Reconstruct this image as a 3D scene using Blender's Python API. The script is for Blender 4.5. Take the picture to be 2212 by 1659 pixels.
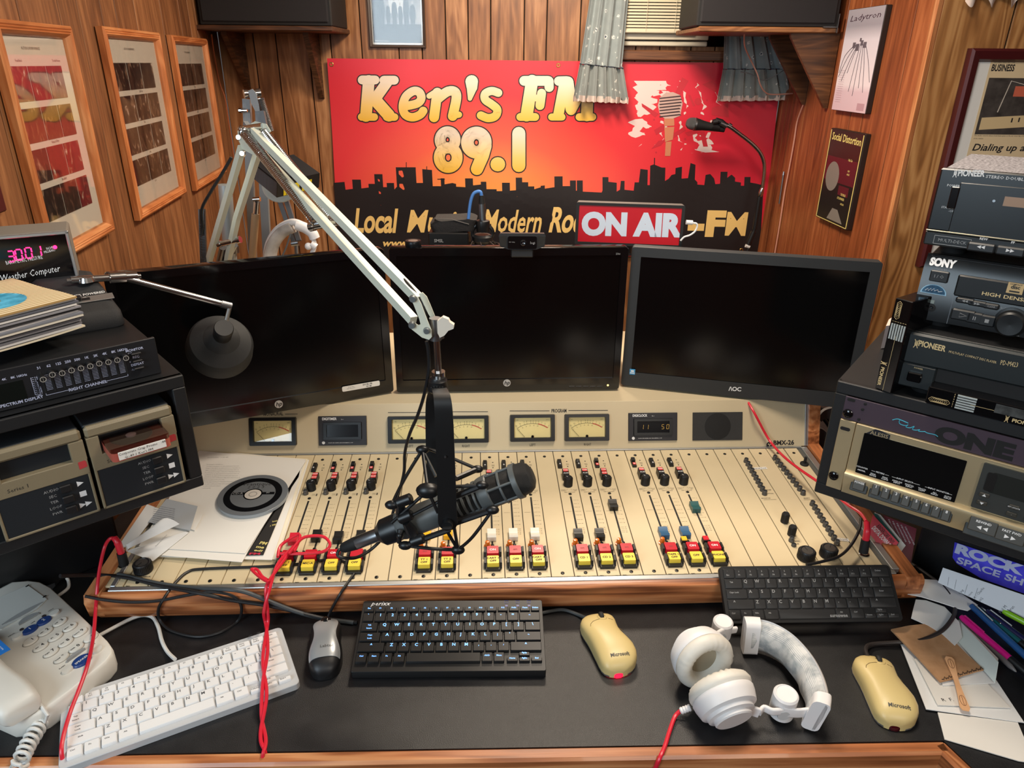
import bpy,bmesh,math,random
from math import sin,cos,pi,tan,atan2,sqrt
from mathutils import Vector as V,Matrix as Mx
rnd = random.Random(11)
for o in list(bpy.data.objects): bpy.data.objects.remove(o)
SC = bpy.context.scene; COL = SC.collection
# ---------------------------------------------------------------- camera
FPX,PITCH,ROLL,HC = 1550.0,0.420217,0.010913,1.66
_rt = V((1,0,0)); _dn = V((0,-sin(PITCH),-cos(PITCH))); _fw = V((0,cos(PITCH),-sin(PITCH)))
CR = cos(ROLL) * _rt - sin(ROLL) * _dn; CD = sin(ROLL) * _rt + cos(ROLL) * _dn
CO = V((0,0,HC))
cam = bpy.data.cameras.new('camera'); camo = bpy.data.objects.new('camera',cam); COL.objects.link(camo)
camo.matrix_world = Mx((( CR.x,-CD.x,-_fw.x,0),(CR.y,-CD.y,-_fw.y,0),(CR.z,-CD.z,-_fw.z,HC),(0,0,0,1)))
cam.sensor_width = 36; cam.lens = FPX / 2212 * 36; cam.clip_start = .02; SC.camera = camo
# ---------------------------------------------------------------- light
SC.view_settings.view_transform = 'Standard'; SC.view_settings.look = 'None'
SC.view_settings.gamma = 1; SC.view_settings.use_curve_mapping = False
SC.view_settings.exposure = 0.35
wd = bpy.data.worlds.new('world'); SC.world = wd; wd.use_nodes = True
wd.node_tree.nodes['Background'].inputs[0].default_value = (.9,.95,1,1)
wd.node_tree.nodes['Background'].inputs[1].default_value = .12
def area(name,loc,target,sx,sy,power,col):
    l = bpy.data.lights.new(name,'AREA'); l.shape = 'RECTANGLE'; l.size = sx; l.size_y = sy; l.energy = power; l.color = col
    o = bpy.data.objects.new(name,l); COL.objects.link(o); o.location = loc
    o.rotation_euler = (V(target) - V(loc)).to_track_quat('-Z','Y').to_euler(); return o
area('ceiling_light',(.12,2.35,2.36),(.12,2.6,0),.35,.35,26,(1,.84,.66))
area('ceiling_light_near',(.35,1.15,2.38),(.2,1.3,0),.5,.4,17,(1,.87,.72))
area('daylight_window',(-1.3,-.9,1.9),(-.3,1.1,.9),.9,1.2,26,(.72,.88,1))
area('fill_light_behind',(.9,-1.2,2.3),(.2,.9,.8),.9,.9,20,(1,.93,.84))  # unseen fill lamp, added behind the camera to lift desk and console
# ---------------------------------------------------------------- pixel -> point on a real plane
def ray(px,py): return (CR * ((px - 1106) / FPX) + CD * ((py - 829.5) / FPX) + _fw)
def onp(px,py,P,n):
    d = ray(px,py); n = V(n); return CO + d * (((V(P) - CO).dot(n)) / d.dot(n))
def onz(px,py,z): return onp(px,py,(0,0,z),(0,0,1))
def ony(px,py,y): return onp(px,py,(0,y,0),(0,1,0))
def frame(o,x,z=None,y=None):
    """matrix from origin, x axis and either z or y"""
    x = V(x).normalized()
    if z is not None: z = V(z); z = (z - x * z.dot(x)).normalized(); y = z.cross(x)
    else: y = V(y); y = (y - x * y.dot(x)).normalized(); z = x.cross(y)
    o = V(o); return Mx(((x.x,y.x,z.x,o.x),(x.y,y.y,z.y,o.y),(x.z,y.z,z.z,o.z),(0,0,0,1)))
class PL:
    """a real plane in the room (local z = 0 of M); uv() says where a sight line meets it"""
    def __init__(s,M): s.M = M; s.I = M.inverted()
    def uv(s,px,py,h=0):
        n = s.M.to_3x3() @ V((0,0,1)); p = s.I @ onp(px,py,s.M @ V((0,0,h)),n); return p
def yawM(o,a): return Mx.Translation(V(o)) @ Mx.Rotation(a,4,'Z')
# ---------------------------------------------------------------- materials
MATS = {}
def lin(c): return tuple((x / 12.92 if x <= .04045 else ((x + .055) / 1.055) ** 2.4) for x in [k / 255 for k in c]) + (1,)
class N:
    def __init__(s,name):
        s.m = bpy.data.materials.new(name); s.m.use_nodes = True; s.t = s.m.node_tree; s.b = s.t.nodes['Principled BSDF']
    def n(s,ty,**kw):
        x = s.t.nodes.new(ty)
        for k,v in kw.items():
            if k in x.bl_rna.properties: setattr(x,k,v)
            else: x.inputs[k].default_value = v
        return x
    def l(s,a,b): s.t.links.new(a,b)
    def ramp(s,fac,stops):
        r = s.n('ShaderNodeValToRGB'); e = r.color_ramp.elements
        while len(e) < len(stops): e.new(.5)
        for i,(p,c) in enumerate(stops): e[i].position = p; e[i].color = lin(c)
        s.l(fac,r.inputs[0]); return r.outputs[0]
    def math(s,op,a,b=None):
        x = s.n('ShaderNodeMath',operation=op)
        for i,v in enumerate((a,b)):
            if v is None: continue
            if isinstance(v,(int,float)): x.inputs[i].default_value = v
            else: s.l(v,x.inputs[i])
        return x.outputs[0]
    def bump(s,h,st,d=.002):
        x = s.n('ShaderNodeBump'); x.inputs['Strength'].default_value = st; x.inputs['Distance'].default_value = d
        s.l(h,x.inputs['Height']); s.l(x.outputs[0],s.b.inputs['Normal'])
def M(name,rgb=(150,150,150),rough=.5,metal=0,bump=None,var=None,emit=None,coat=0,spec=.5,alpha=1,trans=0,sheen=0):
    if name in MATS: return MATS[name]
    k = N(name); b = k.b
    b.inputs['Base Color'].default_value = lin(rgb); b.inputs['Roughness'].default_value = rough
    b.inputs['Metallic'].default_value = metal; b.inputs['Coat Weight'].default_value = coat
    b.inputs['Specular IOR Level'].default_value = spec; b.inputs['Alpha'].default_value = alpha
    b.inputs['Transmission Weight'].default_value = trans; b.inputs['Sheen Weight'].default_value = sheen
    if emit: b.inputs['Emission Color'].default_value = lin(emit[0]); b.inputs['Emission Strength'].default_value = emit[1]
    tc = None
    if bump or var: tc = k.n('ShaderNodeTexCoord').outputs['Object']
    if var:
        nz = k.n('ShaderNodeTexNoise',Scale=var[0],Detail=4.0); k.l(tc,nz.inputs['Vector'])
        d = var[1]; lo = tuple(max(0,c - d) for c in rgb); hi = tuple(min(255,c + d) for c in rgb)
        k.l(k.ramp(nz.outputs[0],[(.3,lo),(.7,hi)]),b.inputs['Base Color'])
    if bump:
        nz = k.n('ShaderNodeTexNoise',Scale=bump[0],Detail=2.0); k.l(tc,nz.inputs['Vector'])
        k.bump(nz.outputs[0],bump[1])
    MATS[name] = k.m; return k.m
def wood(name,dark,mid,light,s=(14,14,1.6),rough=.45,rings=16,ringamt=.5,bump=.15,coat=0):
    if name in MATS: return MATS[name]
    k = N(name); b = k.b
    tc = k.n('ShaderNodeTexCoord').outputs['Object']
    oi = k.n('ShaderNodeObjectInfo').outputs['Random']
    ad = k.n('ShaderNodeVectorMath',operation='ADD'); cm = k.n('ShaderNodeCombineXYZ')
    m7 = k.math('MULTIPLY',oi,17.0); k.l(m7,cm.inputs[0]); k.l(m7,cm.inputs[2]); k.l(tc,ad.inputs[0]); k.l(cm.outputs[0],ad.inputs[1])
    mp = k.n('ShaderNodeMapping'); mp.inputs['Scale'].default_value = s; k.l(ad.outputs[0],mp.inputs[0])
    n1 = k.n('ShaderNodeTexNoise',Scale=.8,Detail=3.0,Distortion=.6); k.l(mp.outputs[0],n1.inputs['Vector'])
    rg = k.math('SINE',k.math('MULTIPLY',n1.outputs[0],rings * 2 * pi))
    mp2 = k.n('ShaderNodeMapping'); mp2.inputs['Scale'].default_value = tuple(x * (5 if x == min(s) else 9) for x in s)
    k.l(ad.outputs[0],mp2.inputs[0])
    n2 = k.n('ShaderNodeTexNoise',Scale=1.0,Detail=5.0); k.l(mp2.outputs[0],n2.inputs['Vector'])
    f = k.math('ADD',k.math('MULTIPLY',rg,.16 * ringamt),k.math('MULTIPLY',n2.outputs[0],.55))
    f = k.math('ADD',f,k.math('MULTIPLY',n1.outputs[0],.5))
    f = k.math('ADD',f,k.math('MULTIPLY',oi,.1))
    k.l(k.ramp(f,[(.3,dark),(.56,mid),(.78,light)]),b.inputs['Base Color'])
    b.inputs['Roughness'].default_value = rough; b.inputs['Coat Weight'].default_value = coat
    k.bump(n2.outputs[0],bump)
    MATS[name] = k.m; return k.m
def glass(name,rough=.03,tint=(255,255,255),mixf=.035):
    """thin pane: mostly clear, with a mirror share that grows at grazing angles"""
    if name in MATS: return MATS[name]
    k = N(name); t = k.t; t.nodes.remove(k.b)
    tr = k.n('ShaderNodeBsdfTransparent'); tr.inputs[0].default_value = lin(tint)
    gl = k.n('ShaderNodeBsdfGlossy'); gl.inputs['Roughness'].default_value = rough
    lw = k.n('ShaderNodeLayerWeight',Blend=.5); fr = k.math('ADD',k.math('MULTIPLY',k.math('POWER',lw.outputs[1],3.5),.75),mixf); mx = k.n('ShaderNodeMixShader')
    k.l(fr,mx.inputs[0]); k.l(tr.outputs[0],mx.inputs[1]); k.l(gl.outputs[0],mx.inputs[2])
    k.l(mx.outputs[0],t.nodes['Material Output'].inputs[0]); MATS[name] = k.m; return k.m
# ---------------------------------------------------------------- glyphs
GL = {}
CH = [chr(i) for i in range(33,127)]
def _cache():
    jobs = []
    def mk(body,off,res,shear=0):
        c = bpy.data.curves.new('g','FONT'); c.body = body; c.size = 1; c.offset = off; c.resolution_u = res; c.shear = shear
        o = bpy.data.objects.new('g',c); COL.objects.link(o); return o
    for v,(off,res) in {'r': (0,1),'b': (.018,2),'h': (.03,5),'o': (.062,5)}.items():
        for ch in CH: jobs.append((v,ch,mk(ch,off,res)))
    for ch in CH: jobs.append(('w',ch,mk('H' + ch + 'H',0,1)))
    jobs.append(('w','',mk('HH',0,1)))
    bpy.context.view_layer.update(); dg = bpy.context.evaluated_depsgraph_get(); wd_ = {}
    for v,ch,o in jobs:
        me = o.evaluated_get(dg).to_mesh()
        if v == 'w': wd_[ch] = max((q.co.x for q in me.vertices),default=0)
        else: GL[v,ch] = ([(q.co.x,q.co.y) for q in me.vertices],[tuple(p.vertices) for p in me.polygons])
        o.evaluated_get(dg).to_mesh_clear()
    for ch in CH: GL['adv',ch] = wd_[ch] - wd_['']
    GL['adv',' '] = .3
    for v,ch,o in jobs:
        c = o.data; bpy.data.objects.remove(o); bpy.data.curves.remove(c)
_cache()
# ---------------------------------------------------------------- mesh building
def rrect(w,h,r,n=4,cx=0,cy=0):
    pts = []
    for (sx,sy,a0) in ((1,1,0),(-1,1,90),(-1,-1,180),(1,-1,270)):
        for i in range(n + 1):
            a = math.radians(a0 + 90 * i / n); pts.append((cx + sx * (w / 2 - r) + r * cos(a),cy + sy * (h / 2 - r) + r * sin(a)))
    return pts
def circ(r,n=24,cx=0,cy=0,a0=0,ry=None):
    ry = r if ry is None else ry
    return [(cx + r * cos(a0 + 2 * pi * i / n),cy + ry * sin(a0 + 2 * pi * i / n)) for i in range(n)]
def cr(pts,n=8,closed=False):
    pts = [V(p) for p in pts]; out = []; L = len(pts)
    rng = range(L) if closed else range(L - 1)
    for i in rng:
        if closed: a,b,c,d = (pts[(i + k) % L] for k in (-1,0,1,2))
        else: a,b,c,d = pts[max(i - 1,0)],pts[i],pts[i + 1],pts[min(i + 2,L - 1)]
        for j in range(n):
            t = j / n; out.append(.5 * ((2 * b) + (c - a) * t + (2 * a - 5 * b + 4 * c - d) * t * t + (3 * b - a - 3 * c + d) * t ** 3))
    if not closed: out.append(pts[-1])
    return out
class G:
    def __init__(s): s.v = []; s.f = []; s.m = []; s.k = 0; s.T = None
    def add(s,vs,fs,T=None):
        b = len(s.v)
        if T is not None: vs = [T @ V(v) for v in vs]
        if s.T is not None: vs = [s.T @ V(v) for v in vs]
        s.v += [tuple(v) for v in vs]; s.f += [tuple(i + b for i in f) for f in fs]; s.m += [s.k] * len(fs); return s
    def box(s,c,d,b=0,T=None):
        x,y,z = (q / 2 for q in d); cx,cy,cz = c
        if b <= 0:
            vs = [(cx + i * x,cy + j * y,cz + k * z) for i in (-1,1) for j in (-1,1) for k in (-1,1)]
            return s.add(vs,[(0,1,3,2),(4,6,7,5),(0,4,5,1),(2,3,7,6),(0,2,6,4),(1,5,7,3)],T)
        b = min(b,x * .98,y * .98,z * .98); vs = []; ix = {}
        for i in (-1,1):
            for j in (-1,1):
                for k in (-1,1):
                    for ax in range(3):
                        q = [i * (x - b),j * (y - b),k * (z - b)]; q[ax] = (i * x,j * y,k * z)[ax]
                        ix[i,j,k,ax] = len(vs); vs.append((cx + q[0],cy + q[1],cz + q[2]))
        fs = []; sg = (-1,1)
        for i in sg:
            q = [(i,-1,-1,0),(i,1,-1,0),(i,1,1,0),(i,-1,1,0)]; fs.append([ix[a] for a in (q if i > 0 else q[::-1])])
            q = [(-1,i,-1,1),(-1,i,1,1),(1,i,1,1),(1,i,-1,1)]; fs.append([ix[a] for a in (q if i > 0 else q[::-1])])
            q = [(-1,-1,i,2),(1,-1,i,2),(1,1,i,2),(-1,1,i,2)]; fs.append([ix[a] for a in (q if i > 0 else q[::-1])])
            for j in sg:
                q = [(i,j,-1,0),(i,j,-1,1),(i,j,1,1),(i,j,1,0)]; fs.append([ix[a] for a in (q if i * j > 0 else q[::-1])])
                q = [(i,-1,j,0),(i,1,j,0),(i,1,j,2),(i,-1,j,2)]; fs.append([ix[a] for a in (q if i * j > 0 else q[::-1])])
                q = [(-1,i,j,1),(-1,i,j,2),(1,i,j,2),(1,i,j,1)]; fs.append([ix[a] for a in (q if i * j > 0 else q[::-1])])
                for k in sg:
                    q = [(i,j,k,0),(i,j,k,1),(i,j,k,2)]; fs.append([ix[a] for a in (q if i * j * k > 0 else q[::-1])])
        return s.add(vs,fs,T)
    def cyl(s,p0,p1,r0,r1=None,n=16,caps=True,T=None):
        r1 = r0 if r1 is None else r1; p0 = V(p0); p1 = V(p1); d = (p1 - p0)
        if d.length < 1e-9: return s
        d.normalize(); u = d.orthogonal().normalized(); w = d.cross(u)
        vs = [p0 + (u * cos(2 * pi * i / n) + w * sin(2 * pi * i / n)) * r0 for i in range(n)] + [p1 + (u * cos(2 * pi * i / n) + w * sin(2 * pi * i / n)) * r1 for i in range(n)]
        fs = [(i,(i + 1) % n,n + (i + 1) % n,n + i) for i in range(n)]
        if caps: fs += [tuple(range(n))[::-1],tuple(range(n,2 * n))]
        return s.add(vs,fs,T)
    def lathe(s,prof,n=24,T=None,closed=False):
        """prof: (radius, height) pairs round local z"""
        vs = []; fs = []; m = len(prof)
        for i in range(n):
            a = 2 * pi * i / n; vs += [(r * cos(a),r * sin(a),z) for r,z in prof]
        for i in range(n):
            j = (i + 1) % n
            for k in range(m if closed else m - 1): fs.append((i * m + k,j * m + k,j * m + (k + 1) % m,i * m + (k + 1) % m))
        if not closed:
            if prof[0][0] > 1e-7: fs.append(tuple(i * m for i in range(n))[::-1])
            if prof[-1][0] > 1e-7: fs.append(tuple(i * m + m - 1 for i in range(n)))
        return s.add(vs,fs,T)
    def prism(s,poly,z0,z1,T=None,taper=0):
        n = len(poly); cx = sum(p[0] for p in poly) / n; cy = sum(p[1] for p in poly) / n; k = 1 - taper
        vs = [(x,y,z0) for x,y in poly] + [(cx + (x - cx) * k,cy + (y - cy) * k,z1) for x,y in poly]
        return s.add(vs,[tuple(range(n))[::-1],tuple(range(n,2 * n))] + [(i,(i + 1) % n,n + (i + 1) % n,n + i) for i in range(n)],T)
    def loft(s,rings,caps=True,T=None,closed=False):
        n = len(rings[0]); vs = [p for r in rings for p in r]; fs = []; m = len(rings)
        for k in range(m if closed else m - 1):
            for i in range(n): fs.append((k * n + i,k * n + (i + 1) % n,((k + 1) % m) * n + (i + 1) % n,((k + 1) % m) * n + i))
        if caps and not closed: fs += [tuple(range(n))[::-1],tuple(range((m - 1) * n,m * n))]
        return s.add(vs,fs,T)
    def tube(s,pts,r,n=8,closed=False,T=None,flat=1):
        pts = [V(p) for p in pts]; m = len(pts); rings = []; u = None
        for i in range(m):
            a = pts[(i - 1) % m] if closed or i else pts[0]; b = pts[(i + 1) % m] if closed or i < m - 1 else pts[-1]
            t = (b - a)
            t = t.normalized() if t.length > 1e-9 else V((0,0,1))
            if u is None: u = t.orthogonal().normalized()
            u = u - t * u.dot(t); u = u.normalized() if u.length > 1e-6 else t.orthogonal().normalized(); w = t.cross(u)
            q = r[i] if isinstance(r,(list,tuple)) else r
            rings.append([pts[i] + (u * cos(2 * pi * k / n) + w * sin(2 * pi * k / n) * flat) * q for k in range(n)])
        return s.loft(rings,not closed,T,closed)
    def grid(s,fn,nu,nv,T=None):
        vs = [fn(i / nu,j / nv) for j in range(nv + 1) for i in range(nu + 1)]
        return s.add(vs,[(j * (nu + 1) + i,j * (nu + 1) + i + 1,(j + 1) * (nu + 1) + i + 1,(j + 1) * (nu + 1) + i) for j in range(nv) for i in range(nu)],T)
    def slab(s,fn,th,nu,nv,T=None):
        """thin sheet of real thickness following fn(u, v)"""
        a = [V(fn(i / nu,j / nv)) for j in range(nv + 1) for i in range(nu + 1)]; W = nu + 1; nn = []
        for j in range(nv + 1):
            for i in range(W):
                du = a[j * W + min(i + 1,nu)] - a[j * W + max(i - 1,0)]; dv = a[min(j + 1,nv) * W + i] - a[max(j - 1,0) * W + i]
                c = du.cross(dv); nn.append(c.normalized() if c.length > 1e-12 else V((0,0,1)))
        k = len(a); vs = a + [p - n_ * th for p,n_ in zip(a,nn)]; fs = []
        for j in range(nv):
            for i in range(nu):
                q = (j * W + i,j * W + i + 1,(j + 1) * W + i + 1,(j + 1) * W + i); fs.append(q); fs.append(tuple(x + k for x in q[::-1]))
        bd = [i for i in range(W)] + [j * W + nu for j in range(1,nv + 1)] + [nv * W + i for i in range(nu - 1,-1,-1)] + [j * W for j in range(nv - 1,0,-1)]
        for q in range(len(bd)): x,y = bd[q],bd[(q + 1) % len(bd)]; fs.append((y,x,x + k,y + k))
        return s.add(vs,fs,T)
    def ball(s,c,r,n=12,m=8,sc=(1,1,1),T=None):
        c = V(c); vs = []; fs = []
        for j in range(m + 1):
            b = pi * j / m - pi / 2
            for i in range(n): a = 2 * pi * i / n; vs.append((c.x + r * sc[0] * cos(b) * cos(a),c.y + r * sc[1] * cos(b) * sin(a),c.z + r * sc[2] * sin(b)))
        for j in range(m):
            for i in range(n): fs.append((j * n + i,j * n + (i + 1) % n,(j + 1) * n + (i + 1) % n,(j + 1) * n + i))
        return s.add(vs,fs,T)
    def text(s,t,size,at=(0,0,0),al='c',var='r',shear=0,sx=1,T=None,fn=None,sp=0):
        """flat lettering in local xy"""
        w = sum(GL['adv',c] + sp for c in t) * size * sx; x = at[0] - (w / 2 if al == 'c' else w if al == 'r' else 0)
        for c in t:
            if c != ' ':
                vs,fs = GL[var,c]
                q = [(x + (a + b * shear) * size * sx,at[1] + b * size,at[2]) for a,b in vs]
                if fn: q = [fn(p) for p in q]
                s.add(q,fs,T)
            x += (GL['adv',c] + sp) * size * sx
        return s
    def poly(s,pts,z=0,T=None): return s.add([(p[0],p[1],z) if len(p) == 2 else p for p in pts],[tuple(range(len(pts)))],T)
    def mesh(s,name,mats,smooth=True,ang=35):
        me = bpy.data.meshes.new(name); me.from_pydata(s.v,[],s.f)
        if not isinstance(mats,(list,tuple)): mats = [mats]
        for m in mats: me.materials.append(m)
        if len(mats) > 1: me.polygons.foreach_set('material_index',s.m)
        if smooth and s.f:
            me.polygons.foreach_set('use_smooth',[True] * len(s.f)); me.set_sharp_from_angle(angle=math.radians(ang))
        me.update(); return me
    def obj(s,name,mats,parent=None,M=None,label=None,kind=None,smooth=True,ang=35):
        return inst(name,s.mesh(name,mats,smooth,ang),parent,M,label,kind)
def inst(name,me,parent=None,M=None,label=None,kind=None):
    o = bpy.data.objects.new(name,me); COL.objects.link(o)
    if parent is not None: o.parent = parent
    if M is not None: o.matrix_basis = M
    if label: o['label'] = label
    if kind: o['kind'] = kind
    return o
def thing(name,label,cat,M=None,group=None):
    o = bpy.data.objects.new(name,None); o.empty_display_size = .05; COL.objects.link(o)
    if M is not None: o.matrix_basis = M
    return tag(o,label,cat,group)
def tag(o,label,cat,group=None):
    o['label'] = label; o['category'] = cat
    if group: o['group'] = group
    return o
def struct(o): o['kind'] = 'structure'; return o
def copy_tree(o,M=None,parent=None,label=None):
    c = o.copy(); COL.objects.link(c)
    if parent is not None: c.parent = parent
    if M is not None: c.matrix_basis = M
    if label: c['label'] = label
    for ch in KIDS.get(o.name,[]): copy_tree(ch,None,c)
    return c
KIDS = {}
def kids(*roots):
    KIDS.clear()
    for o in bpy.data.objects:
        if o.parent: KIDS.setdefault(o.parent.name,[]).append(o)
T_ = Mx.Translation
def RX(a): return Mx.Rotation(a,4,'X')
def RY(a): return Mx.Rotation(a,4,'Y')
def RZ(a): return Mx.Rotation(a,4,'Z')
BLK = M('black_plastic',(22,22,24),.45); BLKG = M('black_gloss',(10,10,12),.12,spec=.6); BLKM = M('black_matte',(16,16,17),.7)
CHROME = M('chrome',(205,205,205),.18,1); STEEL = M('steel',(150,152,155),.35,1); WHT = M('white_plastic',(228,228,226),.4)
PAPER = M('paper',(226,222,214),.8); INK = M('ink',(30,28,30),.7); WINK = M('white_print',(225,225,225),.6); GREY = M('grey_plastic',(92,95,96),.5)
GOLDINK = M('gold_print',(214,190,140),.5)
CAPH = max(q[1] for q in GL['r','H'][0])
def fit(g,t,p0,p1,h,z=0,var='r',shear=0):
    """lettering on a flat face from p0 to p1 (local), cap height h"""
    w = sum(GL['adv',c] for c in t); size = h / CAPH; d = V((p1[0] - p0[0],p1[1] - p0[1]))
    g.text(t,size,al='l',var=var,shear=shear,sx=d.length / (w * size),T=T_((p0[0],p0[1],z)) @ RZ(atan2(d.y,d.x)))
# ================================================================ ROOM
YB = 3.3; ZC = 2.42
PANEL = wood('wall_panelling',(92,54,28),(146,96,58),(190,138,94),s=(9,1.2,9),rough=.42,rings=9,ringamt=.35)
PANELL = wood('wall_panelling_left',(84,50,28),(132,86,52),(168,116,74),s=(11,1.3,11),rough=.5,rings=7,ringamt=.3)
PANELR = wood('wall_panelling_right',(92,44,22),(140,76,42),(176,106,64),s=(9,1.0,9),rough=.4,rings=8,ringamt=.3)
PLYW = wood('plywood_panelling',(112,70,34),(164,112,62),(192,142,88),s=(7,.9,7),rough=.45,rings=14,ringamt=.9)
GROOVE = M('groove_dark',(20,12,8),.9)
TRIM = wood('trim_wood',(120,66,34),(172,106,62),(200,138,90),s=(20,1,20),rough=.45)
OAK = wood('oak',(98,52,28),(170,104,62),(204,142,94),s=(1.3,16,16),rough=.38,rings=10,ringamt=.9,coat=.15)
OAKF = wood('oak_frame',(150,84,44),(190,116,66),(214,148,96),s=(2,14,14),rough=.4,rings=8,ringamt=.5)
OAKFV = wood('oak_frame_upright',(150,84,44),(190,116,66),(214,148,96),s=(14,2,14),rough=.4,rings=8,ringamt=.5)
DARKWD = wood('dark_stained_wood',(40,24,14),(78,48,30),(112,72,46),s=(1.5,14,14),rough=.5)
DARKWDV = wood('dark_stained_wood_upright',(40,24,14),(82,52,32),(124,82,54),s=(3,14,3),rough=.5)
WB = PL(frame((0,YB,0),(1,0,0),y=(0,0,1)))
CL_ = V((-1.237,YB,0)); DL = V((-.1426,.9898,0))
WL = PL(frame(CL_,DL,y=(0,0,1)))
CRr = V((1.128,YB,0)); DR = V((.04,-1,0)).normalized()
WR = PL(frame(CRr,DR,y=(0,0,1)))
sA = WR.uv(1944,420).x; PA = WR.M @ V((sA,0,0)); WA = PL(frame((PA.x,PA.y,0),(1,0,0),y=(0,0,1)))
def wall(name,W,x0,x1,grooves,mat,z1=ZC,gw=.0045):
    g = G(); g.box(((x0 + x1) / 2,z1 / 2,-.03),(x1 - x0,z1,.05)); root = struct(g.obj(name,GROOVE,None,W.M))
    gs = sorted([x for x in grooves if x0 + .01 < x < x1 - .01]); gs = [x0] + gs + [x1]
    for a,b in zip(gs,gs[1:]):
        g = G(); g.box(((a + b) / 2,z1 / 2,-.002),(b - a - gw,z1,.006),.0015); g.obj('plank',mat,root)
    return root
wall('wall_back',WB,-1.237,1.128,[-1.09,-.997,-.862,-.77,-.642,-.487,-.39,-.29,-.197,-.104,.034,.127,.265,.36,.5,.6,.73,.83,.96,1.06],PANEL)
gl = [WL.uv(x,10).x for x in (-60,35,123.5,164.5,214.5,246,288,344,384)] + [-.18,-.32,-.41]
wall('wall_left',WL,-2.06,0,gl + [gl[0] - .14 * i for i in range(1,12)],PANELL)
gr = [WR.uv(x,y).x for x,y in ((1718,202),(1745,202),(1792,253),(1838,248),(1864.6,248),(1931,253))]
wall('wall_right',WR,0,sA,[.05,.1] + gr,PANELR)
ga = [WA.uv(x,y).x for x,y in ((2190,30),)]
wall('wall_alcove',WA,0,1.3,ga + [.62,.9,1.1],PLYW)
g = G(); g.prism([(sA - .034,0.0),(sA,0.0),(sA + .001,.012),(sA - .01,.016),(sA - .03,.008)],0,ZC,T=Mx(((1,0,0,0),(0,0,1,0),(0,1,0,0),(0,0,0,1))))
struct(g.obj('trim_1',TRIM,None,WR.M))
FLOORM = M('floor_carpet',(46,40,38),.95,bump=(300,.4)); CEILM = M('ceiling_tile',(200,194,184),.9,bump=(60,.2))
g = G(); g.box((0,.6,-.05),(5.4,6,.1)); struct(g.obj('floor',FLOORM))
g = G(); g.box((0,.6,ZC + .05),(5.4,6,.1)); struct(g.obj('ceiling',CEILM))
g = G(); g.box((0,-2.2,ZC / 2),(5.4,.1,ZC)); struct(g.obj('wall_rear',PANELR))
g = G(); g.box((-2.6,-.8,ZC / 2),(.1,2.9,ZC)); struct(g.obj('wall_side',PANELL))
g = G(); g.box((2.52,.2,ZC / 2),(.1,4.8,ZC)); struct(g.obj('wall_far_right',PANELR))
# ---------------------------------------------------------------- window with blind, behind the curtains
VINYL = M('window_vinyl',(206,198,178),.5); SLAT = M('blind_slat',(214,204,178),.45)
u = WB.uv; wx0 = u(1338,60).x; wx1 = u(1600,60).x; wb = u(1420,100).y; wt = 2.38
win = bpy.data.objects.new('window_1',None); COL.objects.link(win); win.matrix_basis = WB.M; struct(win)
g = G(); g.box(((wx0 + wx1) / 2,(wb + wt) / 2,.004),(wx1 - wx0,wt - wb,.004)); g.obj('window_pane',glass('window_glass',.05,(120,125,130)),win)
g = G()
ysb = u(1420,101).y; ymr = u(1420,88).y; ytr = u(1420,72).y; xr = u(1525,80).x
g.box(((wx0 + xr) / 2,(ysb + ymr) / 2,.02),(xr - wx0,ymr - ysb - .004,.03),.003); g.obj('window_frame',VINYL,win)
g = G(); g.box(((wx0 + xr) / 2,(ytr + ymr) / 2,.03),(xr - wx0,ytr - ymr - .004,.036),.003); g.obj('sash_rail',VINYL,win)
xj = u(1505,30).x
g = G(); g.box((xj,(ytr + wt) / 2,.03),(.022,wt - ytr,.04),.003); g.obj('window_jamb',VINYL,win)
g = G(); ys0 = u(1420,131).y; ys1 = u(1420,109).y; xs1 = u(1562,120).x; g.box(((wx0 + xs1) / 2,(ys0 + ys1) / 2,.02),(xs1 - wx0,ys1 - ys0,.04),.004)
g.obj('window_sill',wood('sill_wood',(70,40,22),(104,64,38),(132,86,54),s=(1.5,14,14)),win)
bl = thing('window_blind','cream horizontal mini blind in the window between the grey curtains','blind',WB.M)
pit = (u(1420,10).y - u(1420,16.8).y); y = ytr + .012; i = 0
me = None; xb1 = u(1495,40).x
while y < wt:
    g = G(); g.box((0,0,0),(xb1 - wx0 - .01,pit * 1.05,.0015),.0005)
    if me is None: me = g.mesh('slat',SLAT)
    inst('slat',me,bl,T_(((wx0 + xb1) / 2,y,.062)) @ RX(-.75)); y += pit
g = G(); g.box(((wx0 + xb1) / 2,ytr + .004,.062),(xb1 - wx0 - .01,.012,.02),.003); g.obj('bottom_rail',SLAT,bl)
g = G()
for xx in (.33,.72): g.cyl((wx0 + (xb1 - wx0) * xx,ytr,.074),(wx0 + (xb1 - wx0) * xx,wt,.074),.0008,n=5)
g.obj('ladder_cord',SLAT,bl)
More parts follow.
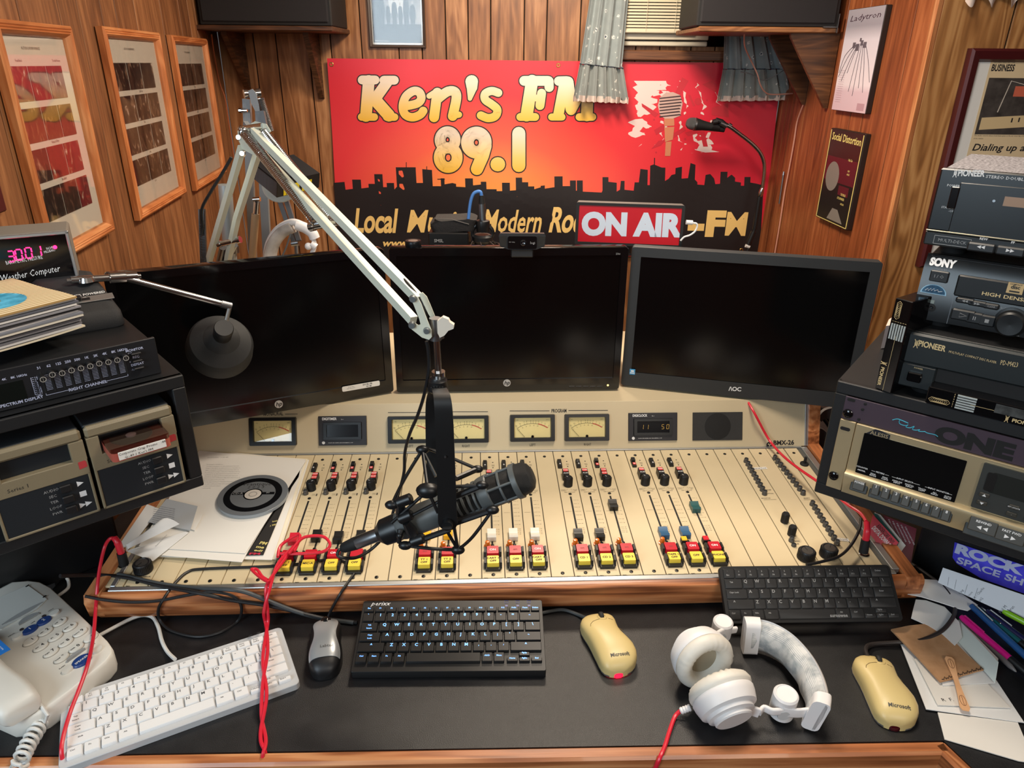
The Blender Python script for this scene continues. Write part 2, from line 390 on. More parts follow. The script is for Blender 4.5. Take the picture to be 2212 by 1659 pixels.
# ---------------------------------------------------------------- curtains
def fabric(name,base,dots):
    k = N(name); tc = k.n('ShaderNodeTexCoord').outputs['Object']
    vo = k.n('ShaderNodeTexVoronoi',Scale=30.0); nz = k.n('ShaderNodeTexNoise',Scale=120.0); k.l(tc,vo.inputs['Vector'])
    mx = k.n('ShaderNodeVectorMath',operation='ADD'); k.l(tc,mx.inputs[0]); k.l(tc,nz.inputs['Vector'])
    sc = k.n('ShaderNodeVectorMath',operation='SCALE'); sc.inputs['Scale'].default_value = .012; k.l(nz.outputs[1],sc.inputs[0]); k.l(sc.outputs[0],mx.inputs[1]); k.l(mx.outputs[0],vo.inputs['Vector'])
    c = k.ramp(vo.outputs[0],dots); k.l(c,k.b.inputs['Base Color']); k.b.inputs['Roughness'].default_value = .9; k.b.inputs['Sheen Weight'].default_value = .3
    return k.m
CURT = fabric('curtain_floral',0,[(0,(70,78,96)),(.10,(84,92,104)),(.12,(215,214,208)),(.2,(205,206,202)),(.23,(142,150,150)),(1,(132,141,142))])
RUFF = fabric('curtain_dotted',0,[(0,(225,220,212)),(.13,(220,218,210)),(.16,(140,145,142)),(1,(130,136,134))])
LACE = M('lace',(208,190,180),.9)
def curtain(label,rows,folds,z0):
    """rows: (left px, right px, y px) at the top, seam and hem"""
    t = thing('curtain',label,'curtain',WB.M,'ruffled window curtains')
    P = [[WB.uv(a,y0,z0),WB.uv(b,y1,z0)] for (a,y0,b,y1) in rows]
    def seg(A,B,amp0,amp1,nf,ph,gather=0):
        def fn(u_,v_):
            l = A[0].lerp(B[0],v_); r = A[1].lerp(B[1],v_); p = l.lerp(r,u_); am = amp0 + (amp1 - amp0) * v_
            w = sin(u_ * nf * 2 * pi + ph + .6 * sin(3 * u_)) + .35 * sin(u_ * nf * 4.6 * pi + ph * 2)
            return V((p.x + .25 * am * cos(u_ * nf * 2 * pi + ph),p.y + gather * .004 * sin(u_ * nf * 9),z0 + am * w))
        return fn
    g = G(); g.slab(seg(P[0],P[1],.012,.014,folds,1),.0012,60,14); g.obj('curtain_panel',CURT,t,ang=80)
    g = G(); g.slab(seg(P[1],P[2],.012,.018,folds * 1.5,1,1),.0012,72,8); g.obj('ruffle',RUFF,t,ang=80)
    g = G(); fn = seg(P[1],P[2],.013,.0185,folds * 1.5,1)
    def lf(u_,v_):
        p = fn(u_,1); q = .16 * (P[1][0] - P[2][0]).length; sc_ = .0035 * abs(sin(u_ * 46)) * v_
        return V((p.x,p.y + .012 - (q + sc_) * v_ * 1.0,p.z + .0015))
    g.slab(lf,.001,140,3); g.obj('lace_trim',LACE,t,ang=80)
    pts = [fn(i / 40,0) + V((0,0,.003)) for i in range(41)]
    g = G(); g.tube(pts,.0018,5); g.obj('seam_cord',M('seam_navy',(52,58,76),.9),t)
curtain('grey floral curtain with lace hem hanging left of the window blind',[(1278,-40,1362,-40),(1251,137,1345,147),(1236,212,1356,217)],3.4,.085)
curtain('grey floral curtain with lace hem hanging beneath the right speaker shelf',[(1566,-30,1650,-30),(1559,149,1698,149),(1545,214,1712,212)],4.2,.07)
# small lace valance over the alcove wall
g = G()
a = WA.uv(2085,3,.03); b = WA.uv(2240,6,.03)
def vf(u_,v_):
    sc_ = abs(sin(u_ * 3.3 * pi + .9)) ** 3
    return V((a.x + (b.x - a.x) * u_,a.y + .14 - v_ * (.125 + .03 * sc_),.03 + .012 * sin(u_ * 24)))
g.slab(vf,.001,60,6)
tag(g.obj('lace_valance',LACE,None,WA.M,ang=80),'white lace valance whose scalloped tips hang above the framed newspaper page','valance')
# ---------------------------------------------------------------- banner
def banner():
    B = thing('banner','red and black vinyl radio station banner with skyline on the back wall','banner',WB.M)
    Z = .012
    tl = u(708,126,Z); tr = u(1690,137,Z); br = u(1640,549,Z); blc = u(733,560,Z)
    def rip(x,y): return .0045 * sin(x * 5.1 + y * 7) + .003 * sin(x * 11 - y * 5 + 1) + .0025 * sin(y * 13 + x * 2)
    def at(u_,v_):
        p = tl.lerp(tr,u_).lerp(blc.lerp(br,u_),v_); return V((p.x,p.y,Z + .004 + rip(p.x,p.y)))
    k = N('banner_print'); tc = k.n('ShaderNodeTexCoord').outputs['Object']
    c = u(1052,470,Z); sv = k.n('ShaderNodeVectorMath',operation='SUBTRACT'); k.l(tc,sv.inputs[0]); sv.inputs[1].default_value = (c.x,c.y,0)
    mu = k.n('ShaderNodeVectorMath',operation='MULTIPLY'); k.l(sv.outputs[0],mu.inputs[0]); mu.inputs[1].default_value = (.85,1.15,0)
    ln = k.n('ShaderNodeVectorMath',operation='LENGTH'); k.l(mu.outputs[0],ln.inputs[0])
    grd = k.ramp(ln.outputs['Value'],[(0,(252,176,74)),(.22,(250,146,76)),(.4,(242,96,72)),(.6,(232,58,64)),(.95,(214,36,58))])
    k.l(grd,k.b.inputs['Base Color']); k.b.inputs['Roughness'].default_value = .38
    g = G(); g.slab(at,.0012,64,30); g.obj('vinyl_sheet',k.m,B,ang=80)
    def onb(p,dz): return V((p[0],p[1],Z + .004 + rip(p[0],p[1]) + dz))
    def px(x,y,dz=0): p = u(x,y,Z + .004); return onb(p,dz)
    def fan(g,pts,dz,sub=1):
        q = [px(x,y,dz) for x,y in pts]; g.add(q,[tuple(range(len(q)))])
    # sun disc
    sun = M('banner_sun',(253,178,72),.4); g = G(); cc = (1052,470); R = 158
    strips = 18
    for i in range(strips):
        y0 = 470 - R * cos(pi / 2 * i / strips); y1 = 470 - R * cos(pi / 2 * (i + 1) / strips)
        if y0 > 420: break
        y1 = min(y1,420); h0 = sqrt(max(0,R * R - (470 - y0) ** 2)); h1 = sqrt(max(0,R * R - (470 - y1) ** 2))
        for j in range(8):
            f0 = -1 + 2 * j / 8; f1 = f0 + .25
            g.add([px(1052 + h0 * f0,y0,.0008),px(1052 + h0 * f1,y0,.0008),px(1052 + h1 * f1,y1,.0008),px(1052 + h1 * f0,y1,.0008)],[(0,1,2,3)])
    g.obj('sun_print',sun,B)
    # skyline: column tops in the photograph's own pixels
    sky = [(716,395),(740,393),(741,410),(757,408),(757,388),(776,388),(776,407),(792,405),(792,397),(806,397),(806,376),(824,376),(824,404),(832,404),(832,395),(848,395),(848,409),(854,403),(854,361),(897,361),(897,395),(911,395),(911,365),(932,367),(932,402),(950,402),(950,385),(958,385),(958,398),(975,395),(983,397),(983,403),(1003,404),(1003,385),(1020,385),(1020,400),(1037,398),(1037,392),(1049,392),(1049,408),(1071,408),(1071,412),(1083,412),(1083,394),(1100,394),(1100,411),(1113,410),(1113,383),(1127,383),(1127,393),(1140,393),(1140,402),(1153,402),(1153,408),(1167,404),(1167,401),(1176,400),(1176,407),(1197,404),(1197,381),(1215,381),(1215,402),(1231,402),(1231,390),(1244,390),(1244,412),(1246,412),(1246,390),(1259,390),(1259,414),(1300,416),(1302,412),(1302,383),(1315,383),(1315,393),(1333,395),(1333,414),(1340,410),(1342,391),(1350,391),(1350,410),(1370,412),(1372,394),(1381,394),(1384,365),(1400,367),(1400,400),(1405,400),(1405,358),(1413,355),(1413,341),(1415,341),(1415,356),(1430,362),(1438,362),(1438,391),(1446,386),(1452,378),(1460,376),(1460,363),(1474,360),(1474,386),(1488,385),(1492,352),(1503,356),(1503,388),(1509,394),(1509,399),(1524,400),(1526,378),(1536,376),(1545,386),(1548,398),(1558,397),(1558,371),(1573,371),(1573,384),(1582,377),(1590,384),(1590,392),(1603,394),(1603,401),(1610,401),(1610,382),(1623,382),(1623,394),(1635,396),(1652,400)]
    g = G(); blk = M('banner_black',(34,28,29),.42)
    def lerpx(x,y): 
        return y
    for (x0,y0),(x1,y1) in zip(sky,sky[1:]):
        if x1 <= x0: continue
        xs = [x0] + ([x0 + (x1 - x0) * .5] if x1 - x0 > 20 else []) + [x1]
        for a_,b_ in zip(xs,xs[1:]):
            ya = y0 + (y1 - y0) * (a_ - x0) / (x1 - x0); yb_ = y0 + (y1 - y0) * (b_ - x0) / (x1 - x0)
            rows = 7
            for r in range(rows):
                f0 = r / rows; f1 = (r + 1) / rows
                def bot(x): return 560 - 11 * (x - 733) / 907
                def q(x,yt,f):
                    # slide the column base inwards so the block ends on the banner edges
                    xb = 733 + (x - 716) / (1652 - 716) * (1640 - 733)
                    yy = yt + (bot(x) - yt) * f
                    return px(x + (xb - x) * (yy - 340) / 215,yy,.0014)
                g.add([q(a_,ya,f0),q(b_,yb_,f0),q(b_,yb_,f1),q(a_,ya,f1)],[(0,3,2,1)])
    for x,y0,y1 in ((955,387,400),(878,350,362),(922,359,367)): fan(g,[(x - .8,y1),(x + .8,y1),(x + .8,y0),(x - .8,y0)],.0014)
    fan(g,[(945,388),(961,388),(961,386),(945,386)],.0014)
    g.obj('skyline_print',blk,B)
    # chunky slab lettering
    k = N('banner_gold'); tc = k.n('ShaderNodeTexCoord').outputs['Object']; sp = k.n('ShaderNodeSeparateXYZ'); k.l(tc,sp.inputs[0])
    y0 = u(1000,265,Z).y; y1 = u(1000,165,Z).y; y2 = u(1000,372,Z).y; y3 = u(1000,275,Z).y
    f = k.math('DIVIDE',k.math('SUBTRACT',sp.outputs[1],y0),y1 - y0); f2 = k.math('DIVIDE',k.math('SUBTRACT',sp.outputs[1],y2),y3 - y2)
    lt = k.math('LESS_THAN',sp.outputs[1],(y0 + y3) / 2); mxf = k.math('ADD',k.math('MULTIPLY',lt,f2),k.math('MULTIPLY',k.math('SUBTRACT',1.0,lt),f))
    k.l(k.ramp(mxf,[(.02,(240,186,62)),(.35,(246,204,116)),(.85,(238,220,200))]),k.b.inputs['Base Color']); k.b.inputs['Roughness'].default_value = .45; gold = k.m
    def z2(p): return (380 + p[0] * .25316,p[1] * .25316)
    def z3(p): return (900 + p[0] * .25316,p[1] * .25316)
    def arc(cx,cy,rx,ry,a0,a1,n=18): return [(cx + rx * cos(math.radians(a0 + (a1 - a0) * i / n)),cy + ry * sin(math.radians(a0 + (a1 - a0) * i / n))) for i in range(n + 1)]
    L = {
     'K': (z2,[([(1592,682),(1702,682)],36),([(1648,690),(1622,990)],48),([(1584,998),(1694,998)],30),([(1690,860),(1805,700)],44),([(1778,684),(1866,684)],36),([(1700,850),(1820,985)],50),([(1800,998),(1868,998)],30)]),
     'e': (z2,[([(1962,905),(2060,882),(2096,840),(2080,788),(2030,776),(1966,822),(1938,905),(1958,975),(2020,1000),(2085,978),(2112,945)],34)]),
     'n': (z3,[([(110,818),(170,780)],22),([(178,790),(150,1000)],40),([(172,850),(262,782),(325,782),(340,840),(308,990)],39),([(320,985),(362,978)],24)]),
     'apostrophe': (z3,[([(470,695),(472,745),(455,842)],[52,44,16])]),
     's': (z3,[([(696,792),(640,776),(585,800),(585,850),(640,890),(688,935),(672,990),(610,1008),(548,985)],33)]),
     'F': (z3,[([(985,690),(938,985)],50),([(918,690),(1120,690)],40),([(1128,690),(1130,745)],37),([(1000,838),(1062,832)],26),([(1066,795),(1052,900)],36),([(884,998),(1012,998)],31)]),
     'M': (z3,[([(1212,692),(1280,690)],38),([(1262,700),(1208,985)],42),([(1290,700),(1318,930)],46),([(1318,940),(1440,710)],40),([(1462,700),(1452,985)],48),([(1152,998),(1240,998)],28),([(1388,998),(1500,998)],30)]),
     'eight': (z3,[(arc(265,1193,64,70,0,360,24),44),(arc(270,1343,76,84,0,360,24),45)]),
     'nine': (z3,[(arc(510,1216,76,82,0,360,24),52),([(588,1245),(562,1330),(515,1440)],[50,52,50])]),
     'dot': (z3,[([(690,1400),(696,1400)],58)]),
     'one': (z3,[([(872,1138),(872,1410)],54)])}
    def strokes(g,tf,sl,grow,dz):
        for pts,r in sl:
            pr = r if isinstance(r,list) else [r] * len(pts); pp = pts
            if len(pts) > 3 and not isinstance(r,list):
                pp = [tuple(q[:2]) for q in cr([(a[0],a[1],0) for a in pts],4)]; pr = [r] * len(pp)
            for (a_,ra),(b_,rb) in zip(zip(pp,pr),zip(pp[1:],pr[1:])):
                ra += grow; rb += grow; an = atan2(b_[1] - a_[1],b_[0] - a_[0]); poly = []
                for i in range(9): t = an + pi / 2 + pi * i / 8; poly.append((a_[0] + ra * cos(t),a_[1] + ra * sin(t)))
                for i in range(9): t = an - pi / 2 + pi * i / 8; poly.append((b_[0] + rb * cos(t),b_[1] + rb * sin(t)))
                c_ = ((a_[0] + b_[0]) / 2,(a_[1] + b_[1]) / 2); vs = [px(*tf(q),dz) for q in poly] + [px(*tf(c_),dz)]; n = len(poly)
                g.add(vs,[((i + 1) % n,i,n) for i in range(n)])
    edge = M('banner_letter_edge',(44,34,34),.45)
    for nm,(tf,sl) in L.items():
        g = G(); strokes(g,tf,sl,2,.0032); o = g.obj('letter',gold,B)
        g = G(); strokes(g,tf,sl,12,.0022); g.obj('letter_outline',edge,o)
    # brushed lower line
    k2 = M('banner_script',(243,204,126),.45)
    def word(t,x0,yb,x1,cap,var='h',sh=.28,yb1=None):
        g = G(); a_ = u(x0,yb,Z); b_ = u(x1,yb if yb1 is None else yb1,Z); h = cap * .00196
        w = sum(GL['adv',c] for c in t); size = h / CAPH; sx = (b_ - a_).length / (w * size)
        g.text(t,size,(a_.x,a_.y,0),'l',var,sh,sx,fn=lambda p: onb(p,.0022)); g.obj('word_print',k2,B)
    word('Local',764,500,856,52); word('Music',876,501,1005,50,'b'); word('Modern',1042,499,1168,50,'b'); word('Rock',1183,499,1276,54)
    word('www.',826,531,884,15); word('-',1486,506,1517,52,'o',0); word('F',1521,507,1560,52,'o',0); word('M',1561,507,1612,52,'b',0)
    # splash panel with the printed studio microphone
    wh = M('banner_white',(232,208,202),.5); rd = M('banner_red_ink',(196,40,54),.5)
    r2 = random.Random(5)
    def z4(p): return (1250 + p[0] * .25316,p[1] * .25316)
    left = [(470,690),(500,725),(460,745),(505,790),(470,830),(510,870),(480,900),(500,960),(420,1045),(480,1075),(415,1140),(470,1180),(430,1200),(540,1225),(480,1280),(600,1320)]
    g = G()
    for (xa,ya),(xb,yb_) in zip(left,left[1:]):
        if yb_ <= ya: continue
        for j in range(5):
            def rx(y): return 1200 - 60 * abs(sin(y * .031)) - 40 * sin(y * .012)
            fa,fb = j / 5,(j + 1) / 5
            P = [(xa + (rx(ya) - xa) * fa,ya),(xa + (rx(ya) - xa) * fb,ya),(xb + (rx(yb_) - xb) * fb,yb_),(xb + (rx(yb_) - xb) * fa,yb_)]
            P = [(x,min(1320 - (x - 600) * .04,max(y,680 - (x - 470) * .03))) for x,y in P]
            g.add([px(*z4(p),.0012) for p in P],[(0,3,2,1)])
    g.obj('splash_print',wh,B)
    g = G()
    for P in ([(880,660),(935,690),(860,810),(820,790)],[(535,880),(680,970),(650,1000),(540,910)],[(900,1130),(1080,1080),(1100,1110),(930,1160)],[(1030,1120),(1070,1120),(1100,1250),(1060,1250)],[(640,1110),(720,1060),(740,1100),(660,1150)],[(620,1270),(680,1200),(740,1190),(700,1240)],[(1130,920),(1270,880),(1280,1000),(1130,980)],[(930,810),(950,810),(990,900),(970,905)],[(1130,690),(1180,720),(1170,790),(1050,720)],[(780,1150),(900,1080),(910,1110),(800,1180)]):
        g.add([px(*z4(p),.0018) for p in P],[(3,2,1,0)])
    for (x,y,r) in ((1015,865,32),(640,1020,9),(660,1300,8),(905,1185,10),(1090,855,8)): g.add([px(*z4(p),.0018) for p in circ(r,12,x,y)],[tuple(range(12))[::-1]])
    g.obj('splash_red_print',rd,B)
    gm = G(); sil = M('banner_mic_silver',(206,170,160),.4)
    head = [(690,980),(672,900),(690,830),(740,790),(800,785),(860,810),(882,880),(862,985),(800,1010),(730,1010)]
    gm.add([px(*z4(p),.0026) for p in head],[tuple(range(len(head)))[::-1]])
    gm.k = 1
    for i in range(7):
        y = 822 + i * 26; gm.add([px(*z4(p),.0032) for p in [(684 + 3 * i * 0,y + 12),(862 + 10 * sin(i),y - 8),(870 + 6 * sin(i),y + 3),(688,y + 22)]],[(3,2,1,0)])
    gm.k = 2
    for P in ([(725,1010),(810,1010),(812,1070),(728,1075)],[(728,1085),(812,1080),(800,1190),(735,1210)],[(740,1210),(790,1205),(780,1330),(735,1330)]): gm.add([px(*z4(p),.0026) for p in P],[(3,2,1,0)])
    gm.obj('microphone_print',[sil,M('banner_grille_ink',(70,50,52),.5),M('banner_mic_bronze',(206,132,96),.45)],B)
    # eyelets
    for x,y in ((717,139),(1206,141),(1601,540)):
        p = px(x,y,.001); g = G(); g.lathe([(.0045,0),(.0085,0),(.0088,.0012),(.0075,.0022),(.0052,.0022),(.0045,0)],16,T_(p)); g.obj('eyelet',M('brass',(206,170,96),.3,1),B)
banner()
# ================================================================ DESK
ZD = .75
DESKTOP = M('desk_laminate',(24,24,26),.42,bump=(900,.25),var=(40,4))
CREAM = M('console_cream',(206,188,152),.5,var=(6,5)); CREAM2 = M('bridge_cream',(196,180,148),.5,var=(5,4)); SEAM = M('panel_seam',(86,84,78),.6); ALU = M('aluminium',(186,188,188),.38,.85)
def desk():
    d = thing('desk','black topped desk with oak front edge that carries the mixing console and keyboards','desk',T_((0,0,0)))
    a = onz(-60,1634,ZD); b = onz(2010,1600,ZD); e = (b - a).normalized(); n = V((-e.y,e.x,0))
    A = a - e * .1; Bp = b + e * .02
    g = G(); g.prism([(A.x,A.y),(Bp.x,Bp.y),(Bp.x,2.35),(-.84,2.35)],ZD - .03,ZD); g.obj('desktop',DESKTOP,d)
    g = G(); L = (Bp - A).length; g.box((L / 2,-.011,-.0165),(L,.022,.035),.004); g.obj('front_edge',OAK,d,frame((A.x,A.y,ZD),e,z=(0,0,1)))
    # return on the right, running towards the room
    c = onz(2150,1659,ZD); g = G(); dirr = (onz(2150,1628,ZD) - onz(2230,1700,ZD)).normalized()
    q = frame((Bp.x,Bp.y,ZD),(dirr.x,dirr.y,0),z=(0,0,1))
    g = G(); g.prism([(Bp.x,Bp.y),(Bp.x - dirr.x * .5,Bp.y - dirr.y * .5),(1.25,.3),(1.25,2.2),(Bp.x,2.2)],ZD - .03,ZD - .0005); g.obj('desk_return',DESKTOP,d)
    g = G(); g.box((-.25,.011,-.0165),(.5,.022,.035),.004); g.obj('return_edge',OAK,d,q)
    for x,y in ((-.75,.9),(.6,.95),(-.75,2.1),(.6,2.1)):
        g = G(); g.box((x,y,(ZD - .03) / 2),(.05,.05,ZD - .03)); g.obj('leg',BLKM,d)
    return d
desk()
# ================================================================ MIXING CONSOLE
YAW,TILT,W_,LS = .050673,.058233,.042,.3855
def surf(px,py,lift=.004):
    """point just above whatever a loose lead lies on: console top, its front rail or the desk"""
    p = con(px,py,lift)
    if p.y > -.022 and -.79 < p.x < .71: return CM @ V((p.x,p.y,lift))
    n = CM.to_3x3() @ V((0,1,0)); n.z = 0; f = onp(px,py,CM @ V((0,-.034 - lift,0)),n)
    return f if f.z > ZD + lift and -.86 < p.x < .78 else onz(px,py,ZD + lift)
CO_ = V((.0539,1.05,.8128))
CM = T_(CO_) @ RZ(YAW) @ RX(TILT); CP = PL(CM)
con = CP.uv
def console():
    C = thing('mixing_console','cream broadcast mixing console with oak ends, faders and needle meters','console',CM)
    XL,XR = -.757,.655; YF,YT = -.018,.4085
    # body under the panels
    zb = -.045
    g = G(); g.box(((XL + XR) / 2,(YF + YT) / 2,-.018),(XR - XL,YT - YF,.03)); g.obj('frame_tray',SEAM,C)
    g = G(); g.box(((XL + XR) / 2,YF + .002,-.003),(XR - XL,.010,.011),.001); g.obj('front_strip',ALU,C)
    g = G(); g.box(((XL + XR) / 2,YT + .003,-.002),(XR - XL,.007,.009),.001); g.obj('rear_strip',ALU,C)
    g = G(); g.box((XL + .004,.2,-.002),(.009,.42,.01),.001); g.obj('side_strip',ALU,C)
    g = G(); g.box((XR + .004,.2,-.002),(.014,.42,.01),.001); g.obj('side_strip',ALU,C)
    # oak front rail with a rounded nose
    prof = [(0,.0005),(-.006,-.001),(-.0115,-.005),(-.0135,-.012),(-.0135,-.030),(-.0105,-.044),(-.004,-.055),(0.004,-.058)]
    x0,x1 = XL - .035,XR + .06
    g = G(); g.loft([[(x,YF - .003 + py,pz) for py,pz in prof] for x in [x0 + .012,x0 + .02] + [x0 + .02 + (x1 - x0 - .04) * i / 6 for i in range(1,7)] + [x1 - .012]],True); g.obj('front_rail',OAK,C)
    # oak cheeks following the profile
    h = .105; ub = V((0,sin(.42),cos(.42)))
    top = V((0,YT + .008,.004)) + ub * .104
    side = [(YF - .018,-.012),(YF - .012,.002),(YT + .002,.009),(top.y - .012,top.z + .004),(top.y + .3,top.z + .02),(top.y + .3,-.07),(YF + .01,-.055),(YF - .014,-.045)]
    yz = Mx(((0,0,1,0),(1,0,0,0),(0,1,0,0),(0,0,0,1)))
    for x,nm in ((XL - .028,0),(XR + .022,1)):
        g = G(); g.prism(side,x - .008,x + .018,yz); g.obj('side_cheek',OAKS,C)
    # meter bridge
    BM = CM @ frame((0,YT + .006,.002),(1,0,0),y=ub); MB = PL(BM); q = MB.uv
    hb = q(1150,869).y
    g = G(); yw = YT + .006
    wx0,wx1 = XL - .004,XR + .008
    pf = [(0,0),(0,hb - .004),(-.003,hb)]
    g.prism([(wx0,0),(wx1,0),(wx1,hb),(wx0,hb)],-.006,0,frame((0,YT + .006,.002),(1,0,0),y=ub)); br = g.obj('meter_bridge',CREAM2,C)
    tp = V((0,YT + .006,.002)) + ub * hb
    global DECK_TOP; DECK_TOP = (CM @ V((0,tp.y,tp.z))).z
    dk = PL(CM @ T_((0,tp.y,tp.z)) @ RX(-TILT))
    g = G(); g.box(((wx0 + wx1) / 2,.24,-.003),(wx1 - wx0,.48,.006),.002,T=T_((0,tp.y,tp.z)) @ RX(-TILT)); g.obj('bridge_deck',CREAM2,C)
    g = G(); g.box((wx1 + .003,hb / 2,.001),(.008,hb,.006),.001,frame((0,YT + .006,.002),(1,0,0),y=ub)); g.obj('side_strip',ALU,C)
    FB = frame((0,YT + .006,.002),(1,0,0),y=ub)
    # VU meters
    MF = M('meter_bezel',(16,16,16),.35); FACE = M('meter_face',(232,214,150),.6); RED = M('meter_red',(190,50,50),.6)
    def vu(a,b,c,d):
        p = [q(*t) for t in (a,b,c,d)]; cx = sum(t.x for t in p) / 4; cy = sum(t.y for t in p) / 4
        w = (p[1] - p[0]).length; hh = (p[3] - p[0]).length; an = 0
        T = FB @ T_((cx,cy,0)); g = G()
        out = rrect(w,hh,.002,1); inn = rrect(w * .82,hh * .74,.001,1,0,hh * .015)
        n = len(out); g.loft([[(x,y,0) for x,y in out],[(x * .98,y * .98,.008) for x,y in out],[(x,y,.008) for x,y in inn],[(x * .97,y * .97,.001) for x,y in inn]],False)
        m = g.obj('vu_meter',MF,C,T)
        g = G(); g.prism(rrect(w * .82,hh * .74,.001,1,0,hh * .015),.0005,.0015); g.obj('meter_face',FACE,m)
        g = G(); R = w * .6; cy0 = hh * .17 - R
        def at(f,r): t = math.radians(124 - 68 * f); return (r * cos(t),cy0 + r * sin(t))
        for i in range(14): 
            f0,f1 = i / 20,(i + 1) / 20; g.poly([at(f0,R),at(f1,R),at(f1,R - .0006),at(f0,R - .0006)][::-1],.0019)
        for f,t in zip((0,.12,.25,.33,.45,.52,.6,.68,.78,.88,1),('20','10','7','5','3','2','1','0','1','2','3')):
            r0 = R; x,y = at(f,R + .003); x2,y2 = at(f,R); dx,dy = x - x2,y - y2; k = .00025
            g.poly([(x2 - k,y2),(x2 + k,y2),(x + k,y),(x - k,y)],.0019)
            g.text(t,.0042,(x + dx * .5,y + dy * .5,.0019))
        for i,t in enumerate(('0','20','40','60','80','100')):
            x,y = at(.02 + .132 * i,R - .006); g.text(t,.0028,(x,y,.0019)); x,y = at(.02 + .132 * i,R - .002); g.poly(circ(.0004,6,x,y),.0019)
        g.text('VU-',.003,(-w * .33,hh * .28,.0019)); g.text('VU+',.003,(w * .33,hh * .28,.0019))
        g.k = 1
        for i in range(6):
            f0,f1 = .68 + i * .053,.68 + (i + 1) * .053; g.poly([at(f0,R + .0009),at(f1,R + .0009),at(f1,R - .0009),at(f0,R - .0009)][::-1],.0021)
        g.obj('scale',[INK,RED],m)
        x,y = at(-.02,R); g = G(); g.cyl((x,y,.003),(x * .5,-hh * .33,.003),.00035,n=5); g.obj('needle',INK,m)
        g = G(); g.cyl((0,-hh * .31,.002),(0,-hh * .31,.005),.003,n=14); g.obj('zero_screw',BLKG,m)
        g = G(); g.box((0,hh * .015,.0062),(w * .8,hh * .72,.0006)); g.obj('glass_pane',glass('meter_glass',.02),m)
    for k in (((541,902),(643,901),(641,961),(536,963)),((838,899),(941,898),(941,957),(836,958)),((958,898),(1056,896.5),(1057,955.5),(957,957)),((1101,895.5),(1198.5,894.5),(1200,953),(1101,954)),((1218,894.5),(1315,893),(1318,952),(1219,953))): vu(*k)
    # captions and rules
    g = G()
    def cap(t,x0,y0,x1,y1,pxh,var='r'): a,b = q(x0,y0),q(x1,y1); fit(g,t,(a.x,a.y),(b.x,b.y),pxh * .00112,.0006,var)
    cap('PROGRAM',1191,891,1224,890.5,7,'b'); cap('LEFT',1144,963.5,1157,963.5,5); cap('RIGHT',1261,962.5,1277,962.5,5); cap('LEFT',880,966,893,966,5); cap('RIGHT',998,966,1015,966,5); cap('MONAURAL',569,898,612,897,7,'b'); cap('AUDITION',930,893,965,893,7,'b')
    for x0,x1,y in ((1101,1187,887.5),(1228,1313,886.5),(838,925,891),(970,1054,889.5),(616,643,894.5),(541,564,896)):
        a,b = q(x0,y),q(x1,y - .3); g.poly([(a.x,a.y - .0006),(b.x,b.y - .0006),(b.x,b.y + .0006),(a.x,a.y + .0006)],.0006)
    cap('BMX-26',1670,961,1715,960,9,'h')
    a,b = q(1671,965.5),q(1713,965); g.text('PACIFIC RECORDERS AND ENG. CORP.',.0022,(a.x,a.y,.0006),'l')
    a = q(1662,961); g.add([(a.x + x,a.y + y,.0006) for x,y in circ(.0075,20)],[tuple(range(20))])
    g.k = 1; g.poly([(a.x - .005,a.y + .001),(a.x - .002,a.y + .004),(a.x,a.y),(a.x + .003,a.y + .004),(a.x + .005,a.y),(a.x + .002,a.y + .001),(a.x,a.y - .003),(a.x - .002,a.y + .001)],.001); g.poly([(a.x - .0012,a.y - .007),(a.x + .0012,a.y - .007),(a.x + .0012,a.y - .003),(a.x - .0012,a.y - .003)],.001)
    g.obj('bridge_lettering',[INK,CREAM2],br,FB)
    # digital timer and clock
    def digi(a,c,title,num):
        p0,p1 = q(*a),q(*c); w,hh = p1.x - p0.x,p0.y - p1.y; T = FB @ T_(((p0.x + p1.x) / 2,(p0.y + p1.y) / 2,0))
        g = G(); g.box((0,0,.002),(w,hh,.004),.0006); m = g.obj('digital_display',M('digi_plate',(34,32,36),.5),C,T)
        g = G(); o = rrect(w * .8,hh * .6,.001,1); i_ = rrect(w * .66,hh * .42,.001,1); g.loft([[(x,y,.004) for x,y in o],[(x * .98,y * .97,.008) for x,y in o],[(x,y,.008) for x,y in i_],[(x,y,.0045) for x,y in i_]],False); g.obj('bezel',MF,m)
        g = G(); g.box((0,0,.0046),(w * .66,hh * .42,.001)); g.obj('display_window',M('display_dark',(14,15,18),.15),m)
        g = G(); fit(g,title,(-w * .42,hh * .37),(-w * .12,hh * .37),hh * .08,.0042,'h'); g.text('PACIFIC RECORDERS AND ENGINEERING CORP',.0026,(-w * .3,-hh * .42,.0042),'l'); g.poly(circ(.0035,12,-w * .4,-hh * .4),.0042); g.text('TD-1',.003,(0,hh * .37,.0042),'c'); g.obj('lettering',WINK,m)
        if num:
            g = G(); s7 = {'1': 'bc','5': 'afgcd','0': 'abcdef'}
            for ch,x in num:
                for sg in s7[ch]:
                    X,Y,hw,hv = {'a': (0,1,1,0),'b': (1,.5,0,1),'c': (1,-.5,0,1),'d': (0,-1,1,0),'e': (-1,-.5,0,1),'f': (-1,.5,0,1),'g': (0,0,1,0)}[sg]
                    xx = w * x + X * .0026 + Y * .0006; yy = Y * .0052; l = .0021 if hw else .0045
                    g.box((xx,yy,.0053),(l * 2 if hw else .0005,l if hv else .0005,.0002),0)
            g.obj('digits',M('digit_amber',(190,150,70),.5,emit=((220,170,80),.5)),m)
    digi((688,899),(793,961),'DIGITIMER',None); digi((1357,892),(1462,951),'DIGICLOCK',(('1',-.22),('1',-.12),('5',.2),('0',.3)))
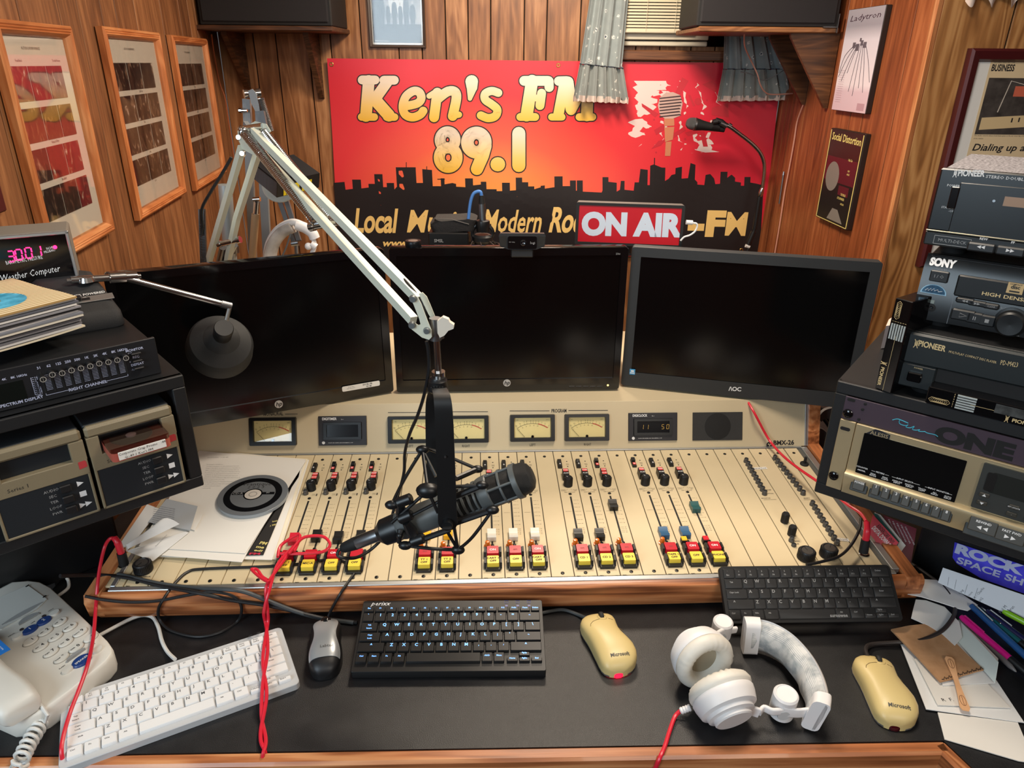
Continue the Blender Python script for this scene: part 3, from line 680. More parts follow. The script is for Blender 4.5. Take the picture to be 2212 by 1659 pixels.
    # cue speaker behind a perforated plate
    p0,p1 = q(1496,891),q(1603,950); w,hh = p1.x - p0.x,p0.y - p1.y; T = FB @ T_(((p0.x + p1.x) / 2,(p0.y + p1.y) / 2,0))
    g = G(); g.box((0,0,.001),(w,hh,.002),.0004); m = g.obj('speaker_grille',M('grille_dark',(44,44,44),.7,bump=(1600,.6)),C,T)
    g = G(); g.lathe([(0,.0022),(.03,.0022),(.031,.0026),(.006,.003),(.0,.0032)][::-1],28,T_((0,0,0))); g.obj('speaker_cone',BLKM,m)
    # --- module panels
    SCREW = G(); SCREW.lathe([(.0036,0),(.0034,.0011),(.0022,.0016),(.0011,.0016),(.0009,.0008),(0,.0008)],10); me_s = SCREW.mesh('screw',M('black_screw',(34,34,32),.35,.4))
    pan = G(); pan.box((0,(YF + YT) / 2 + .004,-.001),(W_ - .0016,YT - YF - .012,.004),.0005); me_p = pan.mesh('module_panel',CREAM)
    hal = G(); hal.box((0,(YF + YT) / 2 + .004,-.001),(.03,YT - YF - .012,.004),.0005); me_h = hal.mesh('module_panel',CREAM)
    ks = list(range(-17,15)); P = {}
    def panel(me,x,scr):
        o = inst('module_panel',me,C,T_((x,0,0)))
        for y in scr: inst('screw',me_s,o,T_((0,y,.001)))
        return o
    for k in ks:
        P[k] = panel(me_p,k * W_,[0,LS] + ([.2402,.0808] if k in MODS else []))
    P['l'] = panel(me_h,-17.9 * W_,[0,LS]); P['r'] = panel(me_h,14.9 * W_,[LS,0])
    # shared shapes
    def mesh(fn,name,mats): g = G(); fn(g); return g.mesh(name,mats)
    BZ = M('switch_black',(20,19,19),.45); REDB = M('button_red',(190,22,42),.35); YELB = M('button_yellow',(238,206,70),.4)
    LR = M('legend_red',(216,70,66),.5,emit=((220,60,50),.15)); 
    def f_ab(g): g.box((-.0,.0,.002),(.0098,.029,.005),.0008)
    me_ab = mesh(f_ab,'bus_switch',BZ)
    def f_cap1(g): g.box((0,.0075,.0055),(.0085,.0125,.005 + .002),.0008)
    def f_cap2(g): g.box((0,-.0075,.0045),(.0085,.0125,.004),.0008)
    me_c1 = mesh(f_cap1,'switch_cap',BZ); me_c2 = mesh(f_cap2,'switch_cap',BZ)
    def f_pgm(g): g.box((0,0,.0075),(.0135,.026,.015),.0008)
    me_pg = mesh(f_pgm,'assign_switch',BZ)
    def f_leg(g): g.box((0,.006,.0153),(.0105,.0095,.0008),.0002)
    me_l1 = mesh(f_leg,'legend_cap',LR)
    def f_leg2(g): g.box((0,-.006,.0153),(.0105,.0095,.0008),.0002)
    me_l2r = mesh(f_leg2,'legend_cap',LR); me_l2k = mesh(f_leg2,'legend_cap',M('legend_black',(26,24,24),.4))
    def f_knob(g):
        n = 32; prof = [(.0098,0),(.0098,.002),(.0092,.003),(.0086,.02),(.0078,.0214),(.0066,.0214),(.006,.0206),(0,.0206)]
        g.lathe(prof,24)
        for i in range(24):
            a = 2 * pi * i / 24; g.box((.0092 * cos(a),.0092 * sin(a),.011),(.0009,.0009,.016),0)
    me_k = mesh(f_knob,'rotary_knob',BLK)
    def f_ptr(g): g.box((0,.004,.0207),(.0008,.0042,.0005)) 
    me_pt = mesh(f_ptr,'pointer',WINK)
    def f_push(g): g.lathe([(.0056,0),(.0056,.004),(.0048,.005),(.0048,.0095),(.0042,.0104),(.0034,.0104),(.0034,.008),(0,.008)],16)
    me_pb = mesh(f_push,'push_button',M('clear_button',(70,68,66),.25,spec=.7))
    def f_slot(g): g.box((0,.1585,.0011),(.0036,.146,.0006))
    me_sl = mesh(f_slot,'fader_slot',BLKM)
    def f_cap(g):
        pr = [(-.0135,0),(-.0135,.0095),(-.0105,.0118),(-.002,.0088),(0,.0086),(.002,.0088),(.0105,.0118),(.0135,.0095),(.0135,0)]
        g.loft([[(x,y,z) for y,z in pr] for x in (-.0085,-.0078,.0078,.0085)])
    FC = {c: mesh(f_cap,'fader_cap',M('fader_' + c,rgb,.35)) for c,rgb in dict(black=(22,22,22),red=(206,32,52),white=(224,220,206),yellow=(240,180,30),blue=(48,92,128),green=(36,82,82)).items()}
    def f_line(g): g.box((0,0,.0088),(.0158,.0009,.0006))
    me_ln = mesh(f_line,'cap_line',WINK)
    def f_bez(g):
        g.box((0,0,.0025),(.027,.063,.005),.0008)
        for s in (-1,1):
            for y in (.014,-.015): g.prism([(-.012,0),(.012,0),(.007,.011),(-.008,.011)],s * .0145 - .0018,s * .0145 + .0018,T_((0,y,.003)) @ Mx(((0,0,1,0),(1,0,0,0),(0,1,0,0),(0,0,0,1))))
    me_bz = mesh(f_bez,'button_bezel',BZ)
    def f_btn(g): g.prism(rrect(.0235,.0225,.002,2),.003,.0145,taper=.08)
    me_rb = mesh(f_btn,'on_button',REDB); me_yb = mesh(f_btn,'off_button',YELB)
    def f_lamp(g): g.lathe([(.0068,0),(.0068,.003),(.0046,.0035),(.0046,.0115),(.0036,.0135),(0,.014)],14)
    me_or = mesh(f_lamp,'cue_lamp',M('amber_lens',(214,108,24),.25,spec=.7)); 
    def f_cube(g): g.box((0,0,.005),(.0115,.0125,.0105),.0012)
    me_cy = mesh(f_cube,'cue_button',BZ)
    def f_cubt(g): g.box((0,0,.0112),(.0108,.0118,.0028),.0008)
    me_ty = mesh(f_cubt,'lens',M('lens_yellow',(236,186,40),.35)); me_tr = mesh(f_cubt,'lens',M('lens_red',(206,30,44),.35))
    def f_ticks(g):
        for i,(y,t) in enumerate(zip((.219,.2065,.195,.181,.169,.154,.142,.128,.1225,.117,.1125),('0','5','10','15','20','30','40','50','60','70','80'))):
            g.poly([(.0035,y - .0002),(.0105,y - .0002),(.0105,y + .0002),(.0035,y + .0002)],.0012); g.text(t,.0032,(.0135,y - .0012,.0012))
        g.poly([(-.0165,.1808),(-.004,.1808),(-.004,.1812),(-.0165,.1812)],.0012)
        g.text('BMX',.0036,(-.0135,-.0098,.0012),var='b'); g.text('L11',.0034,(.0145,-.0098,.0012))
        for y in (.354,.350): g.poly([(.004,y),(.0105,y),(.0105,y + .001),(.004,y + .001)],.0012)
        for y in (.3645,.344): g.poly(circ(.0017,8,.0068,y),.0012)
    me_tk = mesh(f_ticks,'scale_print',INK)
    def f_mode(g):
        g.text('INPUT MODE',.0038,(0,.2455,.0012)); g.text('STEREO',.0032,(-.0125,.2545,.0012)); g.text('MONO',.0032,(-.0125,.2505,.0012)); g.text('RIGHT',.0032,(.0125,.2545,.0012)); g.text('LEFT',.0032,(.0125,.2505,.0012))
        for s in (-1,1): g.poly([(s * .003,.259),(s * .006,.2535),(s * .0064,.2535),(s * .0034,.259)],.0012)
    me_md = mesh(f_mode,'mode_print',INK)
    def f_pan(g): g.text('PAN',.0034,(.006,.2535,.0012)); g.text('OUT',.0034,(.006,.2495,.0012)); [g.poly(circ(.0018,8,.0125,y),.0012) for y in (.2545,.2505)]
    me_pn = mesh(f_pan,'mode_print',INK)
    def letters(name,rows,size,z,mat,parent,T):
        g = G()
        for i,t in enumerate(rows): g.text(t,size,(0,(len(rows) - 1) * size * .55 - i * size * 1.1 - size * .35,z),var='h')
        return g.obj(name,mat,parent,T)
    for k,(typ,capc,fy,on,off,cue,bstate) in MODS.items():
        p = P[k]; ab = T_((-.0108 + .0,.3505,.001))
        # parts of a strip are sub-parts of its module panel
        inst('bus_switch',me_ab,p,ab)
        inst('switch_cap',me_c1,p,ab @ T_((0,0,.001 if bstate else -.0012))); inst('switch_cap',me_c2,p,ab @ T_((0,0,-.0012 if bstate else .002)))
        g = G(); g.k = 0; g.box((0,.0075,.0092 if bstate else .007),(.0064,.008,.0004)); 
        g.obj('switch_lens',LR if k % 3 else BZ,p,ab)
        g = G(); g.box((0,-.0075,.0066 if bstate else .0086),(.0064,.008,.0004)); g.obj('switch_lens',LR if bstate else BZ,p,ab)
        g = G(); g.text('A',.0062,(0,.0052,.0096 if bstate else .0074),var='b'); g.text('B',.0062,(0,-.0096,.007 if bstate else .009),var='b'); g.obj('lettering',WINK,p,ab)
        px_ = -.0028 if typ == 'st' else .0005
        pg = T_((px_,.302,.001)); inst('assign_switch',me_pg,p,pg); inst('legend_cap',me_l1,p,pg); inst('legend_cap',me_l2r if (typ == 'mic' or k == 4) else me_l2k,p,pg)
        g = G(); g.text('PGM',.0055,(0,.004,.0159),var='b'); g.text('AUD',.0055,(0,-.008,.0159),var='b'); g.obj('lettering',WINK,p,pg)
        kn = T_((-.0006 if typ == 'st' else -.002,.2725,.001)); inst('rotary_knob',me_k,p,kn); inst('pointer',me_pt,p,kn @ RZ({-11: -.9,-10: -.5,-9: -1.2,-8: 1.2}.get(k,.7)))
        if typ == 'mic': inst('push_button',me_pb,p,T_((-.0105,.256,.001))); inst('scale_print',me_pn,p,kind='stuff')
        else: inst('scale_print',me_md,p,kind='stuff')
        inst('scale_print',me_tk,p,kind='stuff'); inst('fader_slot',me_sl,p)
        fc = inst('fader_cap',FC[capc],p,T_((-.001,fy,.002))); 
        inst('cap_line',me_ln,p,T_((-.001,fy,.0012)))
        if cue:
            if cue == 'o': inst('cue_lamp',me_or,p,T_((-.0095,.0765,.001)))
            else: inst('cue_button',me_cy,p,T_((-.0095,.0765,.001))); inst('lens',me_ty if cue == 'y' else me_tr,p,T_((-.0095,.0765,.001)))
        bz = T_((0,.0395,.001)); inst('button_bezel',me_bz,p,bz); inst('on_button',me_rb,p,bz @ T_((0,.0125,0))); inst('off_button',me_yb,p,bz @ T_((0,-.0135,-.001)))
        if on: letters('on_lettering',[on],.0075,.0147,WINK if on != 'on' else M('faded_red',(150,30,40),.5),p,bz @ T_((0,.0125,0)))
        if off: letters('off_lettering',off,.0068,.0137,INK,p,bz @ T_((0,-.0135,0)))
    # monitor selectors: two long rows of small clear buttons
    for (a,b,n,k) in (((1611,999),(1651,1069),10,12),((1673,993),(1734,1069),10,14),((1754,1092),(1807,1177),10,14)):
        A,B_ = con(*a),con(*b)
        for i in range(n):
            p = A.lerp(B_,i / (n - 1)); o = inst('push_button',me_pb,C,T_((p.x,p.y,.001)) @ (Mx.Scale(1.0,4)))
    for a,s in (((1694,1128),.85),((1709,1156),.85)):
        p = con(*a); T = T_((p.x,p.y,.001)); g = G(); f_knob(g); g.obj('level_knob',BLK,C,T @ Mx.Diagonal((.8,.8,1.0,1)))
    for a in ((1709,1170),(1714,1180)):
        p = con(*a); inst('push_button',me_pb,C,T_((p.x,p.y,.001 if a[0] < 1712 else -.004)))
    def f_big(g):
        g.lathe([(.0135,0),(.0165,.001),(.0165,.004),(.0155,.0055),(.0145,.017),(.0132,.019),(.0112,.019),(.0105,.018),(0,.018)],28)
        for i in range(36): a = 2 * pi * i / 36; g.box((.0155 * cos(a),.0155 * sin(a),.0105),(.001,.001,.012),0)
    me_bk = mesh(f_big,'level_knob',BLK)
    def f_bt(g): g.lathe([(.0103,.0182),(0,.0184)],20)
    me_bt = mesh(f_bt,'knob_top',M('knob_top',(92,88,84),.35,.6))
    def f_bp(g): g.box((0,.005,.0187),(.0012,.009,.0005))
    me_bp = mesh(f_bp,'pointer',INK)
    for a,an in (((311,1233),2.6),((1740,1206),.2),((1788,1200),-.6)):
        p = con(*a); T = T_((p.x,p.y,.001)) @ RZ(an); o = inst('level_knob',me_bk,C,T); inst('knob_top',me_bt,o); inst('pointer',me_bp,o)
    for a in ((268,1222),(1866,1198)):
        p = con(*a); g = G(); g.lathe([(.0095,0),(.0095,.0015),(.0075,.0025),(.0055,.0025),(.005,-.002),(0,-.002)],20); g.obj('phone_jack',CHROME,C,T_((p.x,p.y,.001)))
    p = con(1737,1004); g = G(); g.lathe([(.0095,0),(.0095,.003),(.008,.0045),(.0035,.005),(.003,.019),(.0022,.02),(0,.02)],18); g.obj('lamp_socket',BLKM,C,T_((p.x,p.y,.001)))
    # tape labels
    def tape(t,a,b,h,w): 
        A,B_ = con(*a),con(*b); g = G(); L = (B_ - A).length; an = atan2((B_ - A).y,(B_ - A).x)
        g.box((L / 2,0,.0016),(L,h,.0004)); T = T_((A.x,A.y,0)) @ RZ(an); o = g.obj('tape_label',PAPER,C,T)
        g = G(); fit(g,t,(.002,-h * .28),(L - .002,-h * .28),h * .55,.002); g.obj('label_lettering',INK,o)
    tape('Internal Feed',(1622,1014),(1656,1012),.0085,0); tape('293-2075',(1806,1166),(1833,1168),.008,0)
    # pencilled lettering next to the selectors and below the talkback knob
    g = G()
    for a,t in (((1656,1060),'PROGRAM'),((1661,1068),'AUDITION'),((1655,1078),'MONITOR'),((1743,1078),'SELECT'),((312,1248),'TALKBACK'),((1698,1135),'CUE'),((1716,1166),'EXT'),((1722,1171),'MON'),((1724,1177),'SR')):
        p = con(*a); g.text(t,.0042,(p.x,p.y,.0012),var='b')
    for k in (-17,-16): g.text('BMX',.0036,(k * W_ - .0135,-.0098,.0012),var='b')
    for a,b,c_ in (((1645,1073),(1676,1078),0),((1731,1073),(1763,1078),0)):
        A,B_ = con(*a),con(*b); e = .0004
        for (x0,y0,x1,y1) in ((A.x,B_.y,B_.x,B_.y),): g.poly([(x0,y0 - .003 - e),(x1,y0 - .003 - e),(x1,y0 - .003 + e),(x0,y0 - .003 + e)],.0012)
    g.obj('panel_lettering',INK,C)
    return C
OAKS = wood('oak_side',(110,60,32),(178,108,64),(206,142,94),s=(14,1.6,14),rough=.4,rings=8,ringamt=.7,coat=.1)
# k: (type, fader colour, fader y, on text, off text, cue lamp, B pressed)
MODS = {-11: ('mic','red',.104,'ON',['MIC 1','OFF'],'',0),-10: ('mic','black',.112,'ON',['MIC-A'],'',1),-9: ('mic','black',.106,'ON',['OFF'],'',1),-8: ('mic','black',.108,'',['OFF'],'',1),
 -5: ('st','yellow',.112,'on',['TT 1','OFF'],'o',0),-4: ('st','yellow',.112,'on',['TT 2','OFF'],'o',0),
 -2: ('st','white',.105,'ON',['CART 1','OFF'],'o',0),-1: ('st','white',.105,'on',['OFF'],'o',0),0: ('st','white',.105,'ON',['CART 3','OFF'],'o',0),
 2: ('st','black',.1,'on',['CD 1'],'o',0),3: ('st','black',.1,'on',['CD 2'],'o',0),4: ('st','black',.193,'on',['CD 3'],'o',1),
 6: ('st','blue',.101,'on',['TAPE 1','OFF'],'o',1),7: ('st','blue',.101,'ON',['OFF'],'y',0),8: ('st','green',.181,'ON',['PHONE'],'r',0)}
console()
# ================================================================ MONITORS
SCRN = M('screen_off',(5,5,6),.16,spec=.5)
def monitor(label,bl,br,zt,bezel,mat,brand,extra):
    """bl, br: bottom corners on the room; stands upright with a slight lean back"""
    ax = (br - bl); ax.z = 0; L = ax.length; h = zt - bl.z
    T = frame(((bl + br) / 2),ax,y=(0,0,1)) @ RX(-.03)
    m = thing('monitor',label,'monitor',T,'computer monitors')
    t,s,b = bezel
    g = G(); out = rrect(L,h,.006,3,0,h / 2); inn = rrect(L - 2 * s,h - t - b,.001,3,0,b + (h - t - b) / 2)
    g.loft([[(x,y,-.03) for x,y in out],[(x,y,-.0015) for x,y in out],[(x * .998,h / 2 + (y - h / 2) * .997,0) for x,y in out],[(x,y,0) for x,y in inn],[(x,y,-.0025) for x,y in inn]],False)
    g.add([(x,y,-.03) for x,y in out],[tuple(range(len(out)))]); g.obj('bezel',mat,m)
    g = G(); g.box((0,b + (h - t - b) / 2,-.0045),(L - 2 * s + .001,h - t - b + .001,.003)); g.obj('screen',SCRN,m)
    g = G(); g.box((0,h * .5,-.05),(L * .6,h * .6,.05),.015); g.obj('rear_housing',BLKM,m)
    zf = bl.z - DECKZ
    g = G(); g.box((0,h * .25,-.085),(.07,h * .5,.02),.004); g.box((0,-zf + .007,-.095),(.24,.012,.12),.004); g.obj('stand',BLKG,m)
    extra(m,L,h,b,T); return m
DECKZ = DECK_TOP
ZM = .947; c1,c2 = onz(857,848,ZM),onz(1337,841,ZM); zt = ony(1090,541,c1.y).z
def hp(px,py):
    def f(m,L,h,b,T):
        p = PL(T).uv(px,py); g = G(); g.lathe([(0,.0012),(.0088,.0012),(.009,0)][::-1],24,T_((p.x,p.y,.0002))); o = g.obj('badge',M('badge_silver',(196,196,196),.35,.5),m)
        g = G(); g.text('hp',.0135,(p.x,p.y - .0035,.0018),var='b',shear=.25); g.obj('badge_lettering',BLK,o)
    return f
def exC(m,L,h,b,T):
    hp(1095,827)(m,L,h,b,T); P_ = PL(T).uv
    p = P_(1313,832); g = G(); g.lathe([(0,.001),(.0022,.0008),(.0024,0)][::-1],10,T_((p.x,p.y,.0004))); g.obj('power_light',M('led_amber',(250,220,120),.4,emit=((255,214,110),2.5)),m)
    g = G(); p = P_(1335,550); g.text('23xi',.006,(p.x,p.y,.0004)); g.obj('model_lettering',M('dim_print',(150,150,150),.5),m)
    g = G(); 
    for i in range(5): p = P_(1235 + i * 15,835); g.box((p.x,p.y,.0003),(.014,.003,.001),.0003)
    g.obj('menu_button',BLK,m)
mC = monitor('black widescreen monitor in the middle of the row, under the webcam',c1,c2,zt,(.018,.016,.03),BLKG,'hp',exC)
l2 = onz(851,846,ZM); l1 = onz(300,944,ZM)
def exL(m,L,h,b,T):
    hp(602,873)(m,L,h,b,T); P_ = PL(T).uv; a,c = P_(739,841),P_(820,827)
    g = G(); L2 = (c - a).length; an = atan2((c - a).y,(c - a).x); g.prism(rrect(L2,.0125,.003,3),0,.0006,T=T_(((a.x + c.x) / 2,(a.y + c.y) / 2,.0004)) @ RZ(an)); o = g.obj('paper_sticker',PAPER,m)
    g = G(); g.text('EXCEL PB',.0052,(.015,.001,0),var='b'); g.text('63 58',.0052,(.018,-.0045,0),var='b'); g.text('Power Box',.003,(-.03,.002,0),'l'); g.text('Office Reserved',.003,(-.034,-.0015,0),'l'); g.obj('label_lettering',INK,o,T_(((a.x + c.x) / 2,(a.y + c.y) / 2,.0012)) @ RZ(an))
mL = monitor('black widescreen monitor on the left, turned in, with a paper sticker on its bezel',l1,l2,zt - .002,(.016,.018,.032),BLKG,'hp',exL)
r1 = onz(1341,832,ZM); r2 = onz(1840,884,ZM)
def exR(m,L,h,b,T):
    P_ = PL(T).uv; p0,p1 = P_(1574,843.5),P_(1601,845); g = G(); fit(g,'/\\OC',(p0.x,p0.y),(p1.x,p1.y),.0095,.0004,'h'); g.obj('maker_lettering',WINK,m)
    p = P_(1366,803); g = G(); g.box((p.x,p.y,.0004),(.013,.014,.0006)); o = g.obj('energy_sticker',M('sticker_blue',(70,150,200),.5),m)
    g = G(); g.box((p.x,p.y - .003,.0009),(.011,.002,.0002)); g.box((p.x,p.y + .002,.0009),(.007,.004,.0002)); g.obj('sticker_print',WINK,o)
    p = P_(1352,800)
mR = monitor('charcoal matte monitor on the right, turned in, with the wide bezel',r1,r2,zt - .004,(.022,.022,.036),M('charcoal_bezel',(38,40,42),.55),'aoc',exR)
# ================================================================ LEFT EQUIPMENT RACK
RACKM = M('rack_black',(20,21,23),.5,bump=(1200,.15)); ZR = 1.0
def rack(label,P0,P1,right,w,h,d,sd):
    """open frame rack; P0 -> P1 runs along the lower front edge. local x right, y up, z out of the front"""
    x = (P1 - P0); x.z = 0; x.normalize(); o = P1 if right else P0
    Mt = frame(o,x,y=(0,0,1)); r = thing('equipment_rack',label,'rack',Mt); x0,x1 = (-w,0) if right else (0,w); t = .02
    g = G(); g.box(((x0 + x1) / 2,.004,-d / 2 - .002),(w,.008,d - .004),.001); g.obj('bottom_panel',RACKM,r)
    g = G(); g.box(((x0 + x1) / 2,h - .003,-d / 2 - .002),(w,.006,d - .004),.001); g.obj('top_panel',RACKM,r)
    g = G(); g.box(((x0 + x1) / 2,t / 2,-.006),(w,t,.012),.0015); g.obj('front_rail',RACKM,r)
    g = G(); g.box(((x0 + x1) / 2,h - t / 2,-.006),(w,t,.012),.0015); g.obj('front_rail',RACKM,r)
    for xx in (x0 + t / 2,x1 - t / 2):
        g = G(); g.box((xx,h / 2,-.0055),(t,h - 2 * t,.0115),.0015); g.obj('upright',RACKM,r)
        g = G(); g.box((xx,h / 2,-d / 2 - .01),(t * .5,h - .014,d - .03),.001); g.obj('side_panel',RACKM,r)
    return r,Mt
LA,LB = onz(74.6,1175,ZR),onz(426,1053.6,ZR); LB = LB + (LB - LA).normalized() * .012
RLh = .2045
rkL,LM = rack('black open rack left of the console holding the two tape cartridge players',LA,LB,True,.47,RLh,.34,0)
LP = PL(LM); lu = LP.uv
def sub(parent_plane,dz): return PL(parent_plane.M @ T_((0,0,dz)))
BEIGE = M('beige_metal',(128,116,92),.45,bump=(900,.15)); NAVY = M('navy_panel',(24,29,34),.5)
def cart_player(label,x0,x1,tape):
    y0,y1 = .0205,.162; w = x1 - x0; h = y1 - y0; c = T_(((x0 + x1) / 2,y0,.004))
    m = thing('cartridge_player',label,'tape player',LM @ c,'cartridge players')
    g = G(); g.box((0,h / 2,-.13),(w - .003,h - .002,.24),.002); g.obj('case',NAVY,m)
    # front frame with a slot cut in it
    ys0,ys1 = h * .66,h * .87; sx0,sx1 = -w * .36,w * .34
    g = G()
    o = rrect(w - .002,h,.006,3,0,h / 2)
    g.box((0,(ys1 + h) / 2,-.004),(w - .002,h - ys1,.012),.004); g.box((0,ys0 - h * .09,-.004),(w - .002,h * .18,.012),.001)
    g.box(((-w / 2 + sx0) / 2,(ys0 + ys1) / 2,-.004),(sx0 + w / 2 - .001,ys1 - ys0 + .002,.012),.0005); g.box(((w / 2 + sx1) / 2,(ys0 + ys1) / 2,-.004),(w / 2 - sx1 - .001,ys1 - ys0 + .002,.012),.0005)
    g.box((-w / 2 + .003,h * .25,-.004),(.004,h * .5,.012),.001); g.box((w / 2 - .003,h * .25,-.004),(.004,h * .5,.012),.001); g.box((0,.002,-.004),(w - .002,.004,.012),.001)
    g.obj('front_frame',BEIGE,m)
    g = G(); g.box((0,h * .25,-.0035),(w - .01,h * .47,.009),.0005); g.obj('control_panel',NAVY,m)
    g = G(); g.box(((sx0 + sx1) / 2,(ys0 + ys1) / 2,-.03),(sx1 - sx0,ys1 - ys0,.035)); g.obj('slot_liner',BLKG,m)
    for i,(y,nm) in enumerate(((h * .40,0),(h * .27,1),(h * .14,2))):
        g = G(); g.box((w * .2,y,.003),(w * .12,h * .085,.007),.0012); b = g.obj('transport_button',BLK,m)
        g = G(); s = .0045; x = w * .36
        if i == 1: g.poly([(x - s,y - s),(x + s,y - s),(x + s,y + s),(x - s,y + s)],.0013)
        else:
            for q in ((0,) if i == 0 else (-1,1)): g.poly([(x - s + q * s * .9,y + s),(x - s + q * s * .9,y - s),(x + s + q * s * .9,y)],.0013)
        g.obj('symbol',WINK,b)
    g = G()
    for i,t in enumerate(('AUDIO','SEC','TER','LOOP','PWR')): g.text(t,.0062,(w * .06,h * (.40 - .068 * i),.0013))
    g.obj('panel_lettering',M('dim_print',(170,170,168),.5),m)
    g = G(); g.text('Series 1',.0085,(-w * .34,h * .535,.0022),'l'); g.obj('model_lettering',INK,m)
    g = G(); g.poly([(w * .39,h * .56),(w * .475,h * .57),(w * .475,h * .63),(w * .46,h * .65),(w * .39,h * .645)],.0023); g.obj('red_tape',M('red_tape',(176,52,56),.6),m)
    return m,w,h,c
lx = lu(181,949).x; rx = lu(386,960).x; wc = rx - lx
mA,w_,h_,cA = cart_player('beige fronted tape cartridge player with a clear cartridge sticking out of its slot',lx + .001,rx,1)
cart_player('beige fronted tape cartridge player with an empty slot, at the far left of the rack',lx - wc - .001,lx - .002,0)
# the cartridge
def cartridge():
    T = LM @ cA @ T_((-w_ * .01,h_ * .765,0)); m = thing('tape_cartridge','clear and red tape cartridge with a white typed label, half inserted in the right player','cartridge',T)
    cw,chh = w_ * .66,h_ * .15; dp = .052
    red = M('cartridge_red',(170,84,70),.3,alpha=1)
    g = G(); g.prism([(x,z) for x,z in rrect(cw,dp + .02,.008,3,0,dp / 2 - .01)],-chh / 2,chh * .15,T=Mx(((1,0,0,0),(0,0,1,0),(0,1,0,0),(0,0,0,1)))); g.obj('shell',red,m)
    g = G(); g.prism([(x,z) for x,z in rrect(cw,dp + .02,.008,3,0,dp / 2 - .01)],chh * .16,chh * .45,T=Mx(((1,0,0,0),(0,0,1,0),(0,1,0,0),(0,0,0,1)))); g.obj('clear_cover',glass('clear_cover',.05,(205,190,188),.1),m)
    g = G(); g.lathe([(.008,0),(.03,0),(.03,.0006),(.008,.0006)],28,T_((-.002,chh * .155,dp * .1)) @ RX(-pi / 2),True); g.obj('tape_reel',M('tape_brown',(60,44,42),.35),m)
    g = G(); g.lathe([(.0,0),(.0075,0),(.0075,.0022),(.006,.003),(0,.003)],20,T_((-.002,chh * .155,dp * .1)) @ RX(-pi / 2)); g.obj('hub',M('clear_hub',(150,140,138),.2),m)
    g = G(); g.box((0,-chh * .1,dp + .0006),(cw * .8,chh * .62,.0012),.0004); g.obj('label_strip',PAPER,m)
    g = G(); g.text('Corporate Crap Promo   :44',.0056,(0,chh * .02 - .001,dp + .0016)); g.text("Q:-89.1 Ken's FM",.0056,(-.006,-chh * .34,dp + .0016)); g.obj('label_lettering',INK,m)
cartridge()
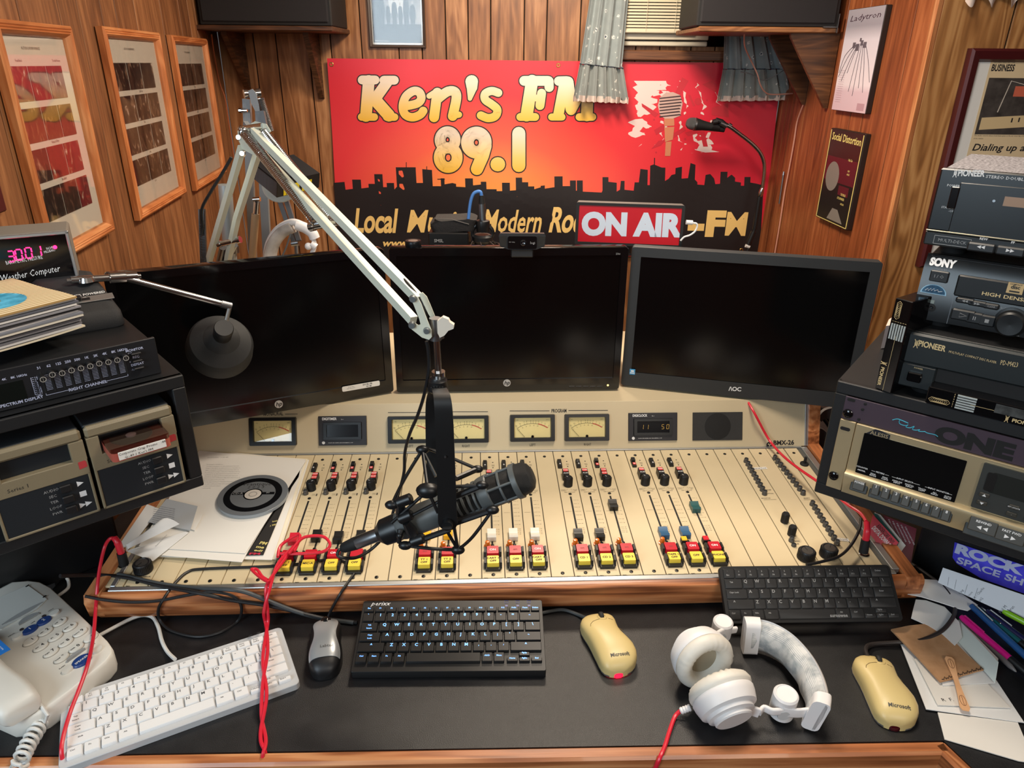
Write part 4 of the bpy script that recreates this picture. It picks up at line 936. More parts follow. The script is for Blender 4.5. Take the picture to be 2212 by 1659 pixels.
# ---- graphic equaliser on top
EQM = LM @ T_((0,RLh + .001,-.028)); EP = PL(EQM); eu = EP.uv
def equaliser():
    xr = eu(338,750).x; hh = eu(335.5,728).y; w = .43; d = .27
    m = thing('graphic_equaliser','long black graphic equaliser with slider row, lying on top of the left rack','equaliser',EQM)
    g = G(); g.box((xr - w / 2,hh / 2 + .002,-d / 2 - .004),(w - .012,hh - .008,d),.002); g.obj('case',RACKM,m)
    g = G(); g.box((xr - w / 2,hh / 2,-.002),(w,hh,.006),.001); g.obj('front_panel',M('eq_panel',(26,27,30),.42),m)
    sx = [eu(x,y) for x,y in ((100,820),(120,812),(142,808),(163,800),(183,795),(203,790),(222,784),(240,779),(260,776),(277,772))]
    A = eu(99,850); B = eu(275,806); yb,yt = eu(99,852).y,eu(100,806).y
    x0,x1 = A.x,B.x; pit = (x1 - x0) / 9; yb = hh * .26; yt = hh * .68
    cap_me = None; gp = G(); txt = G()
    for i in range(10):
        x = x0 + pit * i; y = yt + (-.003,.001,0,.001,.001,.001,.002,.001,.001,.001)[i]
        g = G(); g.box((x,(yb + yt) / 2,.0013),(.0022,yt - yb + .008,.0006)); g.obj('slot',BLKM,m)
        g = G(); g.cyl((x,y,.0015),(x,y,.014),.0042,n=14); k = g.obj('slider',BLK,m)
        g = G(); g.lathe([(.0032,.0142),(.0042,.0142),(.0042,.0145),(.0032,.0145)],16,T_((x,y,0)),True); g.box((x,y,.0143),(.0004,.005,.0003),0); g.obj('cap_ring',M('ring_silver',(190,186,178),.4,.5),k)
        txt.text(('31','62','125','250','500','1K','2K','4K','8K','16KHz')[i],.0052,(x,hh * .83,.0013),var='b')
        if i < 9:
            for j in range(11): yy = yb + (yt - yb) * j / 11; gp.poly([(x + pit * .22,yy),(x + pit * .85,yy),(x + pit * .85,yy + .0005),(x + pit * .22,yy + .0005)],.0013)
    def seg(xa,ya,xb,yb_): gp.poly([(min(xa,xb) - .0003,min(ya,yb_) - .0003),(max(xa,xb) + .0003,min(ya,yb_) - .0003),(max(xa,xb) + .0003,max(ya,yb_) + .0003),(min(xa,xb) - .0003,max(ya,yb_) + .0003)],.0013)
    yl = hh * .14
    seg(x0,yl,x0 + pit * 3,yl); seg(x0 + pit * 5.9,yl,x1,yl); seg(x0,yl,x0,yl + .005); seg(x1,yl,x1,yl + .005)
    txt.text('RIGHT CHANNEL',.0066,(x0 + pit * 4.45,yl - .0025,.0013),var='b'); txt.text('SPECTRUM DISPLAY',.0062,(x0 - pit * 2.6,hh * .1,.0013),var='b')
    xs = x0 - pit * 1.05; seg(xs,hh * .22,xs,hh * .66)
    for j,t in enumerate(('+6','+3','0','-3','-6','-9','-12','-15','-18','-21')): y = hh * (.65 - .047 * j); seg(xs,y,xs + .003,y); txt.text(t,.0042,(xs + .004,y - .0015,.0013),'l')
    txt.text('(dB)',.0042,(xs + .004,hh * .16,.0013)); txt.text('+12',.0042,(x1 + .006,hh * .7,.0013),'l'); txt.text('0',.0042,(x1 + .006,hh * .47,.0013),'l'); txt.text('-12',.0042,(x1 + .006,hh * .25,.0013),'l')
    for j,t in enumerate(('500','1K','2K','4K','8K','16KHz')): txt.text(t,.0046,(xs - .062 + .0105 * j,hh * .74,.0013),var='b')
    g = G(); g.box((xs - .075,hh * .42,.0012),(.13,hh * .48,.0006)); g.obj('spectrum_window',M('display_green',(16,20,18),.25),m)
    for j,t in enumerate(('MONITOR','REC','DEFEAT')):
        y = hh * (.7 - .2 * j); g = G(); g.box((x1 + pit * 1.35,y,.004),(pit * 1.2,.0035,.008),.001); g.obj('push_button',BLK,m); txt.text(t,.0054,(x1 + pit * 1.35,y + .004,.0013),var='b')
    txt.obj('panel_lettering',M('eq_print',(186,190,214),.6),m); gp.obj('scale_lines',M('eq_print'),m)
    return hh,xr
EQH,EQX = equaliser()
ZE = (EQM @ V((0,EQH,0))).z - .002
# ---- lamp with a transformer base
def desk_lamp():
    p = onz(274,704,ZE); q = onz(160,724,ZE); x = (p - q); x.z = 0
    Mt = frame((p.x,p.y,ZE),x,y=(0,0,1)); m = thing('desk_lamp','black magnifier style lamp with chrome jointed arm on a transformer base','lamp',Mt)
    w,d = .125,.19
    def ring(y,inx,inf,inb,r=.012): return [(a,y,b) for a,b in rrect(w - 2 * inx,d - inf - inb,r,3,-w / 2,-d / 2 + (inb - inf) / 2)]
    hb = .062
    g = G(); g.loft([ring(0,.002,.002,.002),ring(.003,0,0,0),ring(.024,.002,.003,.002),ring(.031,.006,.012,.004),ring(hb - .006,.016,.085,.014),ring(hb,.026,.098,.024,.02)]); m_b = g.obj('transformer_base',M('crackle_black',(36,38,41),.6,bump=(1500,.4)),m,ang=50)
    # sloped front with switch plate
    a = V((0,.033,-.016)); b = V((0,.055,-.082)); sl = (b - a).normalized()
    F = Mx.Translation(V((-w / 2 - .012,0,0)) + a) @ frame((0,0,0),(1,0,0),y=sl)
    g = G(); g.box((.02,.026,.0012),(.1,.016,.0012),.0003); pl = g.obj('switch_plate',ALU,m,F)
    g = G(); g.box((.025,.0265,.0016),(.022,.007,.001)); g.box((.019,.0265,.005),(.01,.0085,.008),.001); g.obj('slide_switch',BLK,m,F)
    g = G(); g.text('TRANSFORMER POWERED',.0085,(.02,.037,.0016),var='b',sx=.8); g.text('LO   OFF   HI',.004,(.02,.0305,.002)); g.obj('plate_lettering',WINK,m,F)
    inv = Mt.inverted(); L = lambda px,py,y: inv @ ony(px,py,y)
    yb = (Mt @ V((-w * .6,hb,-d * .62))).y
    j0 = L(186,603,yb); j1 = L(254,599,yb + .03); j2 = L(497,661,1.27)
    g = G(); g.cyl((j0.x,hb - .002,j0.z),(j0.x,j0.y + .004,j0.z),.014,.011,18); g.obj('swivel_post',CHROME,m)
    g = G(); a0 = j0 + (j0 - j1).normalized() * .022; g.cyl(a0,j1,.0058,n=14); g.cyl(a0 - (j1 - j0).normalized() * .006,a0,.003,n=10); g.obj('arm',CHROME,m)
    dv = (j1 - j0).normalized(); g = G(); g.cyl(j1 - dv * .012,j1 + dv * .012,.0095,n=18); g.cyl(j1 + dv * .012,j1 + dv * .03,.0075,n=16); g.cyl(j1 + dv * .03,j1 + dv * .036,.004,n=12); g.obj('joint',CHROME,m)
    g = G(); g.cyl(j1 + dv * .006,j2,.0056,n=14); g.obj('arm',CHROME,m)
    g = G(); g.cyl(j2 - (j2 - j1).normalized() * .016,j2 + (j2 - j1).normalized() * .002,.0068,n=16); g.obj('end_collar',STEEL,m)
    ax = (CR * .42 - CD * .36 - _fw * .83).normalized(); axl = (inv.to_3x3() @ ax).normalized()
    cc = L(477,741,1.275); S = frame(cc,axl.orthogonal(),z=axl)
    g = G(); g.lathe([(.0585,-.030),(.06,-.031),(.0612,-.03),(.0595,-.004),(.0545,.006),(.0165,.032),(.0165,.036),(.0152,.036),(.053,.0035),(.058,-.006)],40,S,True); g.obj('shade',M('shade_black',(40,42,44),.55,bump=(1800,.35)),m,ang=25)
    g = G(); g.lathe([(.0148,.03),(.0165,.034),(.0165,.056),(.0172,.0565),(.0172,.066),(.016,.068),(0,.068)],28,S); g.obj('lamp_cap',M('cap_black',(30,30,31),.5),m)
    e = S @ V((0,0,.05)); g = G(); up = (j2 - e).normalized(); k = e + up * .014
    g.cyl(k,j2,.0042,n=10); g.obj('shade_bracket',CHROME,m)
    g = G(); pts = [k + V((.004 * cos(t * 1.3),.004 * sin(t),.004 * sin(t * 1.7))) * 1.5 for t in [i * .5 for i in range(14)]]; g.tube(cr(pts,4),.001,5); g.obj('wire_wrap',CHROME,m)
desk_lamp()
# ---- barometer
def barometer():
    zb = ZE + .001; pr = onz(173,606,1.315)
    x = LM.to_3x3() @ V((1,0,0)); x = Mx.Rotation(-.22,3,'Z') @ x; Mt = frame((pr.x,pr.y,zb),x,y=(0,0,1)); P_ = PL(Mt).uv
    m = thing('barometer','grey cased digital barometer with glowing red figures behind the record stack','barometer',Mt)
    h = P_(147,497).y; w = .24; dp = .085
    sh = frame((0,0,0),(1,0,0),y=(0,1,0))
    g = G(); g.box((-w / 2,h / 2 + .003,-dp / 2),(w,h - .006,dp),.003); g.obj('case',M('barometer_grey',(128,122,112),.5),m)
    for c,s in (((-w / 2,h - .003,.002),(w,.005,.007)),((-.0025,h / 2,.002),(.005,h,.007)),((-w + .0025,h / 2,.002),(.005,h,.007)),((-w / 2,.004,.002),(w,.004,.007))):
        g = G(); g.box(c,s,.001); g.obj('trim_strip',ALU,m)
    g = G(); g.box((-w / 2,h / 2,.001),(w - .01,h - .01,.003)); g.obj('front_panel',BLKG,m)
    g = G(); k = .0027
    s7 = {'3': 'abgcd','0': 'abcdef','1': 'bc'}
    pts = [P_(x,y) for x,y in ((24,553),(41,549.5),(62,545.5),(82,541.5))]
    for ch,p in zip('3001',pts):
        for sg in s7[ch]:
            X,Y,hor = {'a': (0,1,1),'b': (1,.5,0),'c': (1,-.5,0),'d': (0,-1,1),'e': (-1,-.5,0),'f': (-1,.5,0),'g': (0,0,1)}[sg]
            g.box((p.x + X * .0043 + Y * .0008,p.y + Y * .0085,.0032),(.0062,.0018,.0008) if hor else (.0018,.0066,.0008),0)
    p = P_(50,555); g.box((p.x,p.y - .001,.0032),(.002,.002,.0008)); p = P_(119,533); g.cyl((p.x,p.y,.003),(p.x,p.y,.0045),.003,n=12)
    g.obj('digits',M('led_red',(255,40,90),.4,emit=((255,24,80),5)),m)
    g = G(); a,b = P_(14,571),P_(93,558); fit(g,'BAROMETRIC PRESSURE',a,b,.006,.0032)
    a,b = P_(101,539),P_(118,535); fit(g,'INCHES',a,b,.0038,.0032); a,b = P_(96,546.5),P_(120,541); fit(g,'MILLIBARS',a,b,.0038,.0032)
    a,b = P_(-46,616),P_(130,585); fit(g,'Digital Weather Computer',(a.x,a.y),(b.x,b.y),.0105,.0032,'r',.35); g.obj('panel_lettering',WINK,m)
barometer()
# ---- stack of single records in paper sleeves on a blue grey box
def records():
    z0 = ZE + .022
    b = onz(48,738,ZE + .001); x = LM.to_3x3() @ V((1,0,0))
    Mt = frame((b.x,b.y,ZE),x,y=(0,0,1)); m = thing('plastic_case','blue grey plastic case under the stack of record sleeves','case',Mt)
    g = G(); g.box((-.075,.01,-.03),(.15,.02,.09),.002); g.obj('body',M('case_blue_grey',(74,92,116),.5),m)
    for i in range(3): g = G(); g.box((-.02 - .04 * i,.006,.0152),(.012,.006,.002),.0005); g.obj('clip',M('case_blue_dark',(50,64,84),.5),m)
    n = 15; zt = z0 + .052; c = onz(165,640,zt)
    e1 = onz(0,589,zt) - onz(160,633,zt); e1.z = 0; e1.normalize(); e2 = V((-e1.y,e1.x,0)); e2 = e2 if e2.dot(onz(0,692,zt) - c) > 0 else -e2
    cols = [(222,206,172),(210,206,200),(92,94,104),(216,212,206),(140,138,142),(40,38,40),(206,200,196),(120,122,130),(214,206,190),(60,58,62),(196,194,196),(110,108,112),(208,204,200),(80,80,86),(214,202,176)]
    th = .0026; gap = (zt - z0 - th) / (n - 1)
    stripe = N('striped_sleeve'); tc = stripe.n('ShaderNodeTexCoord').outputs['Object']; wv = stripe.n('ShaderNodeTexWave',Scale=42.0,bands_direction='X'); stripe.l(tc,wv.inputs[0]); stripe.l(stripe.ramp(wv.outputs[0],[(.25,(176,142,88)),(.5,(232,216,178))]),stripe.b.inputs['Base Color']); stripe.b.inputs['Roughness'].default_value = .8
    for i in range(n):
        a = .05 * (rnd.random() - .5) if i else 0; sh = (rnd.random() - .5) * .008 if i else 0
        X = Mx.Rotation(a,3,'Z') @ e1; z = zt - th - gap * i
        o = c + e1 * sh + e2 * (rnd.random() - .5) * .006; o.z = z
        Y = V((-X.y,X.x,0)); Y = Y if Y.dot(e2) > 0 else -Y; up = X.cross(Y)
        Mt = Mx(((X.x,Y.x,up.x,o.x),(X.y,Y.y,up.y,o.y),(X.z,Y.z,up.z,o.z),(0,0,0,1)))
        bow = .004 if i == n - 1 else 0; sg = up.z
        g = G(); g.slab(lambda u_,v_: V((u_ * .18,v_ * .18,sg * (bow * ((u_ - .5) ** 2 + (v_ - .5) ** 2) * 2 + .0006 * sin(u_ * 9 + i)))),-th * sg if sg > 0 else th * .8,10,10)
        lab = 'striped cream record sleeve with a round blue label, top of the stack on the left' if i == 0 else 'curled cream record sleeve at the very bottom of the stack' if i == n - 1 else '%s paper record sleeve, %s from the top of the stack' % ('dark' if sum(cols[i]) < 320 else 'grey' if sum(cols[i]) < 480 else 'white',('second','third','fourth','fifth','sixth','seventh','eighth','ninth','tenth','eleventh','twelfth','thirteenth','fourteenth')[i - 1])
        o_ = g.obj('record_sleeve',stripe.m if i == 0 else M('sleeve_%d' % i,cols[i],.75),None,Mt,ang=60); tag(o_,lab,'record','record sleeves in the stack'); 
        if i == 0:
            q = Mt.inverted() @ onz(0,648,zt + .001); g = G(); g.lathe([(.012,0),(.044,0),(.044,.0003),(.012,.0003)],30,T_((q.x - .0,q.y + .012,sg * .0034)),True)
            g.obj('record_label',M('label_blue',(70,170,206),.6,var=(60,30)),o_)
records()
# ================================================================ RIGHT EQUIPMENT RACK
RA,RB = onz(1758,1062,ZR),onz(2212,1213,ZR)
rkR,RM = rack('black open rack right of the console holding the gold tape recorder',RA,RB,False,.48,.2065,.36,0)
RP = PL(RM); ru = RP.uv
GOLD = M('champagne_metal',(196,178,142),.38,.55,var=(3,5)); PURP = M('telephone_purple',(66,52,64),.5); DKG = M('dark_grey_plastic',(54,56,54),.5)
def tri(g,x,y,s,d,z):
    g.poly([(x - s * d,y + s),(x - s * d,y - s),(x + s * d,y)][::(1 if d > 0 else -1)],z)
def phone_unit():
    P = PL(RM @ T_((0,0,.0015))); a = P.uv(1828,852); b = P.uv(1816,900); y0 = .1465; y1 = .1855; x0 = a.x; w = .437
    m = thing('phone_hybrid','purple fronted phone interface unit at the top of the right rack','phone unit',RM @ T_((x0,y0,.0015)))
    h = y1 - y0; g = G(); g.box((w / 2,h / 2,-.0015),(w,h,.003),.0006); g.obj('front_panel',PURP,m)
    g = G(); g.box((w / 2,h / 2,-.13),(w - .03,h - .004,.25)); g.obj('case',RACKM,m)
    for x,y in ((.028,.6),(.03,.86),(.026,.14)): g = G(); g.lathe([(.0024,.0),(.0022,.0012),(0,.0014)],10,T_((x,h * y,0))); g.obj('screw',BLKM,m)
    g = G(); g.prism(rrect(.012,.005,.0024,3,.009,h * .88),-.0005,.0006); g.obj('mounting_slot',BLKM,m)
    q = P.uv(1832,893); g = G(); g.lathe([(.0078,0),(.0078,.0015),(.006,.003),(.003,.0034),(.0025,.002),(0,.002)],18,T_((q.x - x0,q.y - y0,.001))); g.obj('rack_screw',BLKG,m)
    g = G(); pts = [(1928,907),(1940,905),(1955,911),(1962,914),(1945,907),(1943,914),(1950,918),(1958,919),(1962,917),(1957,922),(1966,924),(1975,921),(1971,927),(1979,929),(1987,928),(1984,931),(1992,932),(1998,932),(2003,935),(2020,939),(2026,943)]
    pl = [P.uv(*p) for p in pts]; g.tube([(p.x - x0,p.y - y0,.0004) for p in cr(pl,4)],.00065,5); g.obj('script_lettering',M('cyan_print',(60,170,196),.5),m)
    g = G(); a,b = P.uv(2012,966),P.uv(2182,989); c = P.uv(2012,940)
    fit(g,'ONE',(a.x - x0,.006),(P.uv(2186,988).x - x0,.006),h * .58,.0004,'o'); g.obj('unit_lettering',BLKM,m)
phone_unit()
def tape_recorder():
    x0 = ru(1795,1000).x; y0,y1 = .0205,.146; h = y1 - y0; w = .437
    Mt = RM @ T_((x0,y0,.004)); m = thing('tape_recorder','champagne gold multitrack tape recorder with black display in the right rack','tape recorder',Mt)
    P = PL(Mt); u_ = P.uv
    g = G(); g.box((w / 2,h / 2,-.13),(w - .03,h - .006,.24)); g.obj('case',RACKM,m)
    ex = u_(1850,915).x
    g = G(); g.box((ex / 2,h / 2,-.002),(ex - .001,h,.005),.0008); g.obj('rack_ear',GOLD,m)
    g = G(); g.box(((ex + w) / 2,h * .66,-.001),(w - ex - .001,h * .68,.006),.0008); g.obj('upper_fascia',GOLD,m)
    pf = [(0,.002),(h * .26,.012),(h * .31,.0105),(h * .34,.003),(h * .34,-.004),(0,-.004)]
    g = G(); g.loft([[(x,y,z) for y,z in pf] for x in (ex + .001,w)]); g.obj('lower_fascia',GOLD,m)
    for px,py in ((1826,926),): 
        p = u_(px,py); g = G(); g.prism(rrect(.015,.0058,.0028,4,p.x,p.y),.0,.0012); g.obj('mounting_slot',BLKM,m)
    p = u_(1801,1027); g = G(); g.lathe([(.0078,0),(.0078,.0015),(.006,.003),(.003,.0034),(.0025,.002),(0,.002)],18,T_((p.x,p.y,.001))); g.obj('rack_screw',BLKG,m)
    # display
    c = [u_(*q) for q in ((1866,930),(2090,997),(2065,1087),(1850,1017))]; X0,X1 = min(q.x for q in c) + .002,max(q.x for q in c) - .002; Y1 = sum((c[0].y,c[1].y)) / 2; Y0 = sum((c[2].y,c[3].y)) / 2
    g = G(); g.prism(rrect(X1 - X0,Y1 - Y0,.0015,2,(X0 + X1) / 2,(Y0 + Y1) / 2),.0005,.0032); d = g.obj('display_window',M('display_gloss',(9,9,10),.06,spec=.8),m)
    g = G(); hh = Y1 - Y0; W = X1 - X0
    for i,t in enumerate(('ABS/REL','PEAK','PEAK','ANALOG','DIGITAL','TRACK','ALL','AUTO')):
        x = X0 + W * (.06 + .124 * i); g.text(t,.0034,(x,Y0 + hh * .075,.0034),var='b')
        if i: g.text(('MODE','CLEAR','INPUT','INPUT','COPY','INPUT','INPUT')[i - 1],.0034,(x,Y0 + hh * .035,.0034),var='b')
    for t,f in (('COUNTER',.06),('METERS',.25),('INPUT SELECT',.5),('INPUT MONITOR',.83)): g.text(t,.0036,(X0 + W * f,Y0 + hh * .15,.0034),var='b')
    for a,b in ((.16,.2),(.3,.34),(.37,.43),(.57,.65),(.7,.75),(.91,.96)): g.poly([(X0 + W * a,Y0 + hh * .16),(X0 + W * b,Y0 + hh * .16),(X0 + W * b,Y0 + hh * .167),(X0 + W * a,Y0 + hh * .167)],.0034)
    g.obj('display_lettering',WINK,d)
    a,b = u_(1869,925),u_(1921,939); g = G(); ww = (b.x - a.x); yy = (Y1 + h) / 2 - .001
    g.prism([(X0 + .001,yy - .006),(X0 + .001 + ww,yy - .006),(X0 + .001 + ww,yy + .003),(X0 + .02,yy + .006),(X0 + .014,yy + .006)],.002,.003); k = g.obj('maker_plate',M('plate_navy',(36,38,44),.4),m)
    g = G(); fit(g,'ALESIS',(X0 + .008,yy - .004),(X0 + ww - .001,yy - .004),.0062,.0034,'b'); g.obj('maker_lettering',GOLD,k)
    # power and track buttons
    def zl(y): return .002 + .01 * min(1,y / (h * .26))
    def btn(px,py,w_,h_,t,name='track_button'):
        p = u_(px,py,.011); z = zl(p.y); T = T_((p.x,p.y,z)) @ RX(-.27)
        g = G(); g.box((0,0,.003),(w_,h_,.006),.0012); o = g.obj(name,M('button_charcoal',(62,60,54),.45),m,T)
        if t:
            g = G(); [g.text(q,.0042 if len(t[0]) > 1 else .006,(0,h_ * .2 - i * .006,.0062),var='b') for i,q in enumerate(t)]; g.obj('button_lettering',WINK,o)
        return p
    def plate(pa,pb,hh_):
        a,b = u_(*pa,.011),u_(*pb,.011); cx = (a.x + b.x) / 2; cy = (a.y + b.y) / 2; T = T_((cx,cy,zl(cy) - .0005)) @ RX(-.27)
        g = G(); g.box((0,0,.001),(b.x - a.x,hh_,.0035),.0012); g.obj('button_surround',DKG,m,T)
    plate((1837,1046),(1875,1054),.022); plate((1877,1062),(2058,1112),.0235); plate((2084,1132),(2225,1180),.03)
    btn(1856,1048,.018,.016,['POWER'],'power_button')
    for i in range(8): btn(1892 + (2043 - 1892) * i / 7,1057 + (1113 - 1057) * i / 7,.0115,.0175,[str(i + 1)])
    for (px,py,t,d) in ((2123,1136,'REWIND',-1),(2183,1157,'FAST FWD',1)):
        p = btn(px,py,.036,.0215,None,'transport_button'); z = zl(p.y); T = T_((p.x,p.y,z)) @ RX(-.27)
        g = G(); g.text(t,.005,(0,.0035,.0064),var='b'); [tri(g,q * .004,-.003,.003,d,.0064) for q in (-1,1)]; g.obj('button_lettering',WINK,m,T)
    # tape door
    c = [u_(*q) for q in ((2123,1007),(2096,1098))]; X0 = (c[0].x + c[1].x) / 2; Yt = h * .99 - .004; Yb = h * .36; X1 = w - .01
    g = G(); g.prism(rrect(X1 - X0,Yt - Yb,.002,2,(X0 + X1) / 2,(Yt + Yb) / 2),.0005,.005); dr = g.obj('tape_door',DKG,m)
    g = G(); yw0,yw1 = Yb + (Yt - Yb) * .42,Yb + (Yt - Yb) * .86; g.prism(rrect(X1 - X0 - .02,yw1 - yw0,.003,2,(X0 + X1) / 2 + .004,(yw0 + yw1) / 2),.0045,.0056); g.obj('door_window',M('door_window',(40,42,40),.25),dr)
    g = G(); g.prism(rrect(.012,yw1 - yw0 - .003,.003,2,X0 + .014,(yw0 + yw1) / 2),.0052,.0061); g.obj('door_grip',M('grip_dark',(26,24,23),.4),dr)
    for i,(fx,fy) in enumerate(((.012,.3),(.012,.12),(.05,.23),(.05,.07),(.072,.22),(.072,.06),(.094,.21),(.094,.05))):
        g = G(); g.box((X0 + fx,Yb + (Yt - Yb) * fy + .003,.006),(.013,.0065,.003),.001); b = g.obj('small_button',M('button_charcoal'),dr)
        g = G()
        if i < 2: s = .0024 * (1 if i == 0 else -1); g.poly([(X0 + fx - .0026,Yb + (Yt - Yb) * fy + .003 - s * .7),(X0 + fx + .0026,Yb + (Yt - Yb) * fy + .003 - s * .7),(X0 + fx,Yb + (Yt - Yb) * fy + .003 + s)][::(1 if i == 0 else -1)],.0077)
        else: g.text(('SET LOCATE','','LOCATE 1','LOCATE 2','AUTO','PLAY')[i - 2] or '-',.0026,(X0 + fx,Yb + (Yt - Yb) * fy + .002,.0077),var='b')
        g.obj('button_lettering',WINK,b)
tape_recorder()
# ---- hi-fi boxes stacked on the rack
DKB = M('hifi_black',(19,22,24),.42); DKB2 = M('hifi_panel',(14,17,19),.3); RT = .2065
def box_unit(name,label,cat,o,w,h,d,mat_top=RACKM):
    x = RM.to_3x3() @ V((1,0,0)); Mt = frame(o,x,y=(0,0,1)); m = thing(name,label,cat,Mt)
    g = G(); g.box((w / 2,h / 2 + .001,-d / 2 - .008),(w - .006,h - .002,d),.0025); g.obj('case',mat_top,m)
    for fx in (.035,w - .035):
        for fz in (-.035,-d + .02): g = G(); g.lathe([(.016,-.0125),(.017,-.011),(.018,.003),(0,.003)],18,T_((fx,0,fz)) @ RX(-pi / 2)); g.obj('foot',BLKM,m)
    return m,Mt
def emblem(g,x,y,s,z):
    for k in (-1,1): g.tube([(x + k * s * (.5 - .34 * cos(t)),y + s * .9 * sin(t),z) for t in [i * .35 - 1.2 for i in range(8)]],s * .09,4)
    g.box((x,y + s * .1,z),(s * .12,s * 1.1,.0003),0); g.tube([(x - s * .25,y + s * .2,z),(x - s * .2,y - s * .2,z),(x,y - s * .35,z),(x + s * .2,y - s * .2,z),(x + s * .25,y + s * .2,z)],s * .08,4)
zc = ZR + RT + .0125
o1 = onz(1934,829,zc)
def cd_changer():
    P0 = PL(frame(o1,RM.to_3x3() @ V((1,0,0)),y=(0,0,1))); h = P0.uv(1962,716).y; w = .42
    m,Mt = box_unit('disc_player','dark multi-disc player at the bottom of the stack, with a disc magazine in its slot','disc player',o1,w,h,.26); u_ = P0.uv
    g = G(); pf = [(0,.0),(h - .006,.0),(h,-.006),(h,-.012),(0,-.012)]; 
    y0,y1 = h * .0,h * .42; xs = u_(2010,850).x
    g.box((w / 2,h * .72,-.004),(w,h * .56,.01),.003); g.box((xs / 2,h * .22,-.004),(xs,h * .44,.01),.002); g.obj('front_panel',M('player_slate',(30,36,38),.4),m)
    g = G(); g.box(((xs + w) / 2,h * .22,-.03),(w - xs,h * .43,.05)); g.obj('slot_liner',BLKM,m)
    p = u_(1976,803 + 10); g = G(); g.box((p.x,p.y,.003),(.019,.0145,.007),.0015); g.obj('power_button',BLKG,m)
    g = G(); a,b = u_(1983,746),u_(2041,759); emblem(g,u_(1980,741).x,u_(1980,742).y,.0075,.0013); fit(g,'PIONEER',a,b,.0082,.0013,'h')
    a,b = u_(2049,761),u_(2152,785); fit(g,'MULTI-PLAY COMPACT DISC PLAYER',a,b,.0034,.0013); a,b = u_(2160,787),u_(2199,793); fit(g,'PD-M423',a,b,.0068,.0013)
    p = u_(1984,797); g.text('POWER',.0034,(p.x,p.y,.0013)); g.obj('panel_lettering',GOLDINK,m)
    return h
h1 = cd_changer()
def magazine(label,T,stripes_first,full=True):
    """flat six-disc magazine: local x long side, y thickness, z out"""
    m = thing('disc_magazine',label,'disc magazine',T,'disc magazines'); L,t,d = .145,.026,.12
    g = G(); g.box((L / 2,t / 2,-d / 2),(L,t,d),.0012); g.obj('shell',BLKG,m)
    g = G()
    for i in range(6): g.box((.05 + .0,t * .12 + i * t * .145 + .001,.0006),(.024,.0022,.0012),0)
    g.obj('disc_tab',M('tab_grey',(170,178,178),.5),m)
    g = G(); pts = [];
    for i in range(6): x = .0105 + i * .0026; g.tube([(x + .0042 * cos(a),t * .3 + .0028 * sin(a),.0003) for a in [j * .7 for j in range(10)]],.00022,4)
    g.tube([(.0065,t * .3 + .0035,.0003),(.028,t * .3 + .0035,.0003),(.031,t * .3,.0003),(.028,t * .3 - .0035,.0003),(.0065,t * .3 - .0035,.0003),(.0035,t * .3,.0003)],.0003,4,True)
    [g.text(str(i + 1),.0036,(.0345,t * .12 + i * t * .145,.0003)) for i in range(6)]; g.text('6-disc',.005,(.072,t * .2,.0003)) if False else None
    fit(g,'PIONEER',(.108,t * .12),(.138,t * .12),.0048,.0003,'h'); emblem(g,.102,t * .2,.0055,.0003); g.box((.1,t * .5,.0003),(.088,.0004,.0002),0)
    g.obj('shell_lettering',GOLDINK,m); return m
# in the player's slot: sticks out
P0 = PL(frame(o1,RM.to_3x3() @ V((1,0,0)),y=(0,0,1)))
q = P0.uv(2004,846,.02); mm = magazine('disc magazine lying in the slot of the bottom disc player, pale dusty window',frame(o1,RM.to_3x3() @ V((1,0,0)),y=(0,0,1)) @ T_((q.x,-.0095,.022)),True)
g = G(); g.box((.11,.017,.0004),(.05,.013,.0006)); g.obj('clear_window',M('dusty_window',(58,60,60),.25,var=(60,30)),mm)
# standing upright beside it
z2 = ZR + RT + .001; pb = onz(1889,838,z2); pb2 = onz(1922,850,z2)
xd = (pb2 - pb); xd.z = 0; xd.normalize(); zn = V((xd.y,-xd.x,0))
Mv = Mx(((0,xd.x,zn.x,pb.x),(0,xd.y,zn.y,pb.y),(-1,0,0,z2 + .145),(0,0,0,1)))
magazine('disc magazine standing on end at the left corner of the right rack',Mv,False)
